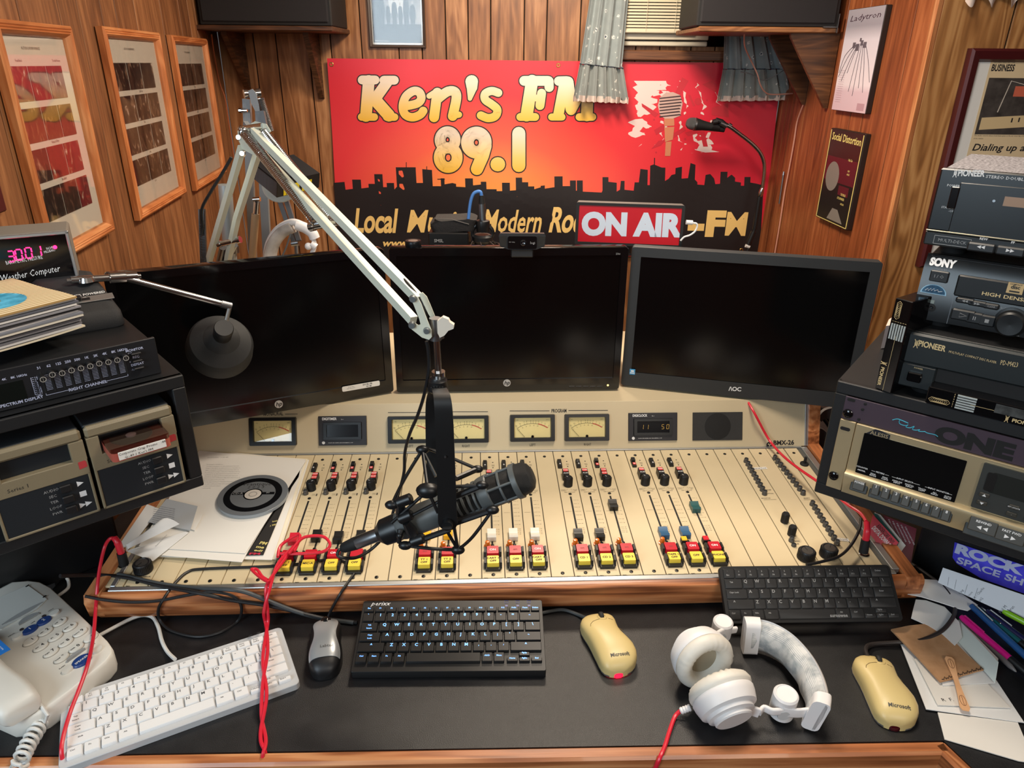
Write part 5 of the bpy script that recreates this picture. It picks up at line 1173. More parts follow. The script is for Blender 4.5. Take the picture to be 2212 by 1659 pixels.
# ---- second disc player
o2 = onz(1969,684,o1.z + h1 + .0125)
def cd_player2():
    P = PL(frame(o2,RM.to_3x3() @ V((1,0,0)),y=(0,0,1))); u_ = P.uv; h = (u_(2001,549).y); w = .4
    m,Mt = box_unit('disc_changer','black disc changer with a half round sticker, in the middle of the stack','disc player',o2,w,h,.3)
    g = G(); pf = [(0,.002),(h * .8,.002),(h,-.010),(h,-.014),(0,-.014)]; g.loft([[(x,y,z) for y,z in pf] for x in (0,w)]); g.obj('front_panel',DKB2,m)
    g = G(); a,b = u_(2009,565),u_(2061,571); k = T_((0,h * .895,-.0025)) @ RX(-.52); fit(g,'SONY',(a.x,-.005),(b.x + .001,-.005),.0105,.0008,'o'); g.obj('maker_lettering',WINK,m,k)
    a,b = u_(2012,585),u_(2048,607); g = G(); g.box(((a.x + b.x) / 2,(a.y + b.y) / 2,.0035),(abs(b.x - a.x),.0165,.005),.0015); bt = g.obj('power_button',M('btn_dark',(34,36,38),.4),m); 
    g = G(); g.text('I / O',.0065,((a.x + b.x) / 2,(a.y + b.y) / 2 - .002,.0062)); g.text('STANDBY',.0036,((a.x + b.x) / 2,a.y + .0035,.0024)); g.obj('button_lettering',M('dim_print'),bt)
    p = u_(2016,634); R = .0172; g = G(); g.prism([(p.x + R * cos(t),p.y + R * .82 * sin(t)) for t in [pi * i / 16 for i in range(17)]],.002,.003); st = g.obj('half_round_sticker',M('sticker_pale',(150,190,214),.4),m)
    g = G(); g.prism([(p.x + R * .88 * cos(t),p.y + .0012 + R * .7 * sin(t)) for t in [pi * i / 16 for i in range(17)]],.003,.0034); g.obj('sticker_print',M('sticker_navy',(30,74,104),.4,var=(200,20)),st)
    g = G(); pl = [(p.x - .011,p.y + .004),(p.x - .008,p.y + .0075),(p.x - .007,p.y + .004),(p.x - .004,p.y + .008),(p.x - .003,p.y + .0045),(p.x,p.y + .0085),(p.x + .001,p.y + .005),(p.x + .005,p.y + .0075),(p.x + .006,p.y + .0045),(p.x + .011,p.y + .006)]; g.tube([(x,y,.0036) for x,y in pl],.0004,4); g.obj('sticker_lettering',WINK,st)
    g = G(); p = u_(2014,651); g.box((p.x,p.y,.0022),(.006,.005,.0008)); g.obj('remote_window',M('pale_square',(130,140,136),.5),m)
    p = u_(2012,664); g = G(); g.lathe([(.006,0),(.006,.001),(.003,.0012),(0,-.001)],16,T_((p.x,p.y,.002))); g.obj('headphone_jack',BLKM,m)
    # tray and controls
    a = u_(2074,577); c = u_(2066,622); X0 = (a.x + c.x) / 2; g = G(); yt,yb = h * .78,h * .455; g.box(((X0 + w) / 2,(yt + yb) / 2,.003),(w - X0,yt - yb,.006),.002); tr = g.obj('disc_tray',DKB,m)
    g = G(); a,b = u_(2126,616),u_(2216,631); fit(g,'HIGH DENSITY LINEAR CONVERTER',(a.x,yb + .008),(a.x + .155,yb + .008),.0048,.0063,'b'); g.obj('tray_lettering',GOLDINK,tr)
    p = u_(2197,612); g = G(); g.box((p.x,yb + .024,.0062),(.019,.015,.0006)); o = g.obj('disc_logo',M('logo_tan',(196,168,120),.5),tr); g = G(); g.text('disc',.007,(p.x,yb + .0235,.0068),var='h'); g.text('COMPACT',.003,(p.x,yb + .0285,.0068),var='b'); g.box((p.x,yb + .0195,.0067),(.012,.002,.0002)); g.obj('logo_lettering',BLK,o)
    def bt(px,py,w_,h_,sym,nm='transport_button',mt='btn_dark'):
        p = u_(px,py); g = G(); g.box((p.x,p.y,.004),(w_,h_,.006),.0022); o = g.obj(nm,M(mt,(40,42,44),.4),m); g = G()
        if sym == '>': g.tube([(p.x - .004,p.y + .003,.0072),(p.x - .004,p.y - .003,.0072),(p.x + .005,p.y,.0072)],.0004,4,True)
        elif sym == '||': g.box((p.x - .0012,p.y,.0072),(.001,.005,.0004)); g.box((p.x + .0012,p.y,.0072),(.001,.005,.0004))
        elif sym == '[]': g.box((p.x,p.y,.0072),(.005,.005,.0004))
        elif sym in ('<<','>>'): d = -1 if sym == '<<' else 1; [tri(g,p.x + q * .0018,p.y,.0018,d,.0072) for q in (-1,1)]
        else: g.text(sym,.0035,(p.x,p.y - .001,.0072))
        g.obj('symbol',M('dim_print'),o)
    bt(2086,648,.024,.0085,'<<'); bt(2112,654,.024,.0085,'>>'); bt(2142,660,.02,.0085,'CLEAR','clear_button'); bt(2081,679,.031,.0165,'>'); bt(2106,685,.021,.0165,'||'); bt(2133,691,.021,.0165,'[]')
    p = u_(2184,695); g = G(); g.lathe([(.021,0),(.021,.002),(.018,.003),(.0175,.014),(.015,.0165),(0,.0155)],32,T_((p.x,p.y,.002))); g.obj('jog_dial',DKB,m)
    g = G(); p2 = u_(2178,670); fit(g,'EXCHANGE',(p2.x - .012,p2.y),(p2.x + .014,p2.y),.0034,.0024); p2 = u_(2180,722); fit(g,'PUSH ENTER',(p2.x - .014,p2.y),(p2.x + .012,p2.y),.0034,.0024); g.obj('panel_lettering',M('dim_print'),m)
    g = G(); a,c = u_(2066,628),u_(2044,698); g.box(((a.x + c.x) / 2,(a.y + c.y) / 2,.0022),(.0008,a.y - c.y,.0006)); g.obj('panel_edge',STEEL,m)
    return h
h2 = cd_player2()
# ---- double cassette deck
o3 = onz(1994,527,o2.z + h2 + .0125)
def deck():
    P = PL(frame(o3,RM.to_3x3() @ V((1,0,0)),y=(0,0,1))); u_ = P.uv; h = u_(2032,362).y; w = .42
    DUST = M('dusty_top',(98,94,98),.8,var=(260,60))
    m,Mt = box_unit('cassette_deck','black double cassette deck with a dusty top, topmost of the right stack','tape deck',o3,w,h,.23,DUST)
    yl = u_(1998,494).y
    g = G(); g.box((w / 2,(yl + h) / 2,-.003),(w,h - yl,.012),.002); g.obj('upper_panel',DKB2,m)
    g = G(); g.box((w / 2,yl / 2,-.002),(w,yl - .002,.016),.002); g.obj('lower_panel',DKB,m)
    g = G(); g.box((w / 2,yl,.005),(w,.0018,.003),.0004); g.obj('trim_strip',M('trim_gold',(150,140,118),.35,.8),m)
    g = G(); a,b = u_(2069,379),u_(2125,385); emblem(g,u_(2064,376).x,u_(2064,374).y,.0062,.0034); yy = u_(2095,380).y; fit(g,'PIONEER',(a.x,a.y),(b.x,a.y + (b.y - a.y) * .3 + .002),.0078,.0034,'h')
    a = u_(2129,385); fit(g,'STEREO DOUBLE CASSETTE TAPE DECK',(a.x,a.y + .001),(a.x + .11,a.y + .001),.0038,.0034); p = u_(2060,403); g.text('POWER',.0046,(p.x,p.y,.0034)); p = u_(2049,450); g.text('STANDBY',.004,(p.x,p.y,.0034)); p = u_(2056,456); g.text('-ON',.004,(p.x,p.y - .001,.0034))
    a = u_(2121,459); fit(g,'AUTO TAPE SELECTOR/PLAY',a,(a.x + .088,a.y),.0044,.0034); g.obj('panel_lettering',WINK,m)
    p = u_(2061,426); g = G(); g.box((p.x,p.y,.0045),(.0105,.03,.006),.001); g.obj('power_button',BLKG,m)
    a = u_(2078,386); g = G(); g.box(((a.x + w) / 2,(h * .9 + yl) / 2 - .004,.0035),(w - a.x,h * .86 - yl,.002),.001); dr = g.obj('cassette_door',DKB2,m)
    p = u_(2171,427); g = G(); g.box((p.x + .05,p.y - .004,.0047),(.1,.0125,.0006)); g.obj('tape_window',M('window_tan',(150,122,100),.5),dr)
    p = u_(2148,433); g = G(); g.cyl((p.x,p.y,.004),(p.x,p.y,.0056),.0018,n=10); g.obj('indicator',STEEL,dr)
    p = u_(2058,520); g = G(); 
    for c_,s_ in (((0,.0058,0),(.046,.0006,.0004)),((0,-.0058,0),(.046,.0006,.0004)),((-.023,0,0),(.0006,.0116,.0004)),((.023,0,0),(.0006,.0116,.0004))): g.box((p.x + c_[0],p.y + c_[1],.0062),s_)
    g.text('MULTI-DECK',.0062,(p.x,p.y - .002,.0062)); g.obj('frame_lettering',M('dim_print'),m)
    x = u_(2090,530).x
    for i,(t,s) in enumerate((('REW','<<'),('FF','>>'),('PLAY',''),('STOP','[]'),('PAUSE',''))):
        ww = .0345; g = G(); g.box((x + .0175,yl * .36,.0085),(ww - .001,yl * .55,.012),.002); b = g.obj('piano_key',M('key_dark',(36,38,40),.4),m)
        g = G(); g.text(t,.0046,(x + .0175,yl * .8,.0062 + .0005),var='b')
        if s in ('<<','>>'): [tri(g,x + .0175 + q * .0024,yl * .42,.0024,-1 if s == '<<' else 1,.0147) for q in (-1,1)]
        elif s: g.box((x + .0175,yl * .42,.0147),(.006,.006,.0004))
        g.obj('key_lettering',WINK,b); x += ww
deck()
# ================================================================ THINGS ON THE WALLS
PANE = glass('picture_glass',.04,(250,250,250),.04)
def photo_mat(name,stops,sc=24):
    k = N(name); tc = k.n('ShaderNodeTexCoord').outputs['Object']; oi = k.n('ShaderNodeObjectInfo').outputs['Random']
    cm = k.n('ShaderNodeCombineXYZ'); m = k.math('MULTIPLY',oi,40.0); k.l(m,cm.inputs[0]); k.l(m,cm.inputs[1])
    ad = k.n('ShaderNodeVectorMath',operation='ADD'); k.l(tc,ad.inputs[0]); k.l(cm.outputs[0],ad.inputs[1])
    mp = k.n('ShaderNodeMapping'); mp.inputs['Scale'].default_value = (sc * 1.8,sc,sc); k.l(ad.outputs[0],mp.inputs[0])
    n1 = k.n('ShaderNodeTexNoise',Scale=1.0,Detail=4.0,Distortion=1.2); k.l(mp.outputs[0],n1.inputs['Vector'])
    k.l(k.ramp(n1.outputs[0],stops),k.b.inputs['Base Color']); k.b.inputs['Roughness'].default_value = .35; return k.m
PH_RED = photo_mat('print_red',[(.25,(34,22,22)),(.4,(110,24,30)),(.55,(128,30,34)),(.64,(150,96,70)),(.72,(220,205,190))])
PH_BRN = photo_mat('print_brown',[(.28,(30,24,20)),(.42,(96,52,30)),(.58,(110,66,40)),(.66,(176,130,90)),(.74,(226,214,196))])
PH_DRK = photo_mat('print_dark',[(.3,(12,12,14)),(.5,(26,24,24)),(.58,(60,48,42)),(.66,(150,118,92)),(.74,(224,220,214))])
PH_DRB = photo_mat('print_dark_brown',[(.3,(22,16,14)),(.5,(56,38,30)),(.6,(92,62,50)),(.68,(140,110,90)),(.76,(200,186,176))])
MATB = M('mat_board',(224,214,198),.85)
def moulding(g,W,H,wd,dp,flute=0):
    """mitred frame: four bars, profile runs from the outer edge inwards"""
    pr = [(0,0),(0,dp * .8),(wd * .2,dp)] + ([(wd * (.25 + .1 * i),dp * (1 - .12 * (i % 2))) for i in range(5)] if flute else []) + [(wd * .8,dp * .75),(wd,dp * .35),(wd,0)]
    def pt(c,o,z): return (c[0] * (W / 2 - o),c[1] * (H / 2 - o),z)
    return pr,pt
def frame_bars(parent,W,H,wd,dp,mh,mv,flute=0):
    pr,pt = moulding(None,W,H,wd,dp,flute); C = [(-1,-1),(1,-1),(1,1),(-1,1)]
    for i in range(4):
        a,b = C[i],C[(i + 1) % 4]; g = G(); g.loft([[pt(a,o,z) for o,z in pr],[pt(b,o,z) for o,z in pr]])
        g.obj('frame_bar',mh if i % 2 == 0 else mv,parent)
def collage(label,TL,BR,wd,left_cut,prints,caps,title,ncol=3):
    a,b = WL.uv(*TL,.012),WL.uv(*BR,.012); W = b.x - a.x; H = a.y - b.y
    T = WL.M @ T_(((a.x + b.x) / 2,(a.y + b.y) / 2,.004)); m = thing('picture_frame',label,'picture frame',T,'oak framed photo collages')
    frame_bars(m,W,H,wd,.02,OAKF,OAKFV,1)
    g = G(); g.box((0,0,.002),(W - wd,H - wd,.003)); g.obj('mat_board',MATB,m)
    g = G(); g.box((0,0,.0095),(W - 1.6 * wd,H - 1.6 * wd,.001)); g.obj('glass_pane',PANE,m)
    iw,ih = W - 2 * wd,H - 2 * wd; top = ih / 2 - ih * .135; rh = (ih - ih * .135 - ih * .1) / 4; g2 = G()
    for r in range(4):
        cw = iw * .86 / 3; xs = [0,0,0]; ws = [(.9,1.0,.95),(1.05,.95,.85),(.85,1.0,1.0),(1.1,1.0,.75)][r]; x = -iw * .43 + iw * .012 * (r % 2)
        for c in range(3):
            w = cw * .92 * ws[c]; h = rh * .83; g = G(); g.box((0,0,0),(w,h,.0012)); mt = prints[r] if not isinstance(prints[r],tuple) else prints[r][c]
            g.obj('photo',mt,m,T_((x + w / 2,top - rh * r - h / 2,.0044))); x += w + cw * .06
        if caps[r]: g2.text(caps[r],ih * .02,(iw * (-.02 if r else .02),top - rh * r - rh * .935,.0042),sx=.8)
    g2.text(title,ih * .018,(-iw * .06,ih / 2 - ih * .06,.0042),sx=.75)
    if left_cut: g2.text('Fread Beach',ih * .017,(-iw * .28,top + .008,.0042),sx=.8); g2.text('The Red Memory',ih * .017,(iw * .3,top + .008,.0042),sx=.8)
    g2.obj('caption_lettering',INK,m); return m
collage('largest oak framed photo collage on the left wall, reddish prints, nearest the barometer',(-30,38),(240,498),.026,1,[PH_RED,PH_BRN,(PH_DRK,PH_RED,PH_RED),(PH_DRK,PH_DRB,PH_RED)],['','Venus in Furs','Bouillard',''],'IN STUDIO LIVE PERFORMANCES')
collage('middle oak framed photo collage on the left wall with the darkest prints',(212,56),(397,417),.026,0,[PH_DRK] * 4,['Jolly Pumas','Idles','Jolene','Zoom'],'IN STUDIO LIVE PERFORMANCES')
collage('smallest looking oak framed photo collage, nearest the back corner under the speaker shelf',(364,75),(484,373),.026,0,[PH_DRB] * 4,['Venus','Stella','Asks','Guster'],'IN STUDIO PERFORMANCES')
# dark edge of one more frame at the far left
a = WL.uv(1,420,.01); g = G(); g.box((a.x - .05,a.y + .02,.008),(.1,.1,.014),.003); tag(g.obj('picture_frame',M('maroon_frame',(70,18,22),.4),None,WL.M),'dark maroon frame whose edge just shows at the far left of the left wall','picture frame')
# promo photograph over the banner
def promo():
    a,b = WB.uv(789,-75),WB.uv(921,104); W,H = b.x - a.x,a.y - b.y
    m = thing('picture_frame','thin dark framed black and white group photograph hanging above the banner','picture frame',WB.M @ T_(((a.x + b.x) / 2,(a.y + b.y) / 2,.003)))
    fm = M('bronze_frame',(74,60,54),.4); frame_bars(m,W,H,.0125,.014,fm,fm)
    g = G(); g.box((0,0,.003),(W - .014,H - .014,.003)); g.obj('mat_board',M('print_paper',(214,212,208),.6),m)
    iw,ih = W - .033,H - .033; g = G(); g.box((0,.002,.005),(iw,ih,.001)); ph = g.obj('photo',M('print_grey',(112,112,112),.4,var=(14,40)),m)
    g = G(); g.box((0,-ih * .36,.0056),(iw,ih * .26,.0004)); g.box((-iw * .4,.0,.0056),(iw * .16,ih * .5,.0004)); g.obj('photo_ground',M('print_charcoal',(42,42,44),.4),ph)
    g = G(); g.box((-iw * .0,ih * .1,.0058),(iw * .3,ih * .36,.0003)); g.obj('photo_doorway',M('print_pale',(186,186,184),.4),ph)
    g = G(); gf = G()
    for i,(x,hh,w) in enumerate(((-.3,.54,.085),(-.17,.42,.06),(-.04,.48,.075),(.08,.42,.06),(.2,.52,.085),(.33,.44,.08))):
        x *= iw; y0 = -ih * .34; hh *= ih; w *= iw
        g.k = 0; g.add([(x + p[0] * w,y0 + p[1] * hh,.0061) for p in [(-.5,0),(-.1,0),(0,.4),(.1,0),(.5,0),(.62,.55),(.75,.4),(.9,.45),(.6,.82),(.2,.86),(-.2,.86),(-.6,.8),(-.85,.42),(-.7,.4),(-.6,.55)]],[tuple(range(15))])
        gf.add([(x + w * .28 * cos(t),y0 + hh * .93 + w * .36 * sin(t),.0062) for t in [j * pi / 6 for j in range(12)]],[tuple(range(12))])
    g.obj('photo_figures',M('print_black',(20,20,22),.4),ph); gf.obj('photo_faces',M('print_light',(150,148,144),.4),ph)
    g = G(); [g.add([(iw * (.05 + .07 * i) + .0025 * cos(t),ih * (.3 - .012 * i) + .0025 * sin(t),.006) for t in [j * pi / 4 for j in range(8)]],[tuple(range(8))]) for i in range(7)]; g.obj('photo_lamps',M('print_pale'),ph)
    g = G(); g.text('Wild Cats & all friends',.0075,(-iw * .47,-ih * .475,.0063),'l',sx=.85); g.obj('caption_lettering',WINK,ph)
    g = G(); g.box((0,0,.0085),(W - .02,H - .02,.001)); g.obj('glass_pane',PANE,m)
promo()
# ---------------------------------------------------------------- speakers and shelves
CLOTH = M('speaker_cloth',(34,32,35),.95,bump=(1500,.3)); CAB = M('speaker_cabinet',(18,17,18),.6)
def speaker(label,M_,w,h,d):
    s = thing('speaker',label,'speaker',M_,'wall shelf speakers')
    g = G(); g.box((0,d / 2,h / 2),(w,d,h),.004); g.obj('cabinet',CAB,s)
    g = G(); g.box((0,-.006,h / 2),(w - .02,.014,h - .02),.005); g.obj('grille_cloth',CLOTH,s)
    g = G(); g.box((0,-.004,h / 2),(w - .002,.006,h - .002),.002); g.obj('front_frame',CAB,s)
def bracket(parent,T,depth,drop,th,mat=DARKWDV):
    """triangular support: local x out from the wall, y up"""
    g = G(); g.prism([(0,0),(depth,0),(depth,-.012),(.012,-drop),(0,-drop)],-th / 2,th / 2); g.obj('bracket',mat,parent,T)
yF = 2.98
p0,p1 = ony(421,66,yF),ony(718,66,yF); zs = (p0.z + p1.z) / 2; tk = ony(560,55,yF).z - ony(560,66,yF).z
sh = thing('wall_shelf','dark stained wall shelf on two triangular brackets left of the banner','shelf',T_((0,0,zs)),'speaker shelves')
g = G(); g.box(((p0.x + p1.x) / 2,(yF + YB) / 2 - .003,tk / 2),(p1.x - p0.x,YB - yF - .008,tk),.003); g.obj('shelf_board',DARKWD,sh)
for tip,top in (((696,213),0),((537,192),0)):
    t = WB.uv(*tip,.002); xx = t.x; bracket(sh,frame((xx,YB - .003,0),(0,-1,0),y=(0,0,1)),.17 if tip[0] > 600 else .2,zs - t.y,.022)
a,b = ony(432,55,yF + .01),ony(716,50,yF + .01); dd = .27
speaker('black speaker on the left shelf, above the framed photos',T_(((a.x + b.x) / 2,yF + .02,zs + tk + .0005)),b.x - a.x,.42,dd)
# right shelf, fixed to the right wall
def wr_tip(px,py): t = WR.uv(px,py,.002); return t
t1,t2 = wr_tip(1786,234),wr_tip(1738,226)
yR = (WR.M @ t1).y - .03; e0,e1 = ony(1502,74,yR),ony(1818,66,yR); zr = (e0.z + e1.z) / 2; tk2 = ony(1700,61,yR).z - ony(1700,73,yR).z
sh2 = thing('wall_shelf','wooden wall shelf on triangular brackets fixed to the right wall over the curtain','shelf',T_((0,0,zr)),'speaker shelves')
wx = (WR.M @ V((t1.x,0,0))).x
g = G(); g.box(((e0.x + wx) / 2 - .004,yR + .2,tk2 / 2),(wx - e0.x - .03,.4,tk2),.003); g.obj('shelf_board',wood('shelf_wood',(70,42,24),(120,76,44),(156,106,66),s=(1.5,14,14)),sh2)
SB = wood('bracket_wood',(52,30,16),(88,54,30),(120,78,46),s=(1.5,10,10),rough=.45)
for t,top in ((t1,(1708,78)),(t2,(1664,76))):
    yy = (WR.M @ t).y; w0 = (WR.M @ t); q = ony(top[0],top[1],yy); bracket(sh2,frame((w0.x - .002,yy,0),(-1,0,0),y=(0,0,1)),w0.x - q.x,zr - t.y,.018,SB)
g = G(); g.box((wx - .03,yR - .004,.03),(.002,.012,.06)); g.box((wx - .055,yR - .004,tk2 + .001),(.05,.012,.002)); g.obj('angle_iron',STEEL,sh2)
a,b = ony(1504,62,yR + .015),ony(1808,58,yR + .015)
speaker('black speaker on the right shelf, in front of the window blind',T_(((a.x + b.x) / 2,yR + .02,zr + tk2 + .0005)),b.x - a.x,.42,.3)
# ---------------------------------------------------------------- boards on the right wall
def plaque(name,label,c,face,pale=None):
    P = PL(WR.M @ T_((0,0,.02))); q = [P.uv(*p) for p in c]; x0 = (q[0].x + q[3].x) / 2; x1 = (q[1].x + q[2].x) / 2; y1 = (q[0].y + q[1].y) / 2; y0 = (q[2].y + q[3].y) / 2
    w,h = x1 - x0,y1 - y0; m = thing(name,label,'poster',WR.M @ T_(((x0 + x1) / 2,(y0 + y1) / 2,0)))
    g = G(); g.box((0,0,.0105),(w,h,.02),.002); g.obj('board',M('board_edge',(34,22,18),.5),m)
    g = G(); g.box((0,0,.021),(w - .003,h - .003,.0012)); f = g.obj('poster_sheet',face,m); return m,f,w,h
k = N('poster_lilac'); tc = k.n('ShaderNodeTexCoord').outputs['Object']; sp = k.n('ShaderNodeSeparateXYZ'); k.l(tc,sp.inputs[0]); f = k.math('ADD',k.math('MULTIPLY',sp.outputs[1],1.9),.5)
k.l(k.ramp(f,[(.1,(202,176,186)),(.32,(206,184,196)),(.36,(222,212,220)),(.62,(206,200,212)),(.7,(150,146,158)),(.85,(168,162,172)),(1,(186,180,190))]),k.b.inputs['Base Color']); k.b.inputs['Roughness'].default_value = .3
m,f,w,h = plaque('concert_poster','pale lilac concert poster board with Ladytron lettering, high on the right wall',((1833,21),(1915,10),(1870,247),(1799,237)),k.m)
g = G(); fit(g,'Ladytron',(-w * .42,h * .38),(w * .42,h * .395),h * .055,.0218,'r',.2); g.obj('title_lettering',M('plum_ink',(60,40,54),.5),f)
g = G()
for i in range(9):
    x0 = -w * .12 + w * .035 * i; x1 = -w * .62 + w * .135 * i; y0,y1 = h * .16,-h * .12 - h * .04 * (i % 3) - (h * .14 if 3 < i < 8 else 0)
    pts = [(x0,y0),((x0 + x1) / 2,(y0 + y1) / 2 + h * .03),(max(-w * .46,min(w * .46,x1)),y1)]
    g.tube([(max(-w * .47,min(w * .47,p.x)),p.y,.0219) for p in cr([(a_,b_,0) for a_,b_ in pts],4)],.0011,4)
for i,(x,y,s) in enumerate(((-.16,.15,.05),(-.06,.13,.06),(.05,.17,.045),(.14,.15,.05),(0,.2,.03))): g.box((x * w,y * h,.0218),(w * s * 1.6,h * s * 1.1,.0003))
g.obj('poster_linework',M('plum_grey',(96,88,98),.5),f)
g = G(); [g.text('live dates and tickets at all stores',h * .015,(-w * .43,-h * (.1 + .0225 * i),.0218),'l',sx=.62) for i in range(15)]; g.box((w * .34,-h * .44,.0217),(w * .2,h * .07,.0003)); g.obj('listing_lettering',M('rose_ink',(176,140,152),.6),f)
m,f,w,h = plaque('concert_poster','black and maroon concert poster board with yellow lettering, lower on the right wall',((1792,276),(1867,288),(1833,496),(1766,473)),M('poster_black',(32,28,26),.25))
YL = M('poster_yellow',(214,198,120),.5); g = G(); g.box((0,h * .08,.0217),(w * .9,h * .26,.0003)); g.box((w * .2,-h * .12,.0217),(w * .3,h * .1,.0003)); g.obj('poster_blocks',M('poster_maroon',(84,24,34),.4),f)
g = G()
fit(g,'Social Distortion',(-w * .42,h * .385),(w * .44,h * .375),h * .075,.0219,'b'); 
for i,(t,x,y,s) in enumerate((('I Ride Cole',.24,.2,.034),('EVERY',.25,.09,.026),('AVENUE',.25,.055,.026),('THE VENUE',.22,-.17,.036),('AT PLAYMAKERS',.17,-.215,.036),('APRIL 30th',.24,-.265,.028))): g.text(t,h * s,(x * w,y * h,.0219),var='b',sx=.62)
for s in (-1,1): g.box((s * w * .475,0,.0218),(w * .02,h * .97,.0003))
g.box((0,-h * .485,.0218),(w * .95,h * .008,.0003)); g.obj('poster_lettering',YL,f)
g = G(); g.prism([(-.14 * w,-h * .46),(.34 * w,-h * .46),(.14 * w,-h * .33),(-.02 * w,-h * .33)],.0216,.0219); g.prism(circ(w * .2,24,-w * .2,h * .0),.0216,.0219); g.obj('poster_shapes',M('poster_grey',(120,116,110),.4),f)
# ---------------------------------------------------------------- framed newspaper page on the alcove wall
def newspaper():
    P = PL(WA.M @ T_((0,0,.03))); a = P.uv(2102,104); bl = P.uv(2052,356); x0 = a.x; W = .5; H = .62
    T = WA.M @ T_((x0 + W / 2,a.y - H / 2,.004)); m = thing('picture_frame','deep maroon frame holding a newspaper business page, on the alcove wall at right','picture frame',T)
    fm = M('maroon_frame'); frame_bars(m,W,H,.034,.03,fm,fm)
    Q = PL(T @ T_((0,0,.008))); u_ = Q.uv
    g = G(); g.box((0,0,.005),(W - .05,H - .05,.004)); g.obj('mat_board',M('mat_white',(220,218,212),.8),m)
    c = u_(2142,128); X0 = c.x; X1 = W / 2 - .02; Y1 = c.y
    g = G(); g.box(((X0 + X1) / 2,Y1 - .26,.0076),(X1 - X0,.52,.0008)); n = g.obj('newspaper_page',M('newsprint',(212,190,152),.9),m)
    g = G(); p = u_(2140,153); q = u_(2190,153); fit(g,'BUSINESS',p,(q.x,p.y),.0165,.0084,'h'); p = u_(2098,325); q = u_(2224,325); fit(g,'Dialing up a dream',p,(p.x + (q.x - p.x) * 1.45,p.y),.0185,.0084,'b',.2)
    p = u_(2104,294); g.text('The studio console where local music goes on the air every day of the week',.0052,(p.x,p.y,.0084),'l'); g.text('of the station.',.0052,(p.x,p.y - .008,.0084),'l'); p = u_(2146,136); g.text('THE SUNDAY NEWS, MAY 3, 2005',.004,(p.x,p.y,.0084),'l'); g.obj('page_lettering',INK,n)
    p0,p1 = u_(2134,168),u_(2108,290); xa = (p0.x + p1.x) / 2; g = G(); g.box(((xa + X1) / 2,(p0.y + p1.y) / 2,.0083),(X1 - xa,p0.y - p1.y,.0006)); ph = g.obj('page_photo',M('news_dark',(52,46,42),.7,var=(30,20)),n)
    h = p0.y - p1.y; Y0 = p1.y; L = X1 - xa
    g = G(); g.add([(xa + L * x,Y0 + h * y,.0087) for x,y in ((.02,.3),(1,.46),(1,.26),(.02,.08))],[(0,3,2,1)]); g.obj('photo_console',M('news_cream',(204,180,136),.7),ph)
    g = G(); g.add([(xa + L * x,Y0 + h * y,.0087) for x,y in ((.2,.86),(1,.86),(1,.66),(.2,.68))],[(0,3,2,1)]); g.obj('photo_banner',M('news_red',(196,96,70),.7),ph)
    g = G(); g.add([(xa + L * x,Y0 + h * y,.0088) for x,y in ((.36,1),(.6,1),(.6,.46),(.36,.44))],[(0,3,2,1)]); g.obj('photo_pillar',M('news_tan',(184,150,116),.7),ph)
    g = G()
    for i in range(14): g.box((xa + L * (.24 + .05 * i),Y0 + h * (.26 + .009 * i),.009),(.004,.012,.0003)); 
    g.add([(xa + L * .36 + .012 * cos(t),Y0 + h * .8 + .012 * sin(t),.009) for t in [j * pi / 8 for j in range(16)]],[tuple(range(16))]); g.obj('photo_details',M('news_black',(28,24,24),.7),ph)
    g = G(); g.tube([(xa + L * .12,Y0 + h * .4,.009),(xa + L * .16,Y0 + h * .95,.009),(xa + L * .3,Y0 + h * .86,.009)],.0014,4); g.obj('photo_boom',M('news_pale',(200,190,176),.7),ph)
    g = G(); p = u_(2100,345); [g.text('local radio keeps on spinning the records that nobody else will play for listeners',.0046,(p.x + .002,p.y - .012 - .009 * i,.0084),'l',sx=.8) for i in range(9)]; g.obj('column_lettering',M('print_grey'),n)
newspaper()
# ---------------------------------------------------------------- wires on the walls
COPPER = M('copper_wire',(196,120,84),.3,.6); PINKW = M('pink_wire',(206,150,132),.4)
def wire(name,label,pts,r,mat,n=8,cat='wire',sub=8): g = G(); g.tube(cr(pts,sub),r,n); return tag(g.obj(name,mat),label,cat)
wire('speaker_wire','thin copper coloured wire hanging from the left shelf down the back corner',[ony(x,y,yy) for x,y,yy in ((457,75,3.05),(460,100,3.12),(466,135,3.16),(475,180,3.19),(486,212,3.2),(493,260,3.2),(500,305,3.2),(508,370,3.2))],.0028,COPPER)
wire('speaker_wire','pale pink wire looping over the right curtain and behind the bracket',[ony(x,y,yy) for x,y,yy in ((1608,72,2.98),(1609,100,3.02),(1622,130,3.1),(1636,160,3.1),(1642,182,3.1),(1652,198,3.12),(1668,204,3.14),(1712,202,3.16))],.0026,PINKW)
wire('speaker_wire','pale pink wire running down the right wall from the bracket tip',[WR.M @ WR.uv(x,y,.01) for x,y in ((1735,226),(1722,262),(1716,300),(1710,335),(1703,372),(1694,420),(1685,480),(1674,545),(1668,580))],.0028,PINKW)
wire('cord','grey cord sagging across the ruffle of the right curtain',[ony(x,y,3.1) for x,y in ((1600,155),(1622,160),(1640,171),(1655,172),(1675,163),(1695,150))],.002,M('grey_cord',(90,92,94),.7))
g = G(); q0,q1 = WR.uv(1692,378,.01),WR.uv(1683,440,.01); g.cyl(q0,q1,.0035,n=8); g.cyl(q0,q0 + V((0,.014,0)),.005,.003,10); tag(g.obj('antenna_lead',STEEL,None,WR.M),'thin metal tipped lead standing against the right wall beside the banner','lead')
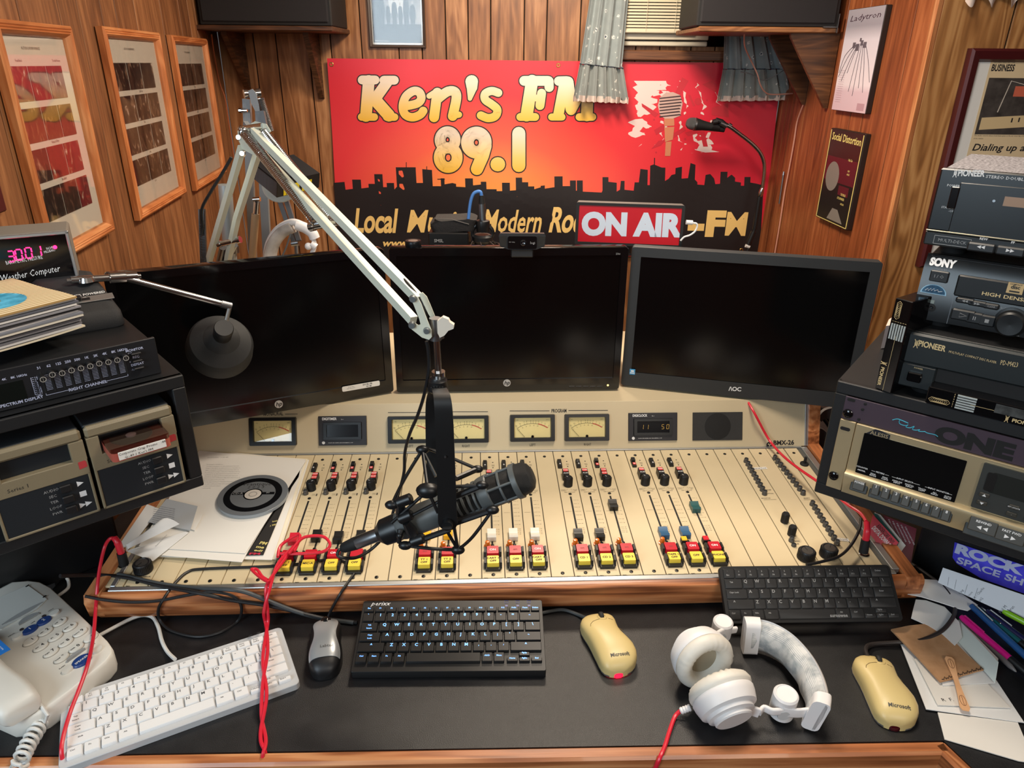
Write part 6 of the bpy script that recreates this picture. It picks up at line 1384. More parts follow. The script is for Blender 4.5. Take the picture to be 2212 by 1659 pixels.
# ---------------------------------------------------------------- gooseneck microphone in front of the banner
def gooseneck():
    yy = 3.13; m = thing('gooseneck_microphone','handheld ball microphone clipped to a chrome gooseneck in front of the banner','microphone',T_((0,0,0)))
    P = lambda x,y,d=0: ony(x,y,yy + d)
    pts = [P(*p) for p in ((1563,268),(1578,275),(1600,291),(1625,311),(1642,330),(1650,350),(1651,370),(1649,390),(1646,410))]
    g = G(); g.tube(cr(pts,8),[.0075 + .0005 * (i % 2) for i in range(65)],10); g.obj('gooseneck',CHROME,m,ang=60)
    g = G(); g.tube([P(1647,405),P(1643,418),P(1641,424)],[.0075,.012,.009],12); g.obj('collar',CHROME,m)
    g = G(); g.tube([P(1641,424),P(1630,495)],.009,10); g.obj('stand_tube',BLK,m)
    g = G(); g.tube([P(1628,500),P(1616,528)],.011,10); g.tube([P(1630,493),P(1618,534),P(1608,556),P(1604,620),P(1600,1060)],.007,8); g.obj('lower_tube',BLK,m)
    g = G(); a,b = P(1611,530),P(1619,533); g.cyl(a,b,.009,n=10); g.obj('white_band',WHT,m)
    h0,h1 = P(1494,267,.02),P(1552,277,.02); ax = (h1 - h0).normalized(); S = frame(h0,ax.orthogonal(),z=ax)
    g = G(); g.lathe([(0,-.024),(.012,-.022),(.021,-.013),(.0245,0),(.0245,.01)],24,S); g.obj('ball_grille',M('grille_grey',(104,106,108),.4,.7,bump=(2600,.8)),m)
    g = G(); g.lathe([(.0245,.01),(.0258,.011),(.0258,.018),(.0245,.019)],24,S); g.obj('grille_band',STEEL,m)
    g = G(); g.lathe([(.0245,.019),(.0235,.026),(.019,.05),(.0155,.085),(.0135,.12),(.0125,.14),(0,.14)],24,S); g.obj('handle',BLKM,m)
    c0,c1 = P(1537,272,.02),P(1553,275,.02); g = G(); g.cyl(c0 + V((0,0,.0)),c1,.021,.018,18,False); g.cyl(P(1540,264),P(1550,262),.011,n=12); g.tube([P(1546,258),P(1558,263),P(1570,272)],[.008,.011,.009],10); g.obj('clip',BLK,m)
    g = G(); g.tube([P(1556,265),P(1570,272)],.011,12); g.cyl(P(1574,268),P(1580,272),.007,n=10); g.obj('clip_ferrule',STEEL,m)
gooseneck()
# ================================================================ MICROPHONE BOOMS
IVORY = M('boom_white',(214,216,198),.4); GREYB = M('boom_grey',(118,120,122),.45); PIN = CHROME
def bar(g,a,b,w,t,side):
    """folded bar from a to b; w across, t along side"""
    d = (b - a).normalized(); s = (side - d * side.dot(d)).normalized(); n = d.cross(s)
    r = lambda p: [p + s * x + n * y for x,y in ((-t / 2,-w / 2),(t / 2,-w / 2),(t / 2,w / 2),(-t / 2,w / 2))]
    g.loft([r(a),r(b)])
def spring(g,a,b,R,wire,turns,n=9):
    d = (b - a); L = d.length; d.normalize(); u_ = d.orthogonal().normalized(); w = d.cross(u_); pts = []
    for i in range(int(turns * n) + 1): t = i / (turns * n); an = 2 * pi * turns * t; pts.append(a + d * L * t + (u_ * cos(an) + w * sin(an)) * R)
    g.tube(pts,wire,5)
def plate(g,pts,off,th):
    """flat plate with outline pts, thickness th along off"""
    o = off.normalized() * th; n = len(pts); vs = list(pts) + [p + o for p in pts]
    g.add(vs,[tuple(range(n)),tuple(range(2 * n - 1,n - 1,-1))] + [(i,n + i,n + (i + 1) % n,(i + 1) % n) for i in range(n)])
def boom_white():
    m = thing('microphone_boom','off white spring balanced scissor boom that holds the main broadcast microphone','boom arm',T_((0,0,0)),'scissor booms')
    YE,YN,YBs = 1.42,.955,1.64
    def U(x,y,d=0): return ony(x,y,YE + (YN - YE) * (x - 545) / (930 - 545) + d)
    def Lw(x,y,d=0): return ony(x,y,YE + (YBs - YE) * (y - 300) / 280 + d)
    sd = V((.62,.78,0))   # across the arm, between its two side plates
    for (a,b) in (((523,318),(446,580)),((557,330),(512,470)),((512,470),(486,590))): 
        g = G(); bar(g,Lw(*a),Lw(*b),.0125,.011,sd); g.obj('lower_arm',IVORY,m)
    g = G(); a,b = Lw(474,527,-.005),Lw(516,518,-.005); g.cyl(a,b,.006,n=12); [g.cyl(p - (b - a).normalized() * .004,p + (b - a).normalized() * .004,.0078,n=12) for p in (a,b)]; g.obj('cross_pin',PIN,m)
    for x0,y0,x1,y1 in ((481,535,466,600),((507),528,470,600)):
        g = G(); g.cyl(Lw(x0,y0,.01),Lw(x1,y1,.01),.0075,n=14); g.obj('lower_spring_tube',STEEL,m)
    # elbow plates
    op = [(514,283),(526,274),(538,280),(545,300),(571,326),(568,338),(546,334),(524,322),(515,300)]
    g = G(); plate(g,[U(x,y,-.012) for x,y in op],V((0,-1,.2)),.0025); g.obj('elbow_plate',IVORY,m)
    op2 = [(538,270),(552,262),(576,268),(586,284),(574,296),(552,290)]
    g = G(); plate(g,[U(x,y,.022) for x,y in op2],V((0,-1,.2)),.0025); g.obj('elbow_plate',IVORY,m)
    for x,y in ((517,297),(525,332),(560,333)): g = G(); p = U(x,y,-.015); g.cyl(p,p + V((0,-.006,.001)),.006,.0045,14); g.obj('bolt',PIN,m)
    g = G(); a,b = U(521,279,-.01),U(568,272,.02); g.cyl(a,b,.0058,n=12); g.ball(a,.0068,10,6); g.obj('cross_pin',PIN,m)
    g = G(); bar(g,U(530,268,.012),U(546,290,-.004),.012,.009,sd); g.obj('elbow_link',GREYB,m)
    # upper pair
    g = G(); bar(g,U(548,283),U(907,648),.0125,.012,sd); up = g.obj('upper_arm',IVORY,m)
    g = G(); bar(g,U(566,333),U(893,692),.0125,.012,sd); g.obj('upper_arm',IVORY,m)
    g = G(); a,b = U(524,283,-.028),U(682,478,-.02); spring(g,a,b,.0082,.0014,62); g.obj('balance_spring',PIN,m,kind=None)
    g = G(); a,b = U(570,284,.012),U(716,468,.014); spring(g,a,b,.0072,.0012,60); g.obj('balance_spring',PIN,m)
    g = G(); a,b = U(676,489,-.022),U(724,480,.016); g.cyl(a,b,.0062,n=14); dv = (b - a).normalized(); g.cyl(a - dv * .006,a + dv * .003,.0082,n=14); g.cyl(b,b + dv * .006,.0075,n=14); g.obj('cross_pin',PIN,m)
    # end yoke
    ep = [(886,644),(893,637),(902,640),(910,655),(923,690),(932,712),(933,727),(927,733),(912,728),(888,709),(885,700),(891,694),(904,702),(909,700),(906,688),(893,655)]
    g = G(); plate(g,[ony(x,y,.945) for x,y in ep],V((0,-1,0)),.0022); g.obj('end_plate',IVORY,m,ang=20)
    ep2 = [(905,634),(913,631),(922,640),(930,658),(943,690),(936,694),(925,676)]
    g = G(); plate(g,[ony(x,y,.975) for x,y in ep2],V((0,-1,0)),.0022); g.obj('end_plate',IVORY,m)
    for x,y,s in ((892,645,.0055),(890,702,.0055),(922,714,.0052)): g = G(); p = ony(x,y,.943); g.cyl(p,p + V((0,-.005,0)),s,s * .75,14); g.obj('bolt',M('bolt_grey',(120,126,128),.4,.6),m)
    g = G(); p = ony(941,712,.958); a,b = ony(940,687,.958),ony(941,734,.958); g.cyl(b,a,.0085,n=18); g.cyl(ony(949,700,.958),ony(950,730,.958),.0065,n=14); g.obj('clamp_block',STEEL,m)
    g = G(); k = [ony(x,y,.95) for x,y in ((946,690),(958,681),(970,686),(973,692),(982,698),(981,706),(970,710),(962,720),(952,725),(947,715))]; plate(g,k,V((0,-1,.1)),.012); g.obj('wing_knob',M('ivory_knob',(226,216,200),.45),m)
    g = G(); g.cyl(ony(947,812,.958),ony(941,690,.958),.0052,n=16); g.obj('drop_rod',CHROME,m)
    g = G(); g.cyl(ony(947.5,816,.958),ony(947,802,.958),.0098,n=22); g.obj('thread_collar',CHROME,m)
    g = G(); g.tube(cr([U(868,600,-.004),U(880,613,-.008),U(897,633,-.004),U(911,650,.0),U(917,668,.004),U(921,700,.012),U(924,735,.015)],6),.0028,8); g.obj('routed_cable',BLK,m)
boom_white()
def mic():
    Y = .945; P = lambda x,y,d=0: ony(x,y,Y + d); z1 = lambda x,y,d=0: P(700 + x * .28933,740 + y * .28933,d)
    head,tail = z1(1565,985),z1(140,1535); ax = (tail - head); Lm = ax.length; ax.normalize()
    S = frame(head,ax.orthogonal(),z=ax); k = Lm / .314
    BODY = M('mic_grey',(84,88,88),.45); MESH = M('mic_mesh',(58,58,58),.5,.7,bump=(2400,1))
    m = thing('broadcast_microphone','grey broadcast microphone hung in a black shock mount over the console','microphone',S)
    q = lambda *pr: [(r,t * k) for r,t in pr]
    g = G(); g.lathe(q((0,0),(.012,.001),(.020,.005),(.0245,.012),(.0258,.024),(.0258,.068)),36); g.obj('head_mesh',MESH,m)
    g = G(); g.lathe(q((.0262,.022),(.0282,.0225),(.0282,.030),(.0262,.031)),36,None,True); g.lathe(q((.0264,.066),(.0278,.068),(.0268,.078),(.0258,.082),(.025,.084),(.025,.07)),36,None,True)
    for i in range(6):
        a = 2 * pi * i / 6 + .35; g.box((.0262 * cos(a),.0262 * sin(a),.047 * k),(.004,.004,.04 * k),.0012,T=None)
    g.lathe(q((.0264,.0455),(.0275,.0463),(.0275,.0487),(.0264,.0495)),36,None,True); g.obj('head_cage',BODY,m)
    g = G(); g.lathe(q((.0225,.082),(.0215,.135),(.0215,.14)),32); g.obj('vent_mesh',MESH,m)
    g = G()
    for i in range(6): t = .087 + .0093 * i; g.lathe(q((.0222,t),(.0246 - .0002 * i,t + .0006),(.0246 - .0002 * i,t + .0036),(.0222,t + .0042)),32,None,True)
    g.obj('vent_rib',BODY,m,kind='stuff')
    e1 = S.to_3x3().inverted() @ (-_fw)
    g = G()
    a0 = atan2(e1.y,e1.x)
    for sgn in (.62,-1.1):
        a = a0 + sgn; R3 = RZ(a); g.box((.0228,0,.11 * k),(.004,.010,.056 * k),.0015,T=R3)
    g.obj('vent_spine',BODY,m)
    g = G(); g.lathe(q((.0232,.136),(.0235,.138),(.0235,.212),(.0215,.218),(.0,.219)),36); g.obj('body',BODY,m)
    g = G(); g.lathe(q((.0098,.246),(.0108,.247),(.0108,.289),(.0102,.290),(0,.290)),24); g.obj('cable_connector',STEEL,m)
    g = G(); g.lathe(q((.0103,.289),(.0108,.292),(.0085,.312),(.006,.316),(0,.316)),20); g.obj('strain_relief',BLKM,m)
    # --- shock mount with its yoke, a thing of its own
    s = thing('shock_mount','black cat cradle shock mount with a tall flat yoke around the grey broadcast microphone','shock mount',T_((0,0,0)))
    SM = M('shock_black',(20,21,23),.38)
    g = G(); g.lathe(q((.0145,.213),(.0215,.2145),(.0225,.222),(.0215,.243),(.0135,.252),(.0112,.2525),(.0112,.246)),30,S); g.obj('rear_clamp',SM,s)
    g = G(); a,b = z1(565,1440,-.03),z1(560,1495,-.032); g.tube([z1(575,1400,-.025),a,b],[.006,.0045,.0035],10); g.ball(a,.006,10,6); g.obj('clamp_screw',SM,s)
    f = -.036; r = .036
    N_ = dict(A=(735,800,.03),B=(1145,945,.03),C=(775,1105,f),D=(505,1212,f),E=(1180,1065,f),F=(1258,1250,f),G=(1000,1548,f + .01),H=(605,1515,f),I=(925,1352,f - .012),J=(655,1290,f),K=(600,1200,f),Lq=(700,1475,f),O=(830,1120,-.03))
    n = {k_: z1(*v) for k_,v in N_.items()}
    def rod(a,b,r0,nm='elastic_strut',bend=None):
        g = G(); pts = [n[a] if isinstance(a,str) else z1(*a),n[b] if isinstance(b,str) else z1(*b)]
        if bend: pts = cr([pts[0],z1(*bend),pts[1]],6)
        g.tube(pts,r0,8); g.obj(nm,SM,s)
    for a,b,*bd in (('A','D',(600,1020,0)),('A','C'),('A',(835,1000,.0)),('A','B',(800,800,.04)),('C',(850,1270,-.04)),('C',(505,1345,f)),('D',(640,1150,f)),('J',(850,1190,f)),('E',(985,1075,f)),('F','G',(1110,1450,f)),('G',(905,1385,f)),('G',(965,1340,f)),('G','H',(800,1538,f)),('C',(985,1115,.0))): rod(a,b,.0027,bend=bd[0] if bd else None)
    for a,b in (('B',(985,1015,.0)),('E',(985,1145,f)),('F',(985,1345,f)),('H',(940,1395,f)),('D',(545,1190,f))): rod(a,b,.0046,'frame_arm')
    for a,b,r0 in (((545,1200,f),(655,1160,f),.0085),((560,1320,f),(660,1280,f),.0085),((650,1490,f),(750,1455,f),.0085)):
        g = G(); g.tube(cr([z1(*a),z1((a[0] + b[0]) / 2,(a[1] + b[1]) / 2,f),z1(*b)],4),[r0 * .8] + [r0] * 7 + [r0 * .7],12); g.obj('rubber_sleeve',SM,s)
    g = G(); g.tube([z1(560,1195,f),z1(575,1260,f + .012),z1(585,1330,f)],[.006,.009,.006],10); g.tube([z1(610,1340,f),z1(650,1400,f + .008),z1(690,1480,f)],[.006,.0095,.006],10); g.obj('clamp_arm',SM,s)
    for k_,sc in (('A',.0085),('B',.0075),('C',.0145),('D',.0085),('E',.0078),('F',.0082),('G',.0088),('H',.0085)):
        g = G(); g.ball(n[k_],sc,14,8,(1.25,.8,.85)); g.obj('node',SM,s)
    def strip(path,w,th):
        pts = cr([z1(*p) for p in path],8); rings = []
        for i,p in enumerate(pts):
            t = (pts[min(i + 1,len(pts) - 1)] - pts[max(i - 1,0)]).normalized(); nn = t.cross(CR).normalized(); ww = w[0] + (w[1] - w[0]) * i / (len(pts) - 1)
            rings.append([p + CR * x * ww / 2 + nn * y * th / 2 for x,y in ((-1,-1),(1,-1),(1,1),(-1,1))])
        return rings
    YK = M('yoke_black',(13,13,14),.5)
    g = G(); g.loft(strip(((855,338,.01),(868,365,-.03),(885,430,-.052),(897,600,-.056),(912,1000,-.053),(923,1340,-.05)),(.021,.0285),.003)); g.obj('yoke_arm',YK,s)
    g = G(); g.loft(strip(((852,338,.01),(832,370,.05),(812,460,.068),(812,700,.07),(822,1010,.066),(832,1100,.06)),(.021,.024),.003)); g.obj('yoke_arm',YK,s)
    a = z1(925,1340,-.05); g = G(); g.cyl(a + V((0,.0015,0)),a - V((0,.0015,0)),.0145,n=28); g.obj('yoke_end',YK,s)
    g = G(); g.cyl(a - V((0,.001,0)),a - V((0,.012,0)),.0085,.0078,20); g.box(a - V((0,.014,0)),(.014,.008,.0035),.001,T=None); g.obj('tilt_knob',SM,s)
    g = G(); p = z1(905,850,-.0575); g.cyl(p,p - V((0,.002,0)),.0017,n=10); g.obj('rivet',STEEL,s)
    c0,c1 = z1(852,362,.008),z1(848,258,.008); d = (c1 - c0); S2 = frame(c0,d.orthogonal(),z=d); h = d.length
    g = G(); g.lathe([(.0125,0),(.0152,h * .12),(.0150,h * .3),(.0135,h * .72),(.0138,h * .8),(.0115,h * .9),(.0105,h),(0,h)],24,S2); g.obj('swivel_head',SM,s)
    g = G(); 
    fvec = S2.to_3x3().inverted() @ (-_fw); R3 = RZ(atan2(fvec.y,fvec.x))
    for i in range(5): g.box((.0146,-.008 + .004 * i,h * (.48 + .05 * (i % 3))),(.0012,.0028,h * (.16 + .06 * (i % 2))),0,T=S2 @ R3)
    g.obj('brand_plate',BLKM,s,kind=None)
    pts = [z1(*p) for p in ((138,1540,0),(108,1555,-.006),(104,1590,-.01),(150,1608,-.01),(240,1605,0),(330,1560,.02),(410,1490,.03),(480,1400,.05),(520,1250,.06),(570,1080,.07),(598,960,.07),(604,820,.065),(640,680,.05),(700,540,.03),(750,380,.02),(782,200,.018),(778,60,.016),(765,-10,.015))]
    g = G(); g.tube(cr(pts,8),.0027,8); tag(g.obj('microphone_cable',BLK),'thin black cable from the broadcast microphone up to the white boom','cable')
mic()
# ---------------------------------------------------------------- second boom behind, folded up
def boom_grey():
    m = thing('microphone_boom','grey scissor boom standing folded behind the left monitor','boom arm',T_((0,0,0)),'scissor booms'); Yb = 1.92
    P = lambda x,y,d=0: ony(x,y,Yb + d); sd = V((1,.2,0))
    for a,b,w in (((533,214),(537,300),.019),((537,300),(548,600),.019),((560,232),(566,330),.019),((566,330),(580,600),.021)):
        g = G(); bar(g,P(*a),P(*b),.012,w,CR); g.obj('lower_arm',GREYB,m)
    g = G(); plate(g,[P(x,y,-.02) for x,y in ((537,196),(546,192),(553,200),(560,225),(562,240),(552,240),(543,222))],V((0,-1,0)),.003); g.obj('top_plate',GREYB,m)
    g = G(); a,b = P(527,203,-.02),P(562,200,.0); dv = (b - a).normalized(); g.cyl(a,b,.006,n=12); g.cyl(a,a + dv * .016,.0105,.008,14); g.cyl(b - dv * .016,b,.008,.0105,14); g.obj('top_pin',CHROME,m)
    g = G(); spring(g,P(562,212,-.015),P(584,284,-.015),.0085,.0016,26); g.obj('balance_spring',STEEL,m)
    g = G(); p = P(522,239,-.02); g.cyl(p,P(534,239,-.02),.0035,n=10); g.cyl(p,p - V((.006,0,0)),.006,n=10); g.obj('bolt',CHROME,m)
    for a,b in (((566,240),(604,432)),((604,432),(636,524)),((618,430),(646,520))):
        g = G(); bar(g,P(*a,-.06),P(*b,-.1),.013,.011,CR); g.obj('upper_arm',M('boom_dark',(74,76,80),.45),m)
    g = G(); g.cyl(P(640,522,-.1),P(641,560,-.1),.0055,n=12); g.cyl(P(630,526,-.1),P(645,524,-.1),.008,n=12); g.obj('threaded_end',STEEL,m)
boom_grey()
def stand_parts():
    Yp = 1.8; P = lambda x,y,d=0: ony(x,y,Yp + d)
    m = thing('microphone_stand','tan tube with chrome collar standing behind the left monitor','stand',T_((0,0,0)))
    g = G(); g.cyl(P(542,600),P(552,462),.0095,n=16); g.obj('tube',M('tan_tube',(176,142,106),.4),m)
    g = G(); g.cyl(P(552,464),P(554,436),.0068,n=14); g.obj('inner_tube',CHROME,m)
    g = G(); g.cyl(P(547,431),P(562,430),.006,n=12); g.obj('cap',CHROME,m)
    m = thing('support_tube','wide silver tube leaning behind the white boom arm','tube',T_((0,0,0)))
    g = G(); g.cyl(P(501,605,.02),P(486,399,.02),.0165,n=22); g.obj('tube',M('silver_tube',(176,184,186),.4,.5),m)
    g = G(); g.cyl(P(501,545,.02),P(500,532,.02),.018,n=22); g.obj('collar',STEEL,m)
    m = thing('support_post','slim perforated steel post with a black lead, left of the white boom','post',T_((0,0,0)))
    q = 1.62; a,b = ony(440,575,q),ony(436,452,q); d = b - a
    g = G(); rr = .0062
    for s_ in (-1,1): bar(g,a + CR * rr * s_,b + CR * rr * s_,.005,.002,CR)
    bar(g,a + V((0,.006,0)),b + V((0,.006,0)),.0015,.012,CR)
    for i in range(17): p = a + d * (i / 17) * .78; bar(g,p - CR * .006,p + CR * .006,.0025,.0022,V((0,1,0)))
    g.obj('channel',STEEL,m)
    g = G(); g.tube(cr([ony(500,340,1.6),ony(478,378,1.6),ony(455,415,1.6),ony(436,452,1.605),ony(437,490,1.614),ony(434,508,1.614)],8),.0036,8); g.obj('lead',BLK,m)
stand_parts()
def spare_box():
    Z0 = ony(598,427,1.62); top = ony(600,393,1.62); h = (top - Z0).length
    A = ony(598,427,1.62); Bp = ony(543,382,1.72); Cp = ony(689,405,1.74)
    ex = (Bp - A); ey = (Cp - A); up = ex.cross(ey).normalized(); up = up if up.z > 0 else -up
    m = thing('carton','small black carton with a yellow label perched between the two booms','carton',T_((0,0,0)))
    vs = [A,A + ex,A + ex + ey,A + ey]; vs += [v + up * h for v in vs]
    g = G(); g.add(vs,[(0,1,2,3),(4,7,6,5),(0,4,5,1),(1,5,6,2),(2,6,7,3),(3,7,4,0)]); g.obj('box',M('carton_black',(24,25,28),.4),m)
    nr = -(up.cross(ey)).normalized(); nr = nr if nr.dot(-_fw) > 0 else -nr
    def F(u_,v_,o=.0012): return A + ey * u_ + up * h * v_ + nr * o
    g = G(); g.add([F(.14,.04),F(.8,.04),F(.8,.72),F(.14,.72)],[(0,1,2,3)]); g.obj('yellow_label',M('label_yellow',(226,200,30),.5),m)
    g = G(); [g.add([F(u0,.1,.002),F(u1,.1,.002),F(u1,.66,.002),F(u0,.66,.002)],[(0,1,2,3)]) for u0,u1 in ((.2,.23),(.5,.56),(.62,.65))]; g.obj('label_print',BLK,m)
    nl = -(up.cross(ex)).normalized(); nl = nl if nl.dot(-_fw) > 0 else -nl
    g = G(); [g.add([A + ex * (i / 22 + .01) + up * h * .03 + nl * .001,A + ex * (i / 22 + .03) + up * h * .03 + nl * .001,A + ex * (i / 22 + .03) + up * h * .97 + nl * .001,A + ex * (i / 22 + .01) + up * h * .97 + nl * .001],[(0,1,2,3)]) for i in range(22)]; g.obj('side_stripes',M('stripe_grey',(104,112,120),.5),m,kind='stuff')
    g = G(); l0 = A + up * (h + .002); g.add([l0,l0 + ex,l0 + ex + ey * .5 + up * .012,l0 + ey * .5 + up * .01],[(0,1,2,3)]); g.obj('flap',M('carton_black'),m)
    g = G(); c = ony(606,398,1.8); S = frame(c,(1,0,0),z=(0,-.75,.5)); g.lathe([(0,.004),(.042,.003),(.046,0),(.046,-.004),(.042,-.006),(0,-.006)],32,S); tag(g.obj('pop_filter',M('pale_disc',(186,186,176),.6)),'pale round disc under the black carton, between the booms','disc')
spare_box()
def hung_headphones():
    Yh = 1.78; P = lambda x,y,d=0: ony(x,y,Yh + d)
    m = thing('headphones','white headphones hanging on the grey boom behind the left monitor','headphones',T_((0,0,0)),'white headphones')
    WH = M('headphone_white',(226,224,224),.45); PADG = M('worn_pad',(186,180,174),.8,bump=(90,.4),var=(26,26))
    pts = cr([P(*p) for p in ((586,590),(583,560),(590,528),(608,503),(632,491))],8); g = G(); g.tube(pts,[.017] * len(pts),14,flat=.7); g.obj('headband_pad',PADG,m)
    pts = cr([P(*p) for p in ((577,592),(575,560),(581,525),(600,495),(630,480),(655,487),(672,500),(676,508))],8); g = G(); g.tube(pts,.0085,12); g.obj('headband',WH,m)
    pts = cr([P(*p) for p in ((640,486),(658,492),(674,503),(680,515))],6); g = G(); g.tube(pts,[.013] * len(pts),12); g.obj('band_end',WH,m)
    g = G(); g.cyl(P(672,526,-.01),P(683,534,-.01),.0085,n=16); g.ball(P(666,532,-.012),.009,14,8); g.tube([P(676,510),P(680,530),P(674,548)],.006,10); g.obj('hinge',WH,m)
    g = G(); g.ball(P(672,575),.034,20,12,(1,.6,1)); g.obj('ear_cup',WH,m)
    g = G(); g.tube(cr([P(628,505,-.02),P(618,535,-.02),P(607,560,-.02),P(600,590,-.02)],6),.0022,6); g.obj('cord',M('grey_cord'),m)
hung_headphones()
# ================================================================ THINGS ON AND BEHIND THE MONITORS
def webcam():
    y0 = c1.y - .01; P = lambda x,y,d=0: ony(x,y,y0 + d); u0 = ony(1130,545,y0); sc = (ony(1178,520,y0).x - ony(1077,520,y0).x)
    T = frame(ony(1128,521,y0),(1,.02,0),y=(0,.12,1)); m = thing('webcam','black webcam clipped on top of the middle monitor','webcam',T)
    w,h = sc,(ony(1128,503,y0).z - ony(1128,537,y0).z)
    o = [(-.5,.34),(-.47,.5),(.47,.5),(.5,.34),(.48,-.3),(.30,-.5),(-.30,-.5),(-.48,-.3)]
    g = G(); g.prism([(x * w,y * h) for x,y in o],-.016,.006); g.obj('body',M('webcam_black',(24,24,26),.45),m)
    g = G(); g.prism(rrect(w * .62,h * .78,.004,4,.0,-h * .06),.006,.010); g.obj('face_plate',BLKG,m)
    g = G(); g.lathe([(.0066,0),(.0066,.002),(.005,.0028),(.0035,.002),(0,.0014)],24,T_((w * .02,-h * .06,.0098))); g.obj('lens',M('lens_glass',(14,14,20),.05,spec=1),m)
    g = G(); g.text('logi',.0075,(w * .22,-h * .14,.0102)); g.text('HD 1080p',.003,(-w * .22,-h * .06,.0102)); g.obj('lettering',M('dim_print'),m)
    for s_ in (-1,1): g = G(); g.prism([(s_ * w * .34,h * .36),(s_ * w * .49,h * .3),(s_ * w * .47,-h * .26),(s_ * w * .34,-h * .3)][::s_],.006,.0075); g.obj('microphone_mesh',M('mesh_black',(30,30,30),.6,bump=(2400,1)),m)
    g = G(); g.box((0,-h * .5 - .008,.0025),(w * .48,.018,.005),.002); g.box((0,-h * .5 - .001,-.008),(w * .46,.005,.03),.002); g.obj('clip',M('webcam_black'),m)
webcam()
def on_air():
    Y0 = 1.79; q = [ony(1243,437,Y0),ony(1487,447,Y0 - .035),ony(1474,533,Y0 - .035),ony(1236,526,Y0)]
    ax = q[1] - q[0]; ax.z = 0; W = ax.length; H = q[0].z - q[3].z; c = (q[0] + q[1] + q[2] + q[3]) / 4
    T = frame(c,ax,y=(0,.10,1)); P_ = PL(T).uv; m = thing('on_air_sign','ON AIR sign box with red face and grey top, behind the monitors','sign',T)
    W *= .965; d = .062
    SD = M('sign_grey',(92,88,84),.55,bump=(800,.1))
    g = G(); g.prism(rrect(W,H,.004,3),-d,-.001); g.obj('housing',SD,m)
    g = G(); fr = rrect(W,H,.004,3); inn = rrect(W * .945,H * .87,.001,3); g.loft([[(x,y,-.002) for x,y in fr],[(x,y,.003) for x,y in fr],[(x,y,.003) for x,y in inn],[(x,y,.0005) for x,y in inn]],False); g.obj('front_frame',BLKM,m)
    g = G(); g.box((0,0,.0003),(W * .95,H * .88,.001)); f = g.obj('face',M('sign_red',(182,10,28),.35),m)
    g = G(); a,b = P_(1255,505),P_(1467,509); fit(g,'ON AIR',(a.x + .002,a.y + .0005),(b.x - .001,b.y),H * .48,.0011,'o'); g.obj('face_lettering',M('sign_white',(196,206,220),.5),f)
    g = G(); g.cyl((-.01,-H / 2,-.03),(-.01,-H / 2 - .02,-.03),.022,n=20); g.cyl((-.01,-H / 2 - .02,-.03),(-.01,-H / 2 - .53,-.03),.010,n=16); g.obj('stem',M('stem_teal',(28,40,46),.5),m)
    pts = [ony(x,y,Y0 - .05) for x,y in ((1497,482),(1504,483),(1506,489),(1501,500),(1490,508),(1478,512),(1470,520))]
    g = G(); g.tube(cr(pts,6),.0024,8); o = g.obj('usb_cable',WHT); tag(o,'short white cable plugged into the side of the ON AIR sign','cable')
    g = G(); g.cyl(ony(1482,480,Y0 - .05),ony(1496,481,Y0 - .05),.0055,n=12); g.obj('plug',WHT,o)
on_air()
def condenser():
    Yc = 1.86; P = lambda x,y,d=0: ony(x,y,Yc + d); m = thing('condenser_microphone','upside down studio microphone in a black shock mount behind the middle monitor','microphone',T_((0,0,0)))
    SM = M('shock_black')
    g = G(); a,b = P(1043,478),P(1041,440); g.cyl(a,b,.0085,n=20); g.obj('plug_barrel',STEEL,m)
    g = G(); g.cyl(P(1041,441),P(1040,422),.0085,.0058,18); g.obj('plug_boot',BLKM,m)
    c = P(1043,485); S = frame(c,(1,0,0),z=(0,0,1)); u1 = P(1060,485).x - c.x
    g = G(); g.lathe([(.0115,.012),(.0175,.010),(.0185,.004),(.0178,-.006),(.0165,-.018),(0,-.018)],26,S); g.obj('base_ring',SM,m)
    for s_ in (-1,1): g = G(); g.tube(cr([P(1043 + s_ * 13,487),P(1043 + s_ * 21,497),P(1043 + s_ * 22,508),P(1043 + s_ * 14,517)],5),.0048,8,flat=.6); g.obj('side_loop',SM,m)
    c2 = P(1042,512); S = frame(c2,(1,0,0),z=(0,0,1)); g = G(); g.lathe([(0,.007),(.020,.007),(.0265,.002),(.0265,-.008),(.021,-.014),(.021,-.05),(0,-.05)],28,S); g.obj('body',M('mic_black',(26,27,29),.45),m)
    for rr,zz in ((.042,-.022),(.047,-.05)): g = G(); g.tube([c2 + V((rr * 1.08 * cos(t),rr * sin(t),zz)) for t in [i * pi / 14 for i in range(28)]],.0034,8,True); g.obj('outer_ring',SM,m)
    for i in range(6):
        t = 2 * pi * i / 6 + .3; g = G(); g.cyl(c2 + V((.024 * cos(t),.024 * sin(t),-.006)),c2 + V((.044 * cos(t + .35),.044 * sin(t + .35),-.026)),.0014,n=6); g.obj('elastic_cord',M('elastic_brown',(70,56,50),.7),m)
    g = G(); g.tube(cr([P(x,y) for x,y in ((1040,423),(1038,415),(1031,414),(1022,420),(1016,438),(1012,470),(1008,505),(1004,545),(1002,590),(1000,800))],8),.0042,10); tag(g.obj('microphone_cable',M('blue_cable',(74,128,200),.45)),'light blue cable arching into the upside down studio microphone','cable')
condenser()
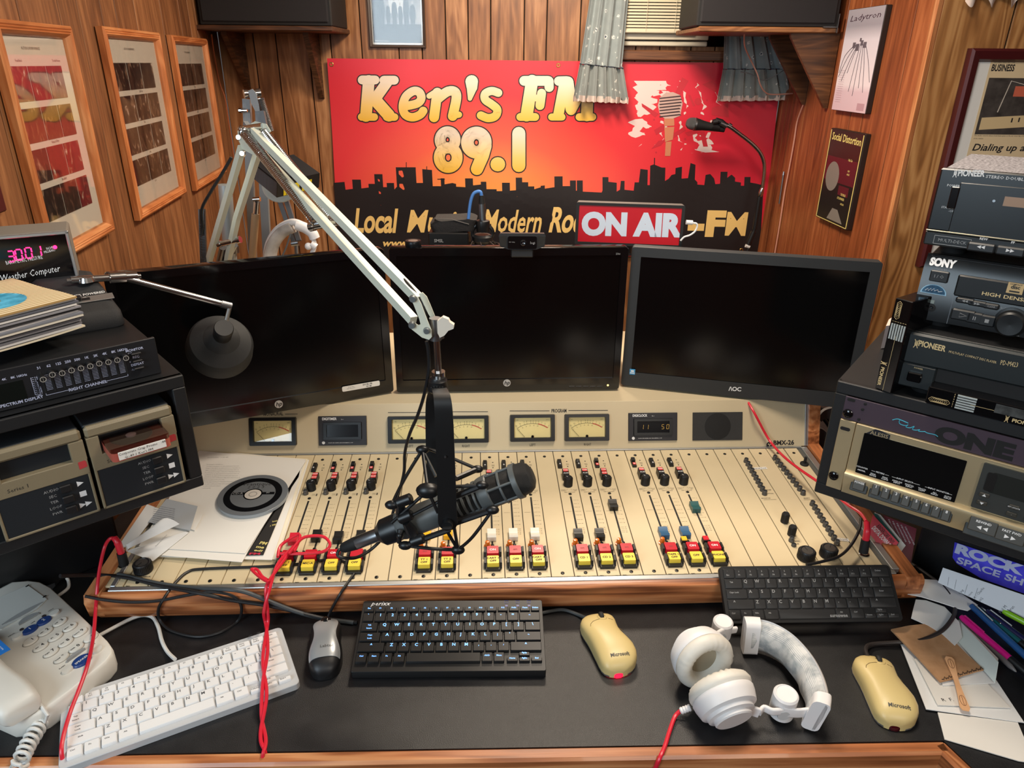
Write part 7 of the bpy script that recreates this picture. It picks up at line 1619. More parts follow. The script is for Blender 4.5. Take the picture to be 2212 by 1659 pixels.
def amp():
    Ya = 1.84; a,b = ony(925,512,Ya),ony(1012,510,Ya); w = b.x - a.x; z1 = ony(960,503,Ya).z
    m = thing('headphone_amplifier','small black amplifier box behind the middle monitor, left of the upside down microphone','amplifier',T_(((a.x + b.x) / 2,Ya,z1 - .06)))
    g = G(); g.box((0,.05,.03),(w,.1,.06),.003); g.obj('case',M('amp_black',(17,17,18),.4),m)
    g = G(); g.text('SMSL',.011,(-w * .24,.036,0),T=frame((0,-.0012,0),(1,0,0),y=(0,0,1)),var='b'); g.obj('lettering',M('dim_print'),m)
    g = G(); [g.box((-w * .1 + .004 * (i % 2),-.0012,.028 - .006 * i),(w * .5,.001,.0022)) for i in range(4)]; g.obj('panel_lines',M('line_grey',(96,90,86),.6),m)
    t = thing('soft_pouch','soft black pouch lying on the small amplifier box','pouch',T_(((a.x + b.x) / 2 + .01,Ya,z1 + .001)))
    g = G(); g.loft([[(x * (1.0 if k in (1,2) else .93) + (.008 if k > 2 else 0),y,zz + .004 * sin(x * 60)) for x,y in rrect(w * 1.12,.09,.02,4,0,.05)] for k,zz in enumerate((0,.008,.018,.026,.03))]); g.obj('body',M('pouch_black',(26,23,23),.8,bump=(200,.5)),t)
    g = G(); g.tube([(-w * .4,.003,.034),(0,.003,.033),(w * .42,.003,.021)],.0012,5); g.obj('zip',M('zip_grey',(90,84,80),.5),t)
    p = ony(893,540,1.6); mC2 = thing('volume_knob','black round knob on the top edge of the middle monitor, left of the webcam','knob',T_((p.x,c1.y + .035,p.z)))
    p0 = ony(893,536,c1.y + .035); mC2.location = (p0.x,c1.y + .035,zt - .001)
    h = ony(893,518,c1.y + .035).z - zt; r = (ony(911,525,c1.y + .035).x - ony(876,525,c1.y + .035).x) / 2
    g = G(); g.lathe([(r * .94,0),(r,.002),(r,h - .002),(r * .93,h),(r * .9,h),(0,h - .001)],30); g.obj('body',M('knob_satin',(26,28,32),.35,.5),mC2)
    g = G(); g.lathe([(r * .88,h - .0005),(0,h)],30); g.obj('top_disc',M('knob_tan',(120,104,96),.5,.5),mC2)
amp()
def ribbon():
    for i,(pts,lab) in enumerate(((((1768,905),(1785,893),(1812,892),(1835,915),(1850,945)),'upper grey ribbon cable bundle bulging behind the right end of the console'),(((1752,950),(1765,935),(1790,965),(1810,1000),(1820,1040)),'lower grey ribbon cable bundle beside the right oak cheek'))):
        P = cr([ony(x,y,1.62 - .04 * i) for x,y in pts],8); g = G(); rings = []
        for j,p in enumerate(P):
            t = (P[min(j + 1,len(P) - 1)] - P[max(j - 1,0)]).normalized(); s_ = V((.35,-.2,.9)); s_ = (s_ - t * s_.dot(t)).normalized(); n_ = t.cross(s_)
            rings.append([p + s_ * x * .017 + n_ * y * .0035 for x,y in ((-1,-1),(1,-1),(1,1),(-1,1))])
        g.loft(rings); tag(g.obj('ribbon_cable',M('cable_grey',(104,98,96),.6)),lab,'cable')
    for i in range(3):
        g = G(); g.tube(cr([ony(x,y,1.66 + .012 * i) for x,y in ((1748 + i * 9,880),(1772 + i * 10,896),(1800 + i * 6,940),(1806 + i * 8,1000))],6),.005,8); tag(g.obj('power_lead',BLK),('leftmost','middle','rightmost')[i] + ' black lead hanging behind the grey ribbon cables at the console end','cable','leads behind the console')
ribbon()
# ================================================================ KEYBOARDS
def keyboard(label,T,W,D,th,rows,keym,basem,legm,kr,extra=None,rad=.006,kz=.0045,leg=.3,gap=.0022,base_fn=None):
    """T: local x right, y away, z up; origin at the near left corner. rows: (y0, y1, x0, x1, [(legend, width)...])"""
    k = thing('keyboard',label,'keyboard',T,'computer keyboards'); g = G()
    o = rrect(W,D,rad,4,W / 2,D / 2); g.loft([[(x,y,0) for x,y in o],[(x,y,th - .001) for x,y in o],[(W / 2 + (x - W / 2) * .996,D / 2 + (y - D / 2) * .99,th) for x,y in o]]); g.obj('base',basem,k)
    lg = G(); cache = {}
    for (y0,y1,x0,x1,ks) in rows:
        tot = sum(w for _,w in ks); x = x0; sc = (x1 - x0) / tot
        for t,w in ks:
            ww = w * sc
            if t is not None:
                kw,kh = ww - gap,(y1 - y0) - gap; key = (round(kw,4),round(kh,4))
                if key not in cache:
                    q = G(); a = rrect(kw,kh,kr,2); b = rrect(kw - .0016,kh - .0018,kr,2,0,.0002); q.loft([[(p,r,0) for p,r in a],[(p,r,kz * .6) for p,r in a],[(p,r,kz) for p,r in b]]); cache[key] = q.mesh('key',keym)
                inst('key',cache[key],k,T_((x + ww / 2,(y0 + y1) / 2,th)))
                if t.strip():
                    s = .0076 if len(t) == 1 else .004; ls = t.split('/') if len(t) > 1 and t != '//' else [t.replace('//','/')]
                    for i,l in enumerate(ls): lg.text(l,s if len(l) == 1 else .0038,(x + ww / 2 + (leg if len(t) == 1 else leg * .5) * -kw * .8,(y0 + y1) / 2 + kh * (.08 if len(ls) == 1 else .12 - .36 * i),th + kz + .0002),var='b')
            x += ww
    lg.obj('key_legends',legm,k,kind='stuff')
    if extra: extra(k)
    return k
Q = lambda s: [(c,1) for c in s]
def rect_from(TL,TR,BL,z): 
    a,b,c = onz(*TL,z),onz(*TR,z),onz(*BL,z); return a,b,c
# white
zk = ZD + .016
TLp,TRp,BRp = onz(131,1503,zk),onz(604,1350,zk),onz(653,1469,zk)
ex = (TRp - TLp).normalized(); W = (TRp - TLp).length + .002; D = (BRp - TRp).length; ey = (TRp - BRp); ey = (ey - ex * ey.dot(ex)).normalized(); D = abs((TRp - BRp).dot(ey))
Tk = frame(TLp - ey * D - V((0,0,.0155)),ex,y=ey)
KW = M('key_white',(226,226,226),.4); KB = M('key_silver',(188,190,192),.4)
r0 = D * .07; rh = D * .148; xs,xe = W * .028,W * .972
fn = [('Esc',1),('F1/F11',1),('F2/F12',1)] + [('F%d' % i,1) for i in range(3,10)] + [('F10/ScrLk',1),('Num/Lock',1),('PrtSc/SysRq',1),('Delete',1)]
yb = [r0 + rh * i for i in range(6)]
rowsW = [(yb[5],yb[5] + rh * .72,xs,xe,fn),(yb[4],yb[4] + rh,xs,xe,[(' ',.9)] + Q('1234567890-=') + [('Backspace',1.6)]),
 (yb[3],yb[3] + rh,xs,xe,[('Tab/Insert',1.4)] + Q('QWERTYUIOP[]\\')),(yb[2],yb[2] + rh,xs,xe,[('Caps/Lock',1.75)] + Q("ASDFGHJKL;'") + [('<-Enter',1.75)]),
 (yb[1],yb[1] + rh,xs,xe,[('Shift',2.2)] + Q('ZXCVBNM,.') + [('//',1)] + [('Shift',2.2)]),
 (yb[0],yb[0] + rh,xs,xe,[('Ctrl',1.05),('Fn',1.05),('Win',1.05),('Alt',1.3),(' ',5.1),('Alt',1.3),('Ctrl',1.1),(None,3.1)]),
 (yb[0] + rh * .0,yb[0] + rh * .5,xs + (xe - xs) * .795,xe,[('<-Home',1),('PgDn',1),('End->',1)]),(yb[0] + rh * .5,yb[0] + rh,xs + (xe - xs) * .795,xe,[(None,1),('PgUp',1),(None,1)])]
def exW(k):
    g = G()
    for fx in (.845,.885): g.box((W * fx,D * .975,.0163),(.006,.0025,.0006))
    g.obj('indicator',M('ink'),k)
keyboard('white and silver compact keyboard lying askew at the front left of the desk',Tk,W,D,.0115,rowsW,KW,KB,M('legend_grey',(96,98,102),.6),.0012,exW,.008)
# black backlit, raised at the back
A,B_,C_ = onz(757,1452,ZD + .017),onz(1180,1449,ZD + .017),onz(1164,1296,ZD + .044)
ex = (B_ - A); W = ex.length; ex.normalize(); ey = C_ - B_; ey = (ey - ex * ey.dot(ex)); D = ey.length; ey.normalize(); ezz = ex.cross(ey)
Tk = frame(A - ezz * .016,ex,y=ey); r0 = D * .095; rh = D * .141; xs,xe = W * .012,W * .985; yb = [r0 + rh * i for i in range(6)]
KBK = M('key_black',(28,28,29),.38); BBK = M('keyboard_black',(24,24,25),.42); LEGB = M('legend_backlit',(120,170,240),.4,emit=((110,170,255),1.6))
rowsB = [(yb[5],yb[5] + rh * .62,xs,xe,[('Esc',1)] + [('F%d' % i,1) for i in range(1,13)] + [('PrtSc',1),('Pause',1),('Delete',.85)]),(yb[4],yb[4] + rh,xs,xe,Q('`1234567890-=') + [('<-',1.8)]),
 (yb[3],yb[3] + rh,xs,xe,[('Tab/Insert',1.45)] + Q('QWERTYUIOP[]') + [('\\',1.35)]),(yb[2],yb[2] + rh,xs,xe,[('Caps/Lock',1.8)] + Q("ASDFGHJKL;'") + [('<-',2.1)]),
 (yb[1],yb[1] + rh,xs,xe,[('^',2.25)] + Q('ZXCVBNM,.') + [('//',1)] + [('^',2.6)]),(yb[0],yb[0] + rh,xs,xe,[('Ctrl',1),('Start',1),('Fn',1),('Alt',1),(' ',6.0),('AltGr',.95),('Menu',.95),(None,3)]),
 (yb[0],yb[0] + rh * .52,xs + (xe - xs) * .805,xe,[('Home',1),('PgDn',1),('End',1)]),(yb[0] + rh * .52,yb[0] + rh * 1.02,xs + (xe - xs) * .805,xe,[(None,1),('PgUp',1),(None,1)])]
def exB(k):
    g = G(); g.text('perixx',.0125,(W * .045,D * .955 - .004,.0163),'l','r',.35); g.obj('maker_lettering',WINK,k)
    g = G()
    for i in range(3): x = W * (.8 + .063 * i); g.tube([(x - .003,D * .955,.0163),(x + .003,D * .955,.0163),(x + .003,D * .955 + .005,.0163),(x - .003,D * .955 + .005,.0163)],.0004,4,True); g.box((x,D * .955 - .006,.0163),(.0045,.003,.0004))
    g.obj('indicator',M('indicator_violet',(110,110,160),.4),k)
    for x in (.03,W - .03): g = G(); g.box((x,D * .9,-.008),(.03,.008,.018),.002); g.obj('foot',BLK,k)
keyboard('black backlit keyboard with glowing blue legends at the centre of the desk',Tk,W,D,.016,rowsB,KBK,BBK,LEGB,.0008,exB,.003,.005,.0,.0024)
# slim black, half on the console rail
A,B_ = onz(1571,1347,ZD + .03),onz(1954,1342,ZD + .03); C_ = onz(1541,1223,ZD + .092)
ex = (B_ - A); W = ex.length; ex.normalize(); ey = C_ - A; ey = (ey - ex * ey.dot(ex)); D = ey.length; ey.normalize(); ezz = ex.cross(ey)
Tk = frame(A - ezz * .0105,ex,y=ey); yb0 = D * .055; rh = D * .18; yb = [yb0 + rh * i for i in range(5)]; xs,xe = W * .018,W * .982
rowsS = [(yb[4],yb[4] + rh,xs,xe,[("`/Esc",1),('1/F1',1),('2/F2',1),('3/F3',1),('4/F4',1),('5/F5',1),('6/F6',1),('7/F7',1),('8/F8',1),('9/F9',1),('0/F10',1),('-/F11',1),('=/F12',1),('Delete',1.6)]),
 (yb[3],yb[3] + rh,xs,xe,[('Tab',1.55)] + Q('QWERTYUIOP[]\\')),(yb[2],yb[2] + rh,xs,xe,[('Caps Lock',1.85)] + Q("ASDFGHJKL;'") + [('Enter',1.75)]),
 (yb[1],yb[1] + rh,xs,xe,[('^',2.3)] + Q('ZXCVBNM,.') + [('//',1),('^',2.3)]),(yb[0],yb[0] + rh,xs,xe,[('Ctrl',1),('Fn',1),('Win',1),('Alt',1.25),(' ',4.9),('Alt',1.25),('Ctrl',1.2),(None,3)]),
 (yb[0],yb[0] + rh * .5,xs + (xe - xs) * .795,xe,[('Home',1),('PgDn',1),('End',1)]),(yb[0] + rh * .5,yb[0] + rh,xs + (xe - xs) * .795,xe,[(None,1),('PgUp',1),(None,1)])]
def exS(k): g = G(); g.text('surnowee',.0078,(W * .635,yb[0] + rh * .18,.0108),'c','b'); g.obj('maker_lettering',M('legend_dim',(142,142,142),.6),k)
keyboard('slim matte black keyboard propped on the right end of the oak console rail',Tk,W,D,.0085,rowsS,M('key_charcoal',(30,30,31),.5),M('slim_black',(22,22,23),.5),M('legend_dim'),.0012,exS,.008,.0022,.3,.0014)
# ================================================================ MICE
def mh(t,h): return .012 + (h - .012) * max(0,(1 - abs(2 * t - 1) ** 5)) ** .5 * (.5 + .5 * cos((t - .38) * pi * .95)) ** .7
def mouse(label,tip,tail,z,wid,hgt,shell,side,prof,kind,txt):
    a,b = onz(*tip,z),onz(*tail,z); a.z = b.z = ZD; ax = (a - b); L = ax.length; T = frame(b,frame((0,0,0),ax,z=(0,0,1)).to_3x3() @ V((0,-1,0)),y=ax)
    m = thing('computer_mouse',label,'mouse',T,'beige optical mice' if kind == 'beige' else None); n = 20; R = 16
    def ring(t,k0,sh=0,k=1):
        w = wid / 2 * prof(t) * k; h = mh(t,hgt) * k; off = .006 * sin(t * 2 * pi) if kind == 'beige' else 0; r = []
        for i in range(R + 1): an = pi * i / R; c = cos(an); s_ = sin(an); r.append((off + w * (abs(c) ** .75) * (1 if c > 0 else -1),t * L,k0 + (h - k0) * s_ ** .7))
        r += [(r[-1][0] * .98 + off * .02,t * L,.001),(r[0][0] * .98 + off * .02,t * L,.001)]; return r
    ts = [.0,.015,.05,.1,.17,.25,.35,.45,.55,.65,.75,.83,.9,.95,.985,1.0]
    base = .012; g = G(); g.loft([ring(t,base) for t in ts]); g.obj('shell',shell,m,ang=70)
    if kind == 'silver':
        g = G(); 
        def top(u_,v_):
            t = .16 + .8 * v_; w = wid / 2 * prof(t) * (.86 - .18 * sin(v_ * pi) ** 2 + .1 * (1 - v_)); x = (u_ - .5) * 2 * w; r = ring(t,base); W_2 = wid / 2 * prof(t)
            c = max(-1,min(1,x / W_2)); an = math.acos(min(1,abs(c) ** (1 / .75))); h = mh(t,hgt); return V((x,t * L,base + (h - base) * sin(an) ** .7 + .0012))
        g.slab(lambda u_,v_: top(u_,v_),.0008,18,24); g.obj('silver_cover',M('mouse_silver',(176,182,186),.3,.45),m,ang=70)
    def surf(x,t):
        h = mh(t,hgt); w = wid / 2 * prof(t); off = .006 * sin(t * 2 * pi) if kind == 'beige' else 0
        c = max(-1,min(1,(x - off) / w)); an = math.acos(min(1,abs(c) ** (1 / .75))); return base + (h - base) * sin(an) ** .7
    wt = .86; zz = surf(.002,wt)
    if kind == 'beige':
        g = G(); g.lathe([(.0085,-.0035),(.0095,-.002),(.0095,.002),(.0085,.0035)],22,T_((.0015,wt * L,zz - .0035)) @ RY(pi / 2)); g.obj('scroll_wheel',BLKM,m)
        pts = [V((.0015 + .0075 * sin(2 * pi * i / 24),(wt - .03 + .075 * cos(2 * pi * i / 24)) * L,0)) for i in range(24)]; pts = [V((p.x,p.y,surf(p.x,p.y / L) + .0002)) for p in pts]; g = G(); g.tube(pts,.0011,5,True); g.obj('wheel_rim',shell,m)
        for s_ in (-1,1):
            pts = [(s_ * x,t) for x,t in ((.007,.78),(.014,.765),(.022,.74),(.0275,.70),(.029,.66))]; g = G(); g.tube([(x + .004,t * L,surf(x + .004,t) + .0001) for x,t in pts],.0005,4); g.obj('button_seam',M('seam_brown',(110,92,56),.7),m)
        g = G(); g.loft([ring(t,.004,0,k_) for t,k_ in ((-.015,.42),(-.005,.62),(.02,.86),(.05,.965))]); lit = txt[1]
        g.obj('tail_light',M('tail_red',(190,20,40),.15,emit=((255,20,50),2.2)) if lit else M('tail_dark',(64,12,20),.15),m,ang=70)
        g = G(); g.loft([ring(t,.004,0,1.0)[-2:] + [(p[0] * 1.0,p[1],.004) for p in ring(t,base)[:1]] + [(p[0],p[1],.004) for p in ring(t,base)[R:R + 1]] for t in ts[1:-1]]); g.obj('underside',M('mouse_grey',(96,92,90),.5),m)
    else:
        g = G(); g.lathe([(.0085,-.0035),(.0095,0),(.0085,.0035)],20,T_((0,.9 * L,surf(0,.9) - .003)) @ RY(pi / 2)); g.obj('scroll_wheel',BLKG,m)
        g = G(); g.prism(circ(.0085,20,0,.9 * L,ry=.0095),surf(0,.9) - .004,surf(0,.9) + .0016); g.obj('wheel_well',BLKG,m)
    g = G(); s_,_ = txt; t0 = .12 if kind == 'beige' else .3
    g.text(s_,.0082,(.006 if kind == 'beige' else .004,t0 * L,0),var='b' if kind == 'beige' else 'r',fn=lambda p: (p[0],p[1],surf(p[0],p[1] / L) + (.0004 if kind == 'beige' else .0018))); g.obj('maker_lettering',M('mark_grey',(70,70,66),.6),m,T_((0,0,0)) if True else None)
    return m
pb_ = lambda t: max(.03,(1 - abs(2 * t - 1) ** 4.2)) ** .38 * (1.02 - .13 * sin(pi * min(1,max(0,(t - .3) / .6))) ** 2)
ps_ = lambda t: max(.03,(1 - abs(2 * t - 1) ** 3.6)) ** .36 * (1 - .12 * sin(pi * max(0,min(1,(t - .3) / .6))) ** 2)
BEI = M('mouse_beige',(206,184,126),.4)
mouse('beige optical mouse with its red tail light on, right of the centre keyboard',(1290,1328),(1337,1452),ZD + .012,.068,.036,BEI,None,pb_,'beige',('Microsoft',True))
mouse('beige optical mouse with dark tail, beside the papers at the right',(1886,1420),(1935,1566),ZD + .012,.068,.036,BEI,None,pb_,'beige',('Microsoft',False))
mouse('silver topped black mouse between the white and the black keyboards',(706,1343),(702,1460),ZD + .01,.056,.034,BLK,None,ps_,'silver',('Labtec',False))
# ================================================================ TELEPHONE
def phone():
    z = ZD + .038; k3,kh,k1 = onz(130,1345,z),onz(184.8,1386.8,z),onz(66.4,1386.8,z)
    ex = (k3 - k1); px_ = ex.length / 2; ex.normalize(); ey = k3 - kh; ey = ey - ex * ey.dot(ex); py = ey.length / 3; ey.normalize()
    k2 = (k1 + k3) / 2; T = frame((k2.x,k2.y,ZD),ex,y=ey); P_ = PL(T).uv; h = .038
    m = thing('telephone','white desk telephone with blue line keys, at the left end of the desk','telephone',T); PW = M('phone_white',(216,214,206),.42); PG = M('phone_grey',(150,152,152),.45)
    q = [P_(x,y,h) for x,y in ((-78,1310),(25,1256),(60,1253),(85,1256),(108,1268),(170,1325),(232,1384),(242,1399),(241,1412),(228,1428),(150,1492),(95,1532),(60,1548),(20,1552),(-30,1530),(-80,1480))]
    q = [(p.x,p.y) for p in q][::-1]; c = (sum(p[0] for p in q) / len(q),sum(p[1] for p in q) / len(q)); ar = sum(q[i][0] * q[(i + 1) % len(q)][1] - q[(i + 1) % len(q)][0] * q[i][1] for i in range(len(q)))
    if ar < 0: q = q[::-1]
    sc = lambda k_,z_: [(c[0] + (x - c[0]) * k_,c[1] + (y - c[1]) * k_,z_) for x,y in q]
    g = G(); g.loft([sc(1.0,0),sc(1.015,.004),sc(1.012,h - .006),sc(.995,h - .001),sc(.975,h)]); g.obj('base',PW,m,ang=50)
    dg = [['1','2','3'],['4','5','6'],['7','8','9'],['*','0','#']]; sub_ = [['','ABC','DEF'],['GHI','JKL','MNO'],['PQRS','TUV','WXYZ'],['TONE','OPER','']]
    q_ = G(); q_.lathe([(.0118,0),(.0118,.0015),(.0105,.0032),(0,.0036)],24,Mx.Diagonal((1,.66,1,1))); kme = q_.mesh('dial_key',PW)
    rg = G(); rg.lathe([(.0118,0),(.0128,0),(.0128,.0006),(.0118,.0006)],24,Mx.Diagonal((1,.68,1,1)),True); rme = rg.mesh('key_surround',M('phone_seam',(150,146,138),.6))
    lt = G()
    for r in range(4):
        for c_ in range(3):
            x,y = (c_ - 1) * px_,-r * py; inst('dial_key',kme,m,T_((x,y,h))); inst('key_surround',rme,m,T_((x,y,h)))
            lt.text(dg[r][c_],.0085,(x + .0035,y - .0028,h + .0038),var='b'); lt.text(sub_[r][c_],.0032,(x - .0055,y - .001,h + .0038),var='b')
    for t,(x,y) in (('HOLD',(111,1318)),('MUTE',(201,1394)),('FLASH',(135,1442)),('REDIAL',(26,1372)),('LINE',(72,1345))): p = P_(x,y,h); lt.text(t,.0034,(p.x,p.y,h + .0003),var='b')
    lt.obj('key_legends',M('ink'),m)
    BL = M('phone_blue',(38,66,128),.35); 
    def btn(px,py_,rx,ry,mat,nm,t=None):
        p = P_(px,py_,h); g = G(); g.lathe([(rx,0),(rx,.002),(rx * .9,.0038),(0,.0042)],22,T_((p.x,p.y,h)) @ Mx.Diagonal((1,ry / rx,1,1))); b = g.obj(nm,mat,m)
        if t: g = G(); g.text(t,.0085 if len(t) == 1 else .0056,(p.x,p.y - .0025,h + .0044),var='b'); g.obj('button_legend',WINK,b)
    btn(66,1362,.0125,.0085,BL,'line_key','1'); btn(95.5,1343,.0125,.0085,BL,'line_key','2'); btn(177,1429,.0155,.0115,BL,'speaker_key','SPEAKER')
    for x,y in ((38,1376),(118,1326),(146,1449),(211,1405)): btn(x,y,.0088,.0066,PW,'small_key')
    p = P_(172,1421,h); g = G(); g.prism([(p.x + .0155 * cos(t),p.y + .007 + .006 * sin(t)) for t in [i * pi / 10 for i in range(11)]],h,h + .0044); g.obj('key_shade',PG,m)
    for x,y in ((47,1360),(95,1331)): p = P_(x,y,h); g = G(); g.lathe([(.0035,0),(.003,.001),(0,.0012)],12,T_((p.x,p.y,h))); g.obj('line_lamp',M('lamp_dark',(60,52,50),.4),m)
    # display lid with grey keys
    l = [P_(x,y,h) for x,y in ((-40,1310),(60,1266),(102,1296),(80,1318),(40,1340),(5,1360),(-40,1365))]; g = G(); g.prism([(p.x,p.y) for p in l][::-1] if True else None,h - .0005,h + .0022); g.obj('display_lid',M('lid_grey',(196,198,194),.35),m)
    a,b = P_(5,1353,h),P_(92,1304,h); g = G(); d = (b - a); n_ = V((-d.y,d.x)).normalized()
    pl = [a + d * t + V((n_.x,n_.y,0)) * (.0045 * sin(pi * t) + .0008) for t in (0,.2,.4,.6,.8,1)] + [a + d * t - V((n_.x,n_.y,0)) * (.0045 * sin(pi * t) + .0008) for t in (1,.8,.6,.4,.2,0)]; g.prism([(p.x,p.y) for p in pl][::-1],h + .002,h + .0034); g.obj('grey_bar_key',PG,m)
    a,b = P_(42,1352,h),P_(86,1327,h); g = G(); d = (b - a); n_ = V((-d.y,d.x,0)).normalized(); mid = (a + b) / 2; pl = [mid + d / 2 * cos(t) + n_ * .011 * sin(t) for t in [pi * i / 12 for i in range(13)]]; g.prism([(p.x,p.y) for p in pl],h + .0008,h + .0026); g.obj('grey_arc_key',PG,m)
    for x,y in ((60,1268),(97,1291)): p = P_(x,y,h); g = G(); g.box((p.x,p.y,h + .0025),(.006,.0025,.001)); g.obj('lid_catch',BLK,m)
    # handset
    hp = [P_(x,y,h + .02) for x,y in ((-95,1340),(78,1502))]; a,b = hp; ax = (b - a); L = ax.length; cen = P_(54,1482,h + .03)
    d = V((ax.x,ax.y,0)).normalized(); perp = V((-d.y,d.x,0)); perp = perp if (T.to_3x3() @ perp).x < 0 else -perp
    end = P_(92,1515,h + .012); wl = .029
    s0 = V((end.x,end.y,0)) + perp * wl * .9; Th = T @ frame((s0.x,s0.y,h),-d,z=(0,0,1))
    hs = thing('telephone_handset','white telephone handset lying on the left side of the telephone','handset',Th); g = G(); rings = []
    for t,w,z0,z1 in ((0,.022,.002,.024),(.004,.0265,.001,.031),(.02,.0285,.0,.036),(.045,.0285,.001,.038),(.07,.026,.006,.0385),(.09,.0235,.012,.0385),(.13,.0235,.013,.039),(.16,.026,.006,.0385),(.2,.0285,0,.036),(.215,.024,.003,.027)):
        rings.append([(t,y,(z0 + z1) / 2 + zz) for y,zz in rrect(2 * w,z1 - z0,min(.012,(z1 - z0) * .4),4)])
    g.loft(rings); g.obj('grip',PW,hs,ang=50)
    g = G(); q0 = Th.inverted() @ onz(3,1418,ZD + h + .04); g.box((max(.06,q0.x) + .03,q0.y,.0392),(.05,.03,.0006)); o = g.obj('blue_sticker',M('sticker_bright_blue',(40,110,190),.4),hs)
    g = G(); g.text('desk line',.004,(max(.06,q0.x) + .02,q0.y - .009,.0397)); g.obj('sticker_lettering',WINK,o)
phone()
CORD = M('cord_white',(214,214,210),.4)
def coil():
    pts = [onz(76,1510,ZD + .045),onz(92,1528,ZD + .04),onz(103,1545,ZD + .03),onz(97,1560,ZD + .02)]; ax = cr([onz(x,y,ZD + z) for x,y,z in ((90,1552,.016),(84,1568,.0135),(74,1586,.0135),(62,1606,.0135),(52,1626,.0135),(44,1646,.012),(40,1664,.0)) ],6)
    out = list(pts); n = 110; turns = 9.5
    for i in range(n + 1):
        t = i / n * (len(ax) - 1.001); j = int(t); p = ax[j].lerp(ax[j + 1],t - j); d = (ax[j + 1] - ax[j]).normalized(); u_ = d.cross(V((0,0,1))).normalized(); w = u_.cross(d); an = 2 * pi * turns * i / n + 1.6; out.append(p + (u_ * cos(an) + w * sin(an)) * .0098)
    g = G(); g.tube(out,.0027,8); tag(g.obj('coiled_cord',CORD),'white coiled telephone cord dropping over the front edge of the desk','cord')
coil()
# ================================================================ CABLES ON THE DESK
REDC = M('red_cable',(214,36,56),.35); BLC = M('black_cable',(24,24,26),.45); GRC = M('grey_cable',(62,66,68),.5)
def cable(label,pts,r,mat,sub=8): return wire('cable',label,[surf(*p,r + .0005) if len(p) == 2 else onz(p[0],p[1],ZD + p[2]) for p in pts],r,mat,8,'cable',sub)
cable('white cord from the white keyboard looping up towards the telephone',((378,1424,.012),(362,1408,.004),(350,1385,.004),(342,1355,.006),(330,1334,.006),(308,1329,.006),(280,1338,.005),(245,1356,.005),(212,1374,.006)),.0032,CORD)
cable('short white cord curling up behind the telephone',((112,1296,.01),(130,1284,.008),(147,1270,.01),(148,1256,.014),(144,1248,.02)),.003,CORD)
cable('thick black cable crossing the left end of the oak rail towards the centre keyboard',((130,1244),(215,1243),(275,1248),(350,1266),(430,1281),(500,1296),(580,1308),(650,1324),(720,1340),(772,1345)),.0035,BLC)
cable('dark grey cable lying over the left of the oak rail beside the thick black one',((255,1240),(340,1260),(420,1270),(490,1273),(530,1279),(580,1298),(640,1321),(700,1336),(764,1345)),.0038,GRC)
cable('thin black cord looping from the silver mouse across the console front and desk',((708,1345),(712,1325),(735,1283),(756,1252),(766,1236),(758,1220),(730,1210),(690,1211),(640,1219),(570,1224),(440,1229),(405,1236),(378,1260),(352,1296),(342,1318),(346,1340),(370,1362),(425,1375),(475,1366),(512,1343),(522,1320),(516,1298),(494,1284),(455,1279),(410,1285),(340,1298),(280,1301),(225,1296),(184,1288)),.0026,BLC)
cable('black cord from the back of the centre keyboard to the first beige mouse',((1160,1326,.006),(1200,1318,.004),(1222,1318,.004),(1250,1328,.004),(1275,1340,.01)),.0032,GRC)
cable('thick black cord of the second beige mouse sweeping over the papers',((1874,1418,.02),(1870,1402,.012),(1882,1392,.006),(1930,1388,.006),(1985,1384,.012),(2030,1366,.016),(2056,1338,.02),(2063,1315,.02),(2055,1292,.02),(2035,1266,.02),(2005,1243,.016),(1975,1222,.014),(1955,1212,.012)),.0036,M('cable_brown',(46,40,38),.5))
cable('black lead curving down the right end of the console to the slim keyboard',((1860,1120,.10),(1856,1145,.095),(1838,1178,.088),(1812,1202,.086),(1772,1214,.086),(1742,1220,.086)),.0028,BLC)
cable('red headphone cable hanging from the left console jack across the telephone',((247,1162,.135),(237,1164,.137),(226,1182,.12),(216,1225,.095),(211,1262,.075),(207,1310,.05),(202,1372,.046),(191,1430,.046),(172,1486,.034),(152,1538,.026),(137,1590,.026),(133,1625,.02),(140,1668,-.01)),.0029,REDC)
def plug(label,pts,z,M_):
    """jack plug: red boot on a black barrel"""
    p = [onz(x,y,ZD + zz) for x,y,zz in pts]; m = thing('jack_plug',label,'plug',T_((0,0,0)),'headphone jack plugs')
    g = G(); g.cyl(p[0],p[1],.0082,.0078,20); g.obj('barrel',BLKM,m); g = G(); g.tube(cr(p[1:],6),[.0062] * 7 + [.0054] * 6 + [.0036] * 20 if len(p) > 3 else .006,14); g.obj('red_boot',REDC,m)
plug('black and red jack plug in the left console socket',((268,1219,.079),(262,1194,.105),(254,1172,.128),(247,1162,.135)),0,0)
plug('black and red jack plug standing in the right console socket',((1865,1193,.087),(1870,1166,.112),(1873,1146,.13),(1872,1128,.14)),0,0)
cable('red cable running from beneath the right monitor down to the right console jack',((1612,862,.19),(1630,893,.17),(1655,940,.12),(1672,964,.105),(1695,988,.108),(1725,1012,.112),(1757,1034,.118),(1790,1056,.125),(1828,1088,.135),(1858,1108,.14),(1871,1126,.142)),.0029,REDC)
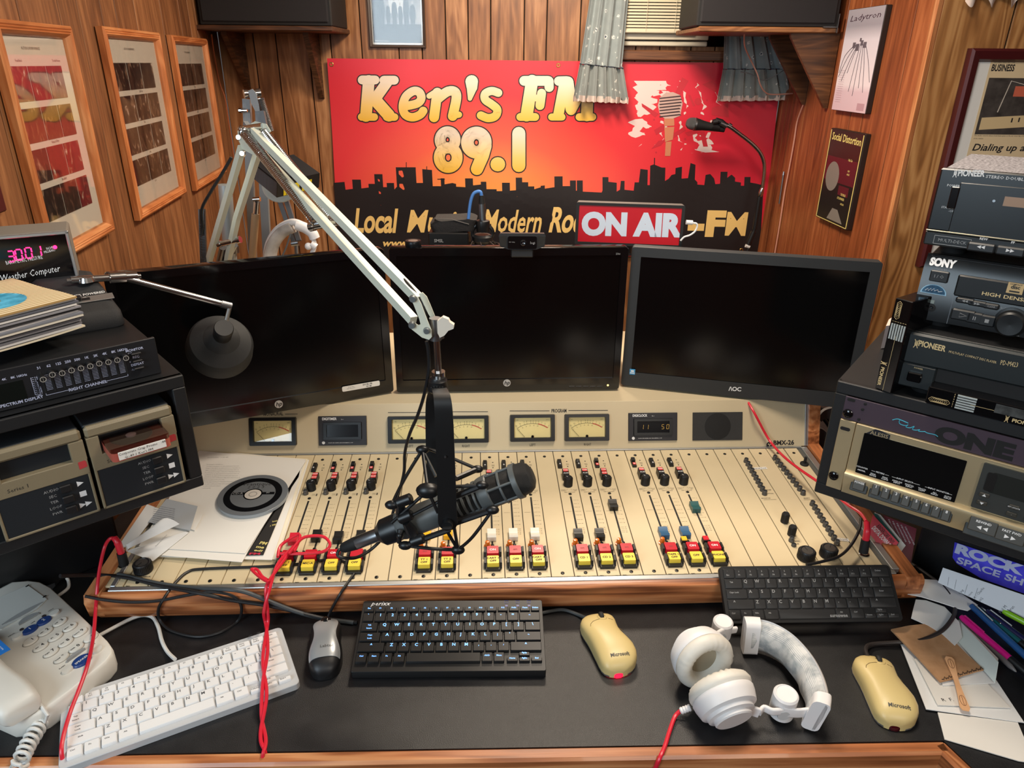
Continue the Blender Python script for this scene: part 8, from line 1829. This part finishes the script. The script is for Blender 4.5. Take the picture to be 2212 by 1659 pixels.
def twisted():
    c_ = [onz(x,y,ZD + z) for x,y,z in ((646,1158,.1),(630,1185,.092),(606,1215,.086),(586,1250,.082),(577,1280,.07),(574,1318,.04),(576,1350,.012),(574,1400,.026),(570,1450,.026),(571,1500,.02),(566,1560,.006),(569,1600,.006),(570,1625,.004),(572,1668,-.03))]; P = cr(c_,10)
    for s_ in (0,1):
        pts = []
        for i,p in enumerate(P):
            d = (P[min(i + 1,len(P) - 1)] - P[max(i - 1,0)]).normalized(); u_ = d.orthogonal().normalized(); w = d.cross(u_); t = i * .17 + s_ * pi; pts.append(p + (CR * cos(t) * 1.0 + CD * .2 * sin(t) - _fw * sin(t)) * .0034)
        if s_ == 0: pts = [onz(x,y,ZD + z) for x,y,z in ((600,1203,.088),(607,1178,.09),(640,1157,.1),(648,1160,.102),(636,1190,.095))] + pts[8:]
        else: pts = [onz(x,y,ZD + z) for x,y,z in ((604,1196,.088),(650,1196,.09),(697,1192,.092),(713,1177,.1),(700,1160,.105),(672,1158,.106),(650,1165,.104),(625,1195,.095))] + pts[10:]
        g = G(); g.tube(pts if s_ == 2 else cr(pts[:9],4) + pts[9:],.0029,8); tag(g.obj('cable',REDC),'red headphone cable looped over the faders and twisted down past the white keyboard' if s_ == 0 else 'second red cable strand wound round the first, with the wide loop over the faders','cable')
    g = G(); g.tube(cr([onz(x,y,ZD + .085) for x,y in ((581,1258),(562,1247),(545,1232),(546,1229),(556,1231),(566,1245),(578,1253))],6),.0028,8); tag(g.obj('cable',REDC),'small red cable bight sticking out beside the twisted red cables','cable')
twisted()
# ================================================================ HEADPHONES
def headphones():
    m = thing('headphones','white headphones with worn grey headband pad lying on the desk at the right','headphones',T_((0,0,0)),'white headphones')
    WH = M('headphone_white'); PAD = M('ear_pad',(218,214,204),.5); CLO = M('inner_cloth',(150,142,124),.9); WG = N('worn_fabric')
    tc = WG.n('ShaderNodeTexCoord').outputs['Object']; nz = WG.n('ShaderNodeTexNoise',Scale=55.0,Detail=3.0); wv = WG.n('ShaderNodeTexWave',Scale=160.0,bands_direction='Z'); WG.l(tc,nz.inputs[0]); WG.l(tc,wv.inputs[0]); WG.l(WG.ramp(nz.outputs[0],[(.35,(150,156,160)),(.6,(206,206,204))]),WG.b.inputs['Base Color']); WG.b.inputs['Roughness'].default_value = .9; WG.bump(wv.outputs[0],.4,.001)
    def cup(cpx,cz,n,seed):
        c = onz(*cpx,ZD + cz); n = V(n).normalized(); S = frame(c,n.orthogonal(),z=n)
        g = G(); g.lathe([(0,-.040),(.027,-.040),(.029,-.038),(.029,-.033),(.036,-.031),(.037,-.026),(.0435,-.023),(.0475,-.010),(.0485,-.003),(.047,0),(0,0)],40,S); g.obj('ear_shell',WH,m)
        g = G(); prof = [(.0462,.0),(.049,.003),(.0495,.008),(.046,.016),(.039,.0205),(.031,.019),(.0255,.013),(.0235,.004),(.0235,.0)]
        rr = random.Random(seed); n_ = 60; vs = []; fs = []; mm = len(prof)
        for i in range(n_):
            a = 2 * pi * i / n_; k = .0007 * sin(i * 2.7) * (1 + sin(i * .4))
            vs += [(r * cos(a) * (1 + (k * 8 if 1 < j < 5 else 0)),r * sin(a) * (1 + (k * 8 if 1 < j < 5 else 0)),z_ + (k if 2 < j < 6 else 0)) for j,(r,z_) in enumerate(prof)]
        for i in range(n_):
            for j in range(mm - 1): q = (i + 1) % n_; fs.append((i * mm + j,q * mm + j,q * mm + j + 1,i * mm + j + 1))
        g.add(vs,fs,S); g.obj('ear_pad',PAD,m,ang=60)
        g = G(); g.lathe([(.024,.003),(0,.004)],30,S); g.obj('driver_cloth',CLO,m)
        return c,n,S
    cup((1517,1422),.052,(.30,-.92,.05),3); c2_,n2_,S2_ = cup((1560,1500),.049,(-.26,.90,.34),8)
    path = [(1606,1372),(1650,1376),(1692,1398),(1728,1436),(1752,1478),(1764,1520),(1762,1548)]; zc = .034
    P = cr([onz(x,y,ZD + zc) for x,y in path],8); rings = []; rp = []
    for i,p in enumerate(P):
        t = (P[min(i + 1,len(P) - 1)] - P[max(i - 1,0)]); t.z = 0; t.normalize(); o = V((-t.y,t.x,0)) ; o = o if o.dot(p - onz(1640,1470,ZD)) > 0 else -o; f = i / (len(P) - 1); hw = .028
        upv = (V((0,0,1)) + o * .18).normalized()
        rings.append([p + o * x + upv * y for x,y in ((.004,-hw),(.008,-hw * .9),(.0095,0),(.008,hw * .9),(.004,hw),(.0035,0))]); b = .003 * (1 + .5 * sin(f * 30))
        rp.append([p - o * (x * 1.0 + b * (1 if x > .004 else 0)) + upv * y for x,y in ((-.0035,-hw * .92),(.003,-hw * .9),(.0085,-hw * .5),(.0095,0),(.0085,hw * .5),(.003,hw * .9),(-.0035,hw * .92))][::-1])
    g = G(); g.loft(rings); g.obj('headband',WH,m,ang=60); g = G(); g.loft(rp[3:-3]); g.obj('headband_pad',WG.m,m,ang=70)
    def blockat(i0,i1,nm):
        g = G(); rr = []
        for i in range(i0,i1):
            t = (P[min(i + 1,len(P) - 1)] - P[max(i - 1,0)]); t.z = 0; t.normalize(); o = V((-t.y,t.x,0)); o = o if o.dot(P[i] - onz(1640,1470,ZD)) > 0 else -o; upv = (V((0,0,1)) + o * .18).normalized(); rr.append([P[i] + o * x + upv * y for x,y in rrect(.025,.060,.008,3)])
        g.loft(rr); g.obj(nm,WH,m,ang=50)
    blockat(0,7,'band_end'); blockat(len(P) - 8,len(P),'band_end')
    def hinge(px,z0,h,r,disc):
        c = onz(*px,ZD + z0); S = frame(c,(1,0,0),z=(.08,-.1,1)); g = G(); g.lathe([(r * .9,0),(r,.002),(r,h - .003),(r * .86,h),(r * .8,h),(r * .76,h - .001),(0,h - .001)],28,S); g.obj('hinge',WH,m)
        g = G(); g.cyl(S @ V((-r * .3,-r * .9,h * .45)),S @ V((-r * .3,-r * 1.12,h * .45)),r * .5,n=16); g.obj('hinge_cap',M('hinge_grey',(196,198,198),.4),m)
    hinge((1556,1372),.034,.035,.0165,0); hinge((1686,1540),.006,.046,.0185,0)
    def armstrip(px,w,th,nm='yoke_arm'):
        pts = [onz(x,y,ZD + z) for x,y,z in px]; g = G(); rr = []
        pts = cr(pts,5)
        for i,p in enumerate(pts):
            t = (pts[min(i + 1,len(pts) - 1)] - pts[max(i - 1,0)]).normalized(); u_ = V((0,0,1)); u_ = (u_ - t * u_.dot(t)).normalized(); o = t.cross(u_); rr.append([p + u_ * x + o * y for x,y in rrect(w,th,th * .4,2)])
        g.loft(rr); g.obj(nm,WH,m,ang=50)
    armstrip(((1580,1520,.04),(1612,1531,.036),(1640,1540,.032)),.018,.005); armstrip(((1640,1540,.032),(1650,1530,.034),(1668,1537,.033),(1690,1536,.032)),.012,.006); armstrip(((1690,1536,.032),(1720,1540,.03),(1745,1538,.03)),.017,.005,'slider'); armstrip(((1538,1382,.062),(1556,1370,.056),(1572,1364,.05)),.02,.006); armstrip(((1565,1364,.046),(1590,1360,.042)),.012,.006,'slider')
    a,b = onz(1492,1528,ZD + .02),onz(1470,1536,ZD + .012); g = G(); g.tube([a.lerp(b,i / 8) for i in range(9)],[.0056 if i % 2 else .0046 for i in range(9)],12); g.obj('strain_relief',WH,m)
    cable('red cable leaving the white headphones and hanging over the desk edge',((1471,1535,.012),(1458,1548,.006),(1446,1580,.004),(1436,1612,.004),(1424,1640,.0),(1410,1672,-.03)),.0032,REDC)
headphones()
# ================================================================ PAPERS AND CLUTTER
ENV = M('envelope_white',(228,228,226),.75); CREAMP = M('paper_cream',(232,222,198),.8); KRAFT = M('cardboard',(182,138,98),.85,var=(60,8))
def sheet(name,label,cat,px,z,mat,th=.0006,group=None,curl=0,lift=None,plane=None):
    """flat sheet whose outline (photo points) lies on the desk at height z, or on the console top when plane is set"""
    if plane is None: M_ = T_((0,0,ZD + z)); pts = [onz(x,y,ZD + z) for x,y in px]; pts = [V((p.x,p.y,0)) for p in pts]
    else: M_ = plane.M @ T_((0,0,z)); pts = [plane.uv(x,y,z) for x,y in px]; pts = [V((p.x,p.y,0)) for p in pts]
    ar = sum(pts[i].x * pts[(i + 1) % len(pts)].y - pts[(i + 1) % len(pts)].x * pts[i].y for i in range(len(pts)))
    if ar < 0: pts = pts[::-1]
    g = G(); g.prism([(p.x,p.y) for p in pts],0,th); o = tag(g.obj(name,mat,None,M_),label,cat,group); return o,M_
def onsheet(o,M_,lines,mat,z=.0009,nm='lettering'):
    """lines: (text, start px, end px, cap height m, style)"""
    P = PL(M_); g = G()
    for t,a,b,h,v in lines: p,q = P.uv(*a,z),P.uv(*b,z); fit(g,t,p,q,h,z,v)
    return g.obj(nm,mat,o)
# stack on the console
K = .0032
S0 = [('bottom white sheet of the stack on the console',[(440,972),(668,994),(600,1207),(290,1196)],PAPER),('yellowed sheet in the stack on the console',[(436,975),(665,992),(597,1209),(300,1199)],CREAMP),('white sheet in the console stack, second from the bottom edge',[(430,975),(660,993),(588,1210),(330,1203)],PAPER),('flyer with a black margin under the letter on the console',[(430,977),(652,1000),(569,1199),(320,1190)],PAPER),('white sheet with a torn lower edge just under the letter',[(420,980),(640,1005),(523,1215),(345,1200)],PAPER)]
for i,(l,p,m_) in enumerate(S0):
    o,M_ = sheet('paper_sheet',l,'paper',p,K + .0012 * i,m_,.0008,'papers on the console',plane=CP)
    if i == 3:
        P = PL(M_); g = G(); q = [P.uv(*a,.0012) for a in ((645,1030),(652,1000),(569,1199),(531,1200))]; g.add([(a.x,a.y,.0012) for a in q],[(0,3,2,1)]); g.obj('black_margin',M('margin_black',(26,24,24),.6),o)
        onsheet(o,M_,[('PM',(559,1175),(575,1177),.0075,'h'),('me',(552,1183),(569,1185),.0065,'h'),('ed!',(548,1190),(566,1192),.005,'h'),('local',(588,1128),(599,1126),.0045,'b'),('.1 FM!',(582,1138),(597,1134),.0045,'b')],YL,.0016)
        onsheet(o,M_,[('FM',(537,1198),(562,1198),.005,'h')],M('margin_red',(200,40,70),.6),.0016,'red_lettering')
o,M_ = sheet('letter','printed letter on top of the paper stack on the console, under the disc','paper',[(430,974),(661,996),(530,1196),(360,1186),(300,1180)],K + .0064,PAPER,.0008,'papers on the console',plane=CP)
P = PL(M_); g = G(); a,b,c = P.uv(446,1005),P.uv(630,1030),P.uv(436,1056)
for i in range(13):
    p = a.lerp(c,i / 12); w = (b - a) * ((.5,.98,1,.96,1,.98,.97,1,.6,1,.97,.5,.25)[i]); g.text(('The following is a transcript for the station and for you to keep and to read on the air ' * 2)[i * 3:i * 3 + int(70 * w.length / (b - a).length)],.0036,(p.x,p.y,.0011),'l',sx=.74)
g.text('Ken Freedman   11:45 AM',.0042,(P.uv(448,990).x,P.uv(448,990).y,.0011),'l'); g.obj('lettering',M('print_grey'),o,kind='stuff')
def disc():
    c = CP.uv(547,1071,.016); m = thing('compact_disc','recordable disc with black rings marked 2023 lying on the letter','disc',CM @ T_((c.x,c.y,K + .0075)))
    r = (CP.uv(622,1070,.016) - CP.uv(473,1073,.016)).length / 2
    g = G(); g.lathe([(r * .97,0),(r,.001),(r,.0075),(r * .98,.0085),(.0,.0085)],48); g.obj('disc_stack',M('disc_clear',(150,156,160),.2),m)
    ANN = lambda r0,r1,z,nm,mt: (G().lathe([(r0 * r,z),(r1 * r,z),(r1 * r,z + .0004),(r0 * r,z + .0004)],48,None,True)).obj(nm,mt,m)
    ANN(.82,1.0,.0086,'grey_rim',M('disc_grey',(104,108,112),.35)); ANN(.63,.83,.0087,'black_ring',M('disc_black',(16,16,18),.1)); o = ANN(.24,.64,.0088,'silver_label',M('disc_silver',(138,142,146),.3,.5)); ANN(.235,.275,.009,'inner_ring',BLKG); ANN(.0,.24,.0088,'hub',M('disc_hub',(200,192,182),.3)); ANN(.10,.12,.0093,'hub_ring',M('hub_ring',(150,146,140),.3))
    g = G(); g.text('Frantique',.015,(0,r * .44,.0094)); g.text('2 0 2 3',.012,(0,r * .3,.0094)); g.obj('handwriting',INK,o)
    g = G(); g.prism([(-r * .62,-r * .02),(-r * .26,-r * .02),(-r * .27,r * .1),(-r * .61,r * .1)],.0091,.0094); g.prism([(r * .26,-r * .02),(r * .62,-r * .02),(r * .61,r * .1),(r * .27,r * .1)],.0091,.0094); b = g.obj('label_band',M('disc_black'),o); g = G(); g.text('CD-R',.009,(-r * .45,0,.0096)); g.text('80',.007,(r * .42,.002,.0096)); g.obj('label_lettering',M('dim_print'),b)
disc()
z0 = K + .0075
o,M_ = sheet('receipt','blue grey printed receipt slip lying left of the disc','paper',[(360,1078),(427,1094),(411,1146),(320,1128)],z0 + .004,M('receipt_grey',(170,176,182),.7),.0006,plane=CP)
P = PL(M_); a,b,c = P.uv(333,1093),P.uv(415,1108),P.uv(328,1128); g = G()
for i in range(9): p = a.lerp(c,i / 8); d = (b - a).normalized(); g.text('national lottery ticket terms and conditions apply',.0034,(0,0,.0009),'l',sx=.7,T=T_((p.x,p.y,0)) @ RZ(atan2(d.y,d.x)))
g.obj('lettering',M('receipt_ink',(74,80,92),.7),o,kind='stuff')
sheet('card_slip','small white handwritten slip beneath the blue grey receipt','paper',[(420,1106),(439,1112),(421,1146),(402,1141)],z0 + .002,PAPER,.0006,plane=CP)
sheet('envelope','white envelope half under the left rack beside the folded card','envelope',[(318,1090),(345,1100),(292,1170),(266,1184),(262,1172)],z0,ENV,.0012,plane=CP)
def folded():
    m = thing('folded_card','open folded white card propped on the paper stack at the left','card',CM); u_ = lambda x,y,z: CP.uv(x,y,z)
    A,B_,C_,D_ = u_(273,1190,z0 + .002),u_(330,1212,z0 + .001),u_(401,1148,z0 + .002),u_(388,1132,z0 + .03); A2 = u_(276,1186,z0 + .014); E_ = u_(340,1128,z0 + .035)
    g = G(); g.slab(lambda s,t: A.lerp(C_,t).lerp(B_.lerp(C_ + (B_ - A) * .12,t),s),.0006,6,6); g.obj('lower_leaf',ENV,m)
    g = G(); g.slab(lambda s,t: A.lerp(E_,t).lerp(A2.lerp(D_,t),s) + V((0,0,.012 * sin(pi * s))),.0006,8,8); g.obj('raised_leaf',ENV,m)
    q = u_(338,1180,z0 + .003); q2 = u_(362,1155,z0 + .003); g = G(); fit(g,'Powered by Tweet',q,q2,.003,z0 + .0032); g.obj('lettering',M('print_grey'),m)
folded()
# ---- right of the desk, bottom layer first
R_ = [('paper_sheet','folded white paper hanging over the lower right desk corner','paper',[(2025,1540),(2198,1562),(2235,1650),(2200,1645),(2040,1598)],.001,PAPER),
 ('envelope','large white envelope lying under the marked card at the right','envelope',[(1942,1384),(1990,1380),(2150,1468),(2212,1562),(2000,1533)],.003,ENV),
 ('card','white card pencilled R F under the wooden spoon','card',[(1975,1425),(2060,1400),(2130,1475),(2182,1530),(2025,1524)],.006,PAPER),
 ('envelope','open white envelope with a raised flap behind the cardboard','envelope',[(1998,1352),(2073,1340),(2156,1424),(2150,1476),(2036,1482)],.008,ENV),
 ('cardboard_piece','torn brown cardboard piece with a stitched edge','cardboard',[(1924,1362),(1962,1354),(2000,1350),(2026,1362),(2060,1388),(2090,1418),(2124,1449),(2110,1452),(2094,1457),(2076,1462),(2060,1468),(2030,1475),(1980,1420)],.012,KRAFT),
 ('torn_paper','torn white paper lying nearer the cardboard piece','paper',[(1978,1296),(2000,1298),(2040,1312),(2072,1345),(2078,1378),(2062,1396),(2036,1372),(2004,1352),(1968,1336),(1972,1318)],.014,ENV),
 ('torn_paper','torn white paper against the oak end of the console','paper',[(1944,1243),(1970,1246),(1992,1252),(2022,1254),(2060,1272),(2112,1308),(2090,1320),(2072,1316),(2030,1302),(1990,1290),(1958,1284)],.022,ENV)]
for nm,l,c_,px,z,m_ in R_:
    o,M_ = sheet(nm,l,c_,px,z,m_,.0014 if nm != 'cardboard_piece' else .003,'envelopes' if nm == 'envelope' else None)
    if nm == 'card': onsheet(o,M_,[('R  F.',(2036,1515),(2062,1514),.006,'r')],INK,.0016)
    if nm == 'cardboard_piece':
        P = PL(M_); g = G(); a,b = P.uv(2036,1472),P.uv(2120,1449)
        for i in range(18): p = a.lerp(b,i / 17); g.tube([(p.x - .0015,p.y + .001,.0034),(p.x + .001,p.y + .004 * (i % 2) + .001,.0036),(p.x + .002,p.y,.0034)],.0006,4)
        g.obj('stitching',INK,o,kind='stuff')
f0,f1,f2,f3 = onz(2075,1343,ZD + .01),onz(2157,1430,ZD + .034),onz(2150,1476,ZD + .012),onz(2070,1388,ZD + .01)
g = G(); g.slab(lambda s,t: f0.lerp(f1,s).lerp(f3.lerp(f2,s),t),.0008,6,6); tag(g.obj('envelope_flap',M('flap_mint',(214,224,220),.7)),'pale raised envelope flap standing up next to the pens','envelope')
def spoon():
    a,b = onz(2049,1420,ZD + .018),onz(2086,1536,ZD + .012); L = (b - a).length; T = frame(a,b - a,z=(0,0,1)); g = G()
    pr = [(t,.0036 + .0042 * abs(2 * t - 1) ** 1.4) for t in [i / 20 for i in range(21)]]; top = [(t * L,w * (1 if .03 < t < .97 else .55)) for t,w in pr]; g.prism(top + [(x,-w) for x,w in top[::-1]],0,.0018,taper=0)
    m = tag(g.obj('wooden_spoon',M('birch',(222,170,124),.6,var=(40,8)),None,T),'flat wooden ice cream spoon lying on the cardboard and card','spoon')
    for t in (.14,.83): g = G(); g.tube([(t * L + .010 * cos(q),.0042 * sin(q),.0019) for q in [i * pi / 8 for i in range(16)]],.00035,4,True); g.tube([(t * L - .009,0,.0019),(t * L + .009,0,.0019)],.00035,4); g.obj('burnt_mark',M('burnt',(120,78,50),.7),m)
spoon()
def pen(label,a,b,z0,z1,r,body,grip,clip):
    a,b = onz(*a,ZD + z0),onz(*b,ZD + z1); d = b - a; L = d.length; T = frame(a,d.orthogonal(),z=d); m = thing('pen',label,'pen',T,'pens beside the papers')
    g = G(); g.lathe([(0,0),(r * .75,.002),(r,.008),(r,L * .7),(r * .98,L * .72)],18); g.obj('barrel',body,m)
    g = G(); g.lathe([(r * 1.02,L * .7),(r,L * .9),(r * .4,L * .985),(0,L)],16); g.obj('grip',grip,m)
    v = T.to_3x3().inverted() @ V((0,0,1)); an = atan2(v.y,v.x); g = G(); g.box((r + .0016,0,.026),(.0014,.004,.04),.0006,T=RZ(an)); g.obj('clip',clip,m)
BLUEP = M('pen_blue',(40,84,140),.25)
pen('magenta pen with black grip',(2074,1330),(2232,1466),.02,.008,.0056,M('pen_magenta',(206,24,128),.25),BLK,M('pen_magenta'))
pen('translucent blue pen behind the magenta pen',(2096,1306),(2240,1440),.026,.012,.0058,BLUEP,BLUEP,CHROME)
pen('dark navy pen with chrome clip, farther behind',(2128,1318),(2250,1410),.028,.016,.0055,M('pen_navy',(30,30,70),.25),BLK,CHROME)
pen('slim grey pen nearest the envelope flap',(2072,1336),(2196,1452),.008,.006,.0045,M('pen_grey',(110,106,106),.3),M('pen_grey'),M('pen_grey'))
pen('lime green pen under the note strip',(2164,1318),(2260,1368),.034,.028,.0056,M('pen_lime',(130,190,40),.3),BLK,CHROME)
pen('teal pen between the blue and navy pens',(2110,1312),(2246,1422),.024,.014,.005,M('pen_teal',(24,84,92),.3),BLK,CHROME)
# ---- black turrets that carry the racks
def turret(label,px,left,w,sticker=False):
    P0 = onz(*px,ZD); x = (RM if not left else LM).to_3x3() @ V((1,0,0)); T = frame(P0,x,y=(0,0,1)); h = ZR - ZD - .001; m = thing('rack_pedestal',label,'pedestal',T,'rack pedestals')
    x0,x1 = (-w,0) if left else (0,w); g = G(); g.box(((x0 + x1) / 2,h / 2,-.06),(w,h,.12),.004); g.obj('body',M('pedestal_black',(15,16,18),.35,bump=(60,.1)),m)
    return m,PL(T)
turret('black pedestal under the left rack behind the telephone',(268,1205),True,.42)
m,P = turret('glossy black pedestal under the right rack with a blue sticker',(1966,1226),False,.42)
a,b = P.uv(2062,1172),P.uv(2215,1222); d = (b - a); L = max(.11,d.length); T = T_((a.x,a.y,.0015)); g = G(); hh = (P.uv(2070,1170).y - P.uv(2070,1215).y)
g.prism([(0,.002),(L * 1.2,.002),(L * 1.2,-hh * 1.25),(L * .5,-hh * 1.25),(L * .12,-hh * .95),(.004,-hh * .72)],0,.0006,T); s_ = g.obj('sticker',M('sticker_violet',(74,70,226),.4,var=(20,24)),m)
g = G(); fit(g,'ROCK',(.004,-hh * .42),(L * .96,-hh * .42),hh * .42,.0009,'o'); fit(g,'SPACE SHOP',(.012,-hh * .9),(L * 1.35,-hh * .9),hh * .3,.0009,'h'); g.obj('sticker_lettering',M('sticker_lilac',(198,206,238),.5),s_,T)
# ---- note strip leaning on the pedestal
q = [onz(2037,1226,ZD + .075),onz(2232,1292,ZD + .075),onz(2232,1352,ZD + .045),onz(2026,1258,ZD + .045)]
x = (q[1] - q[0]); n_ = x.cross(q[3] - q[0]); T = frame(q[0],x,z=n_ if n_.z > 0 else -n_); PP = PL(T); w = [PP.uv(*p) for p in ((2037,1226),(2232,1292),(2232,1352),(2026,1258))]
g = G(); g.prism([(p.x,p.y) for p in w][::-1],0,.0008); o = tag(g.obj('note_strip',M('note_blue',(206,214,224),.7),None,T),'long pale note strip with handwriting leaning in front of the pedestal','note')
g = G()
for i,(t,px,h) in enumerate((('King',(2074,1284),.006),('Prince',(2092,1290),.005),('X - Charlie',(2106,1294),.006),('HG',(2118,1300),.006),('Phil M',(2162,1325),.007),('Duran',(2178,1326),.007),('Cash',(2186,1338),.006))): p = PP.uv(*px); g.text(t,h,(p.x,p.y,.0011),'l',T=T_((p.x,p.y,0)) @ RZ(1.25) @ T_((-p.x,-p.y,0)))
for px0,px1 in (((2050,1246),(2047,1264)),((2066,1252),(2062,1272)),((2090,1262),(2084,1282)),((2112,1270),(2105,1292))): p0,p1 = PP.uv(*px0),PP.uv(*px1); g.tube([(p0.x,p0.y,.001),(p1.x,p1.y,.001)],.0003,4)
g.obj('handwriting',M('pencil',(90,92,98),.7),o)
# ---- cards wedged behind the console end
def wedge(name,label,px,dep,mat,cat='card'):
    pts = [CO + ray(x,y) * dd for (x,y),dd in zip(px,dep)]; n_ = (pts[1] - pts[0]).cross(pts[-1] - pts[0]).normalized(); n_ = n_ if n_.dot(-_fw) > 0 else -n_
    x = (pts[1] - pts[0]); T = frame(pts[0],x,z=n_); I = T.inverted(); q = [I @ p for p in pts]; g = G(); ar = sum(q[i].x * q[(i + 1) % len(q)].y - q[(i + 1) % len(q)].x * q[i].y for i in range(len(q))); q = q if ar > 0 else q[::-1]
    g.prism([(p.x,p.y) for p in q],-.001,0); return tag(g.obj(name,mat,None,T),label,cat),PL(T)
dd = 1.395
o,P = wedge('printed_sheet','maroon printed sheet with white text behind the red download card',((1907,1112),(1980,1142),(1968,1222),(1945,1210)),(dd + .03,dd + .02,dd + .015,dd + .02),M('sheet_maroon',(112,34,50),.5)); p,e = P.uv(1912,1118),P.uv(1950,1180); g = G(); [fit(g,'all rights reserved unauthorised copying',(P.uv(1918 + 9 * i,1122 + 4 * i).x,P.uv(1918 + 9 * i,1122 + 4 * i).y),(P.uv(1938 + 9 * i,1165 + 3 * i).x,P.uv(1938 + 9 * i,1165 + 3 * i).y),.003,.0004) for i in range(5)]; g.obj('lettering',WINK,o)
wedge('white_sheet','white folded leaflet edge between the maroon sheet and the red card',((1890,1107),(1902,1112),(1961,1179),(1926,1220)),(dd + .012,dd + .012,dd,dd),PAPER,'paper')
wedge('teal_card','dark teal card directly behind the red download card',((1888,1108),(1896,1112),(1948,1170),(1925,1210)),(dd + .006,dd + .006,dd - .006,dd - .006),M('card_teal',(40,92,88),.5))
o,P = wedge('download_card','red download card with white lettering behind the right jack plug',((1886,1112),(1941,1172),(1920,1205),(1876,1150)),(dd,dd - .012,dd - .012,dd),M('card_red',(190,26,54),.45))
g = G(); a,b = P.uv(1882,1141),P.uv(1924,1189); fit(g,'DIGITAL DOWNLOAD',a,b,.0085,.0004,'b'); g.obj('white_lettering',WINK,o); g = G(); a,b = P.uv(1893,1137),P.uv(1927,1176); fit(g,'KINDERCORE VINYL',a,b,.0075,.0004,'b'); g.obj('black_lettering',INK,o)
# papers tucked beside the hi-fi stack
b0 = onz(1925,668,1.262)
for i,(l,px,z,c_) in enumerate((('navy and white booklet behind the hi-fi stack',((1937,655),(1972,640),(1978,668),(1935,672)),1.29,(60,62,96)),('striped white leaflet poking out behind the hi-fi stack',((1946,672),(1975,650),(1974,690),(1934,690)),1.275,(222,216,204)),('pinkish paper stack edge beside the right monitor',((1920,690),(1940,676),(1944,700),(1914,704)),1.25,(206,184,170)))):
    P4 = [onz(*p,z) for p in px]; g = G(); g.prism([(p.x,p.y) for p in (P4 if sum(P4[i].x * P4[(i + 1) % 4].y - P4[(i + 1) % 4].x * P4[i].y for i in range(4)) > 0 else P4[::-1])],1.208,z); tag(g.obj('booklet',M('booklet_%d' % i,c_,.7)),l,'booklet')
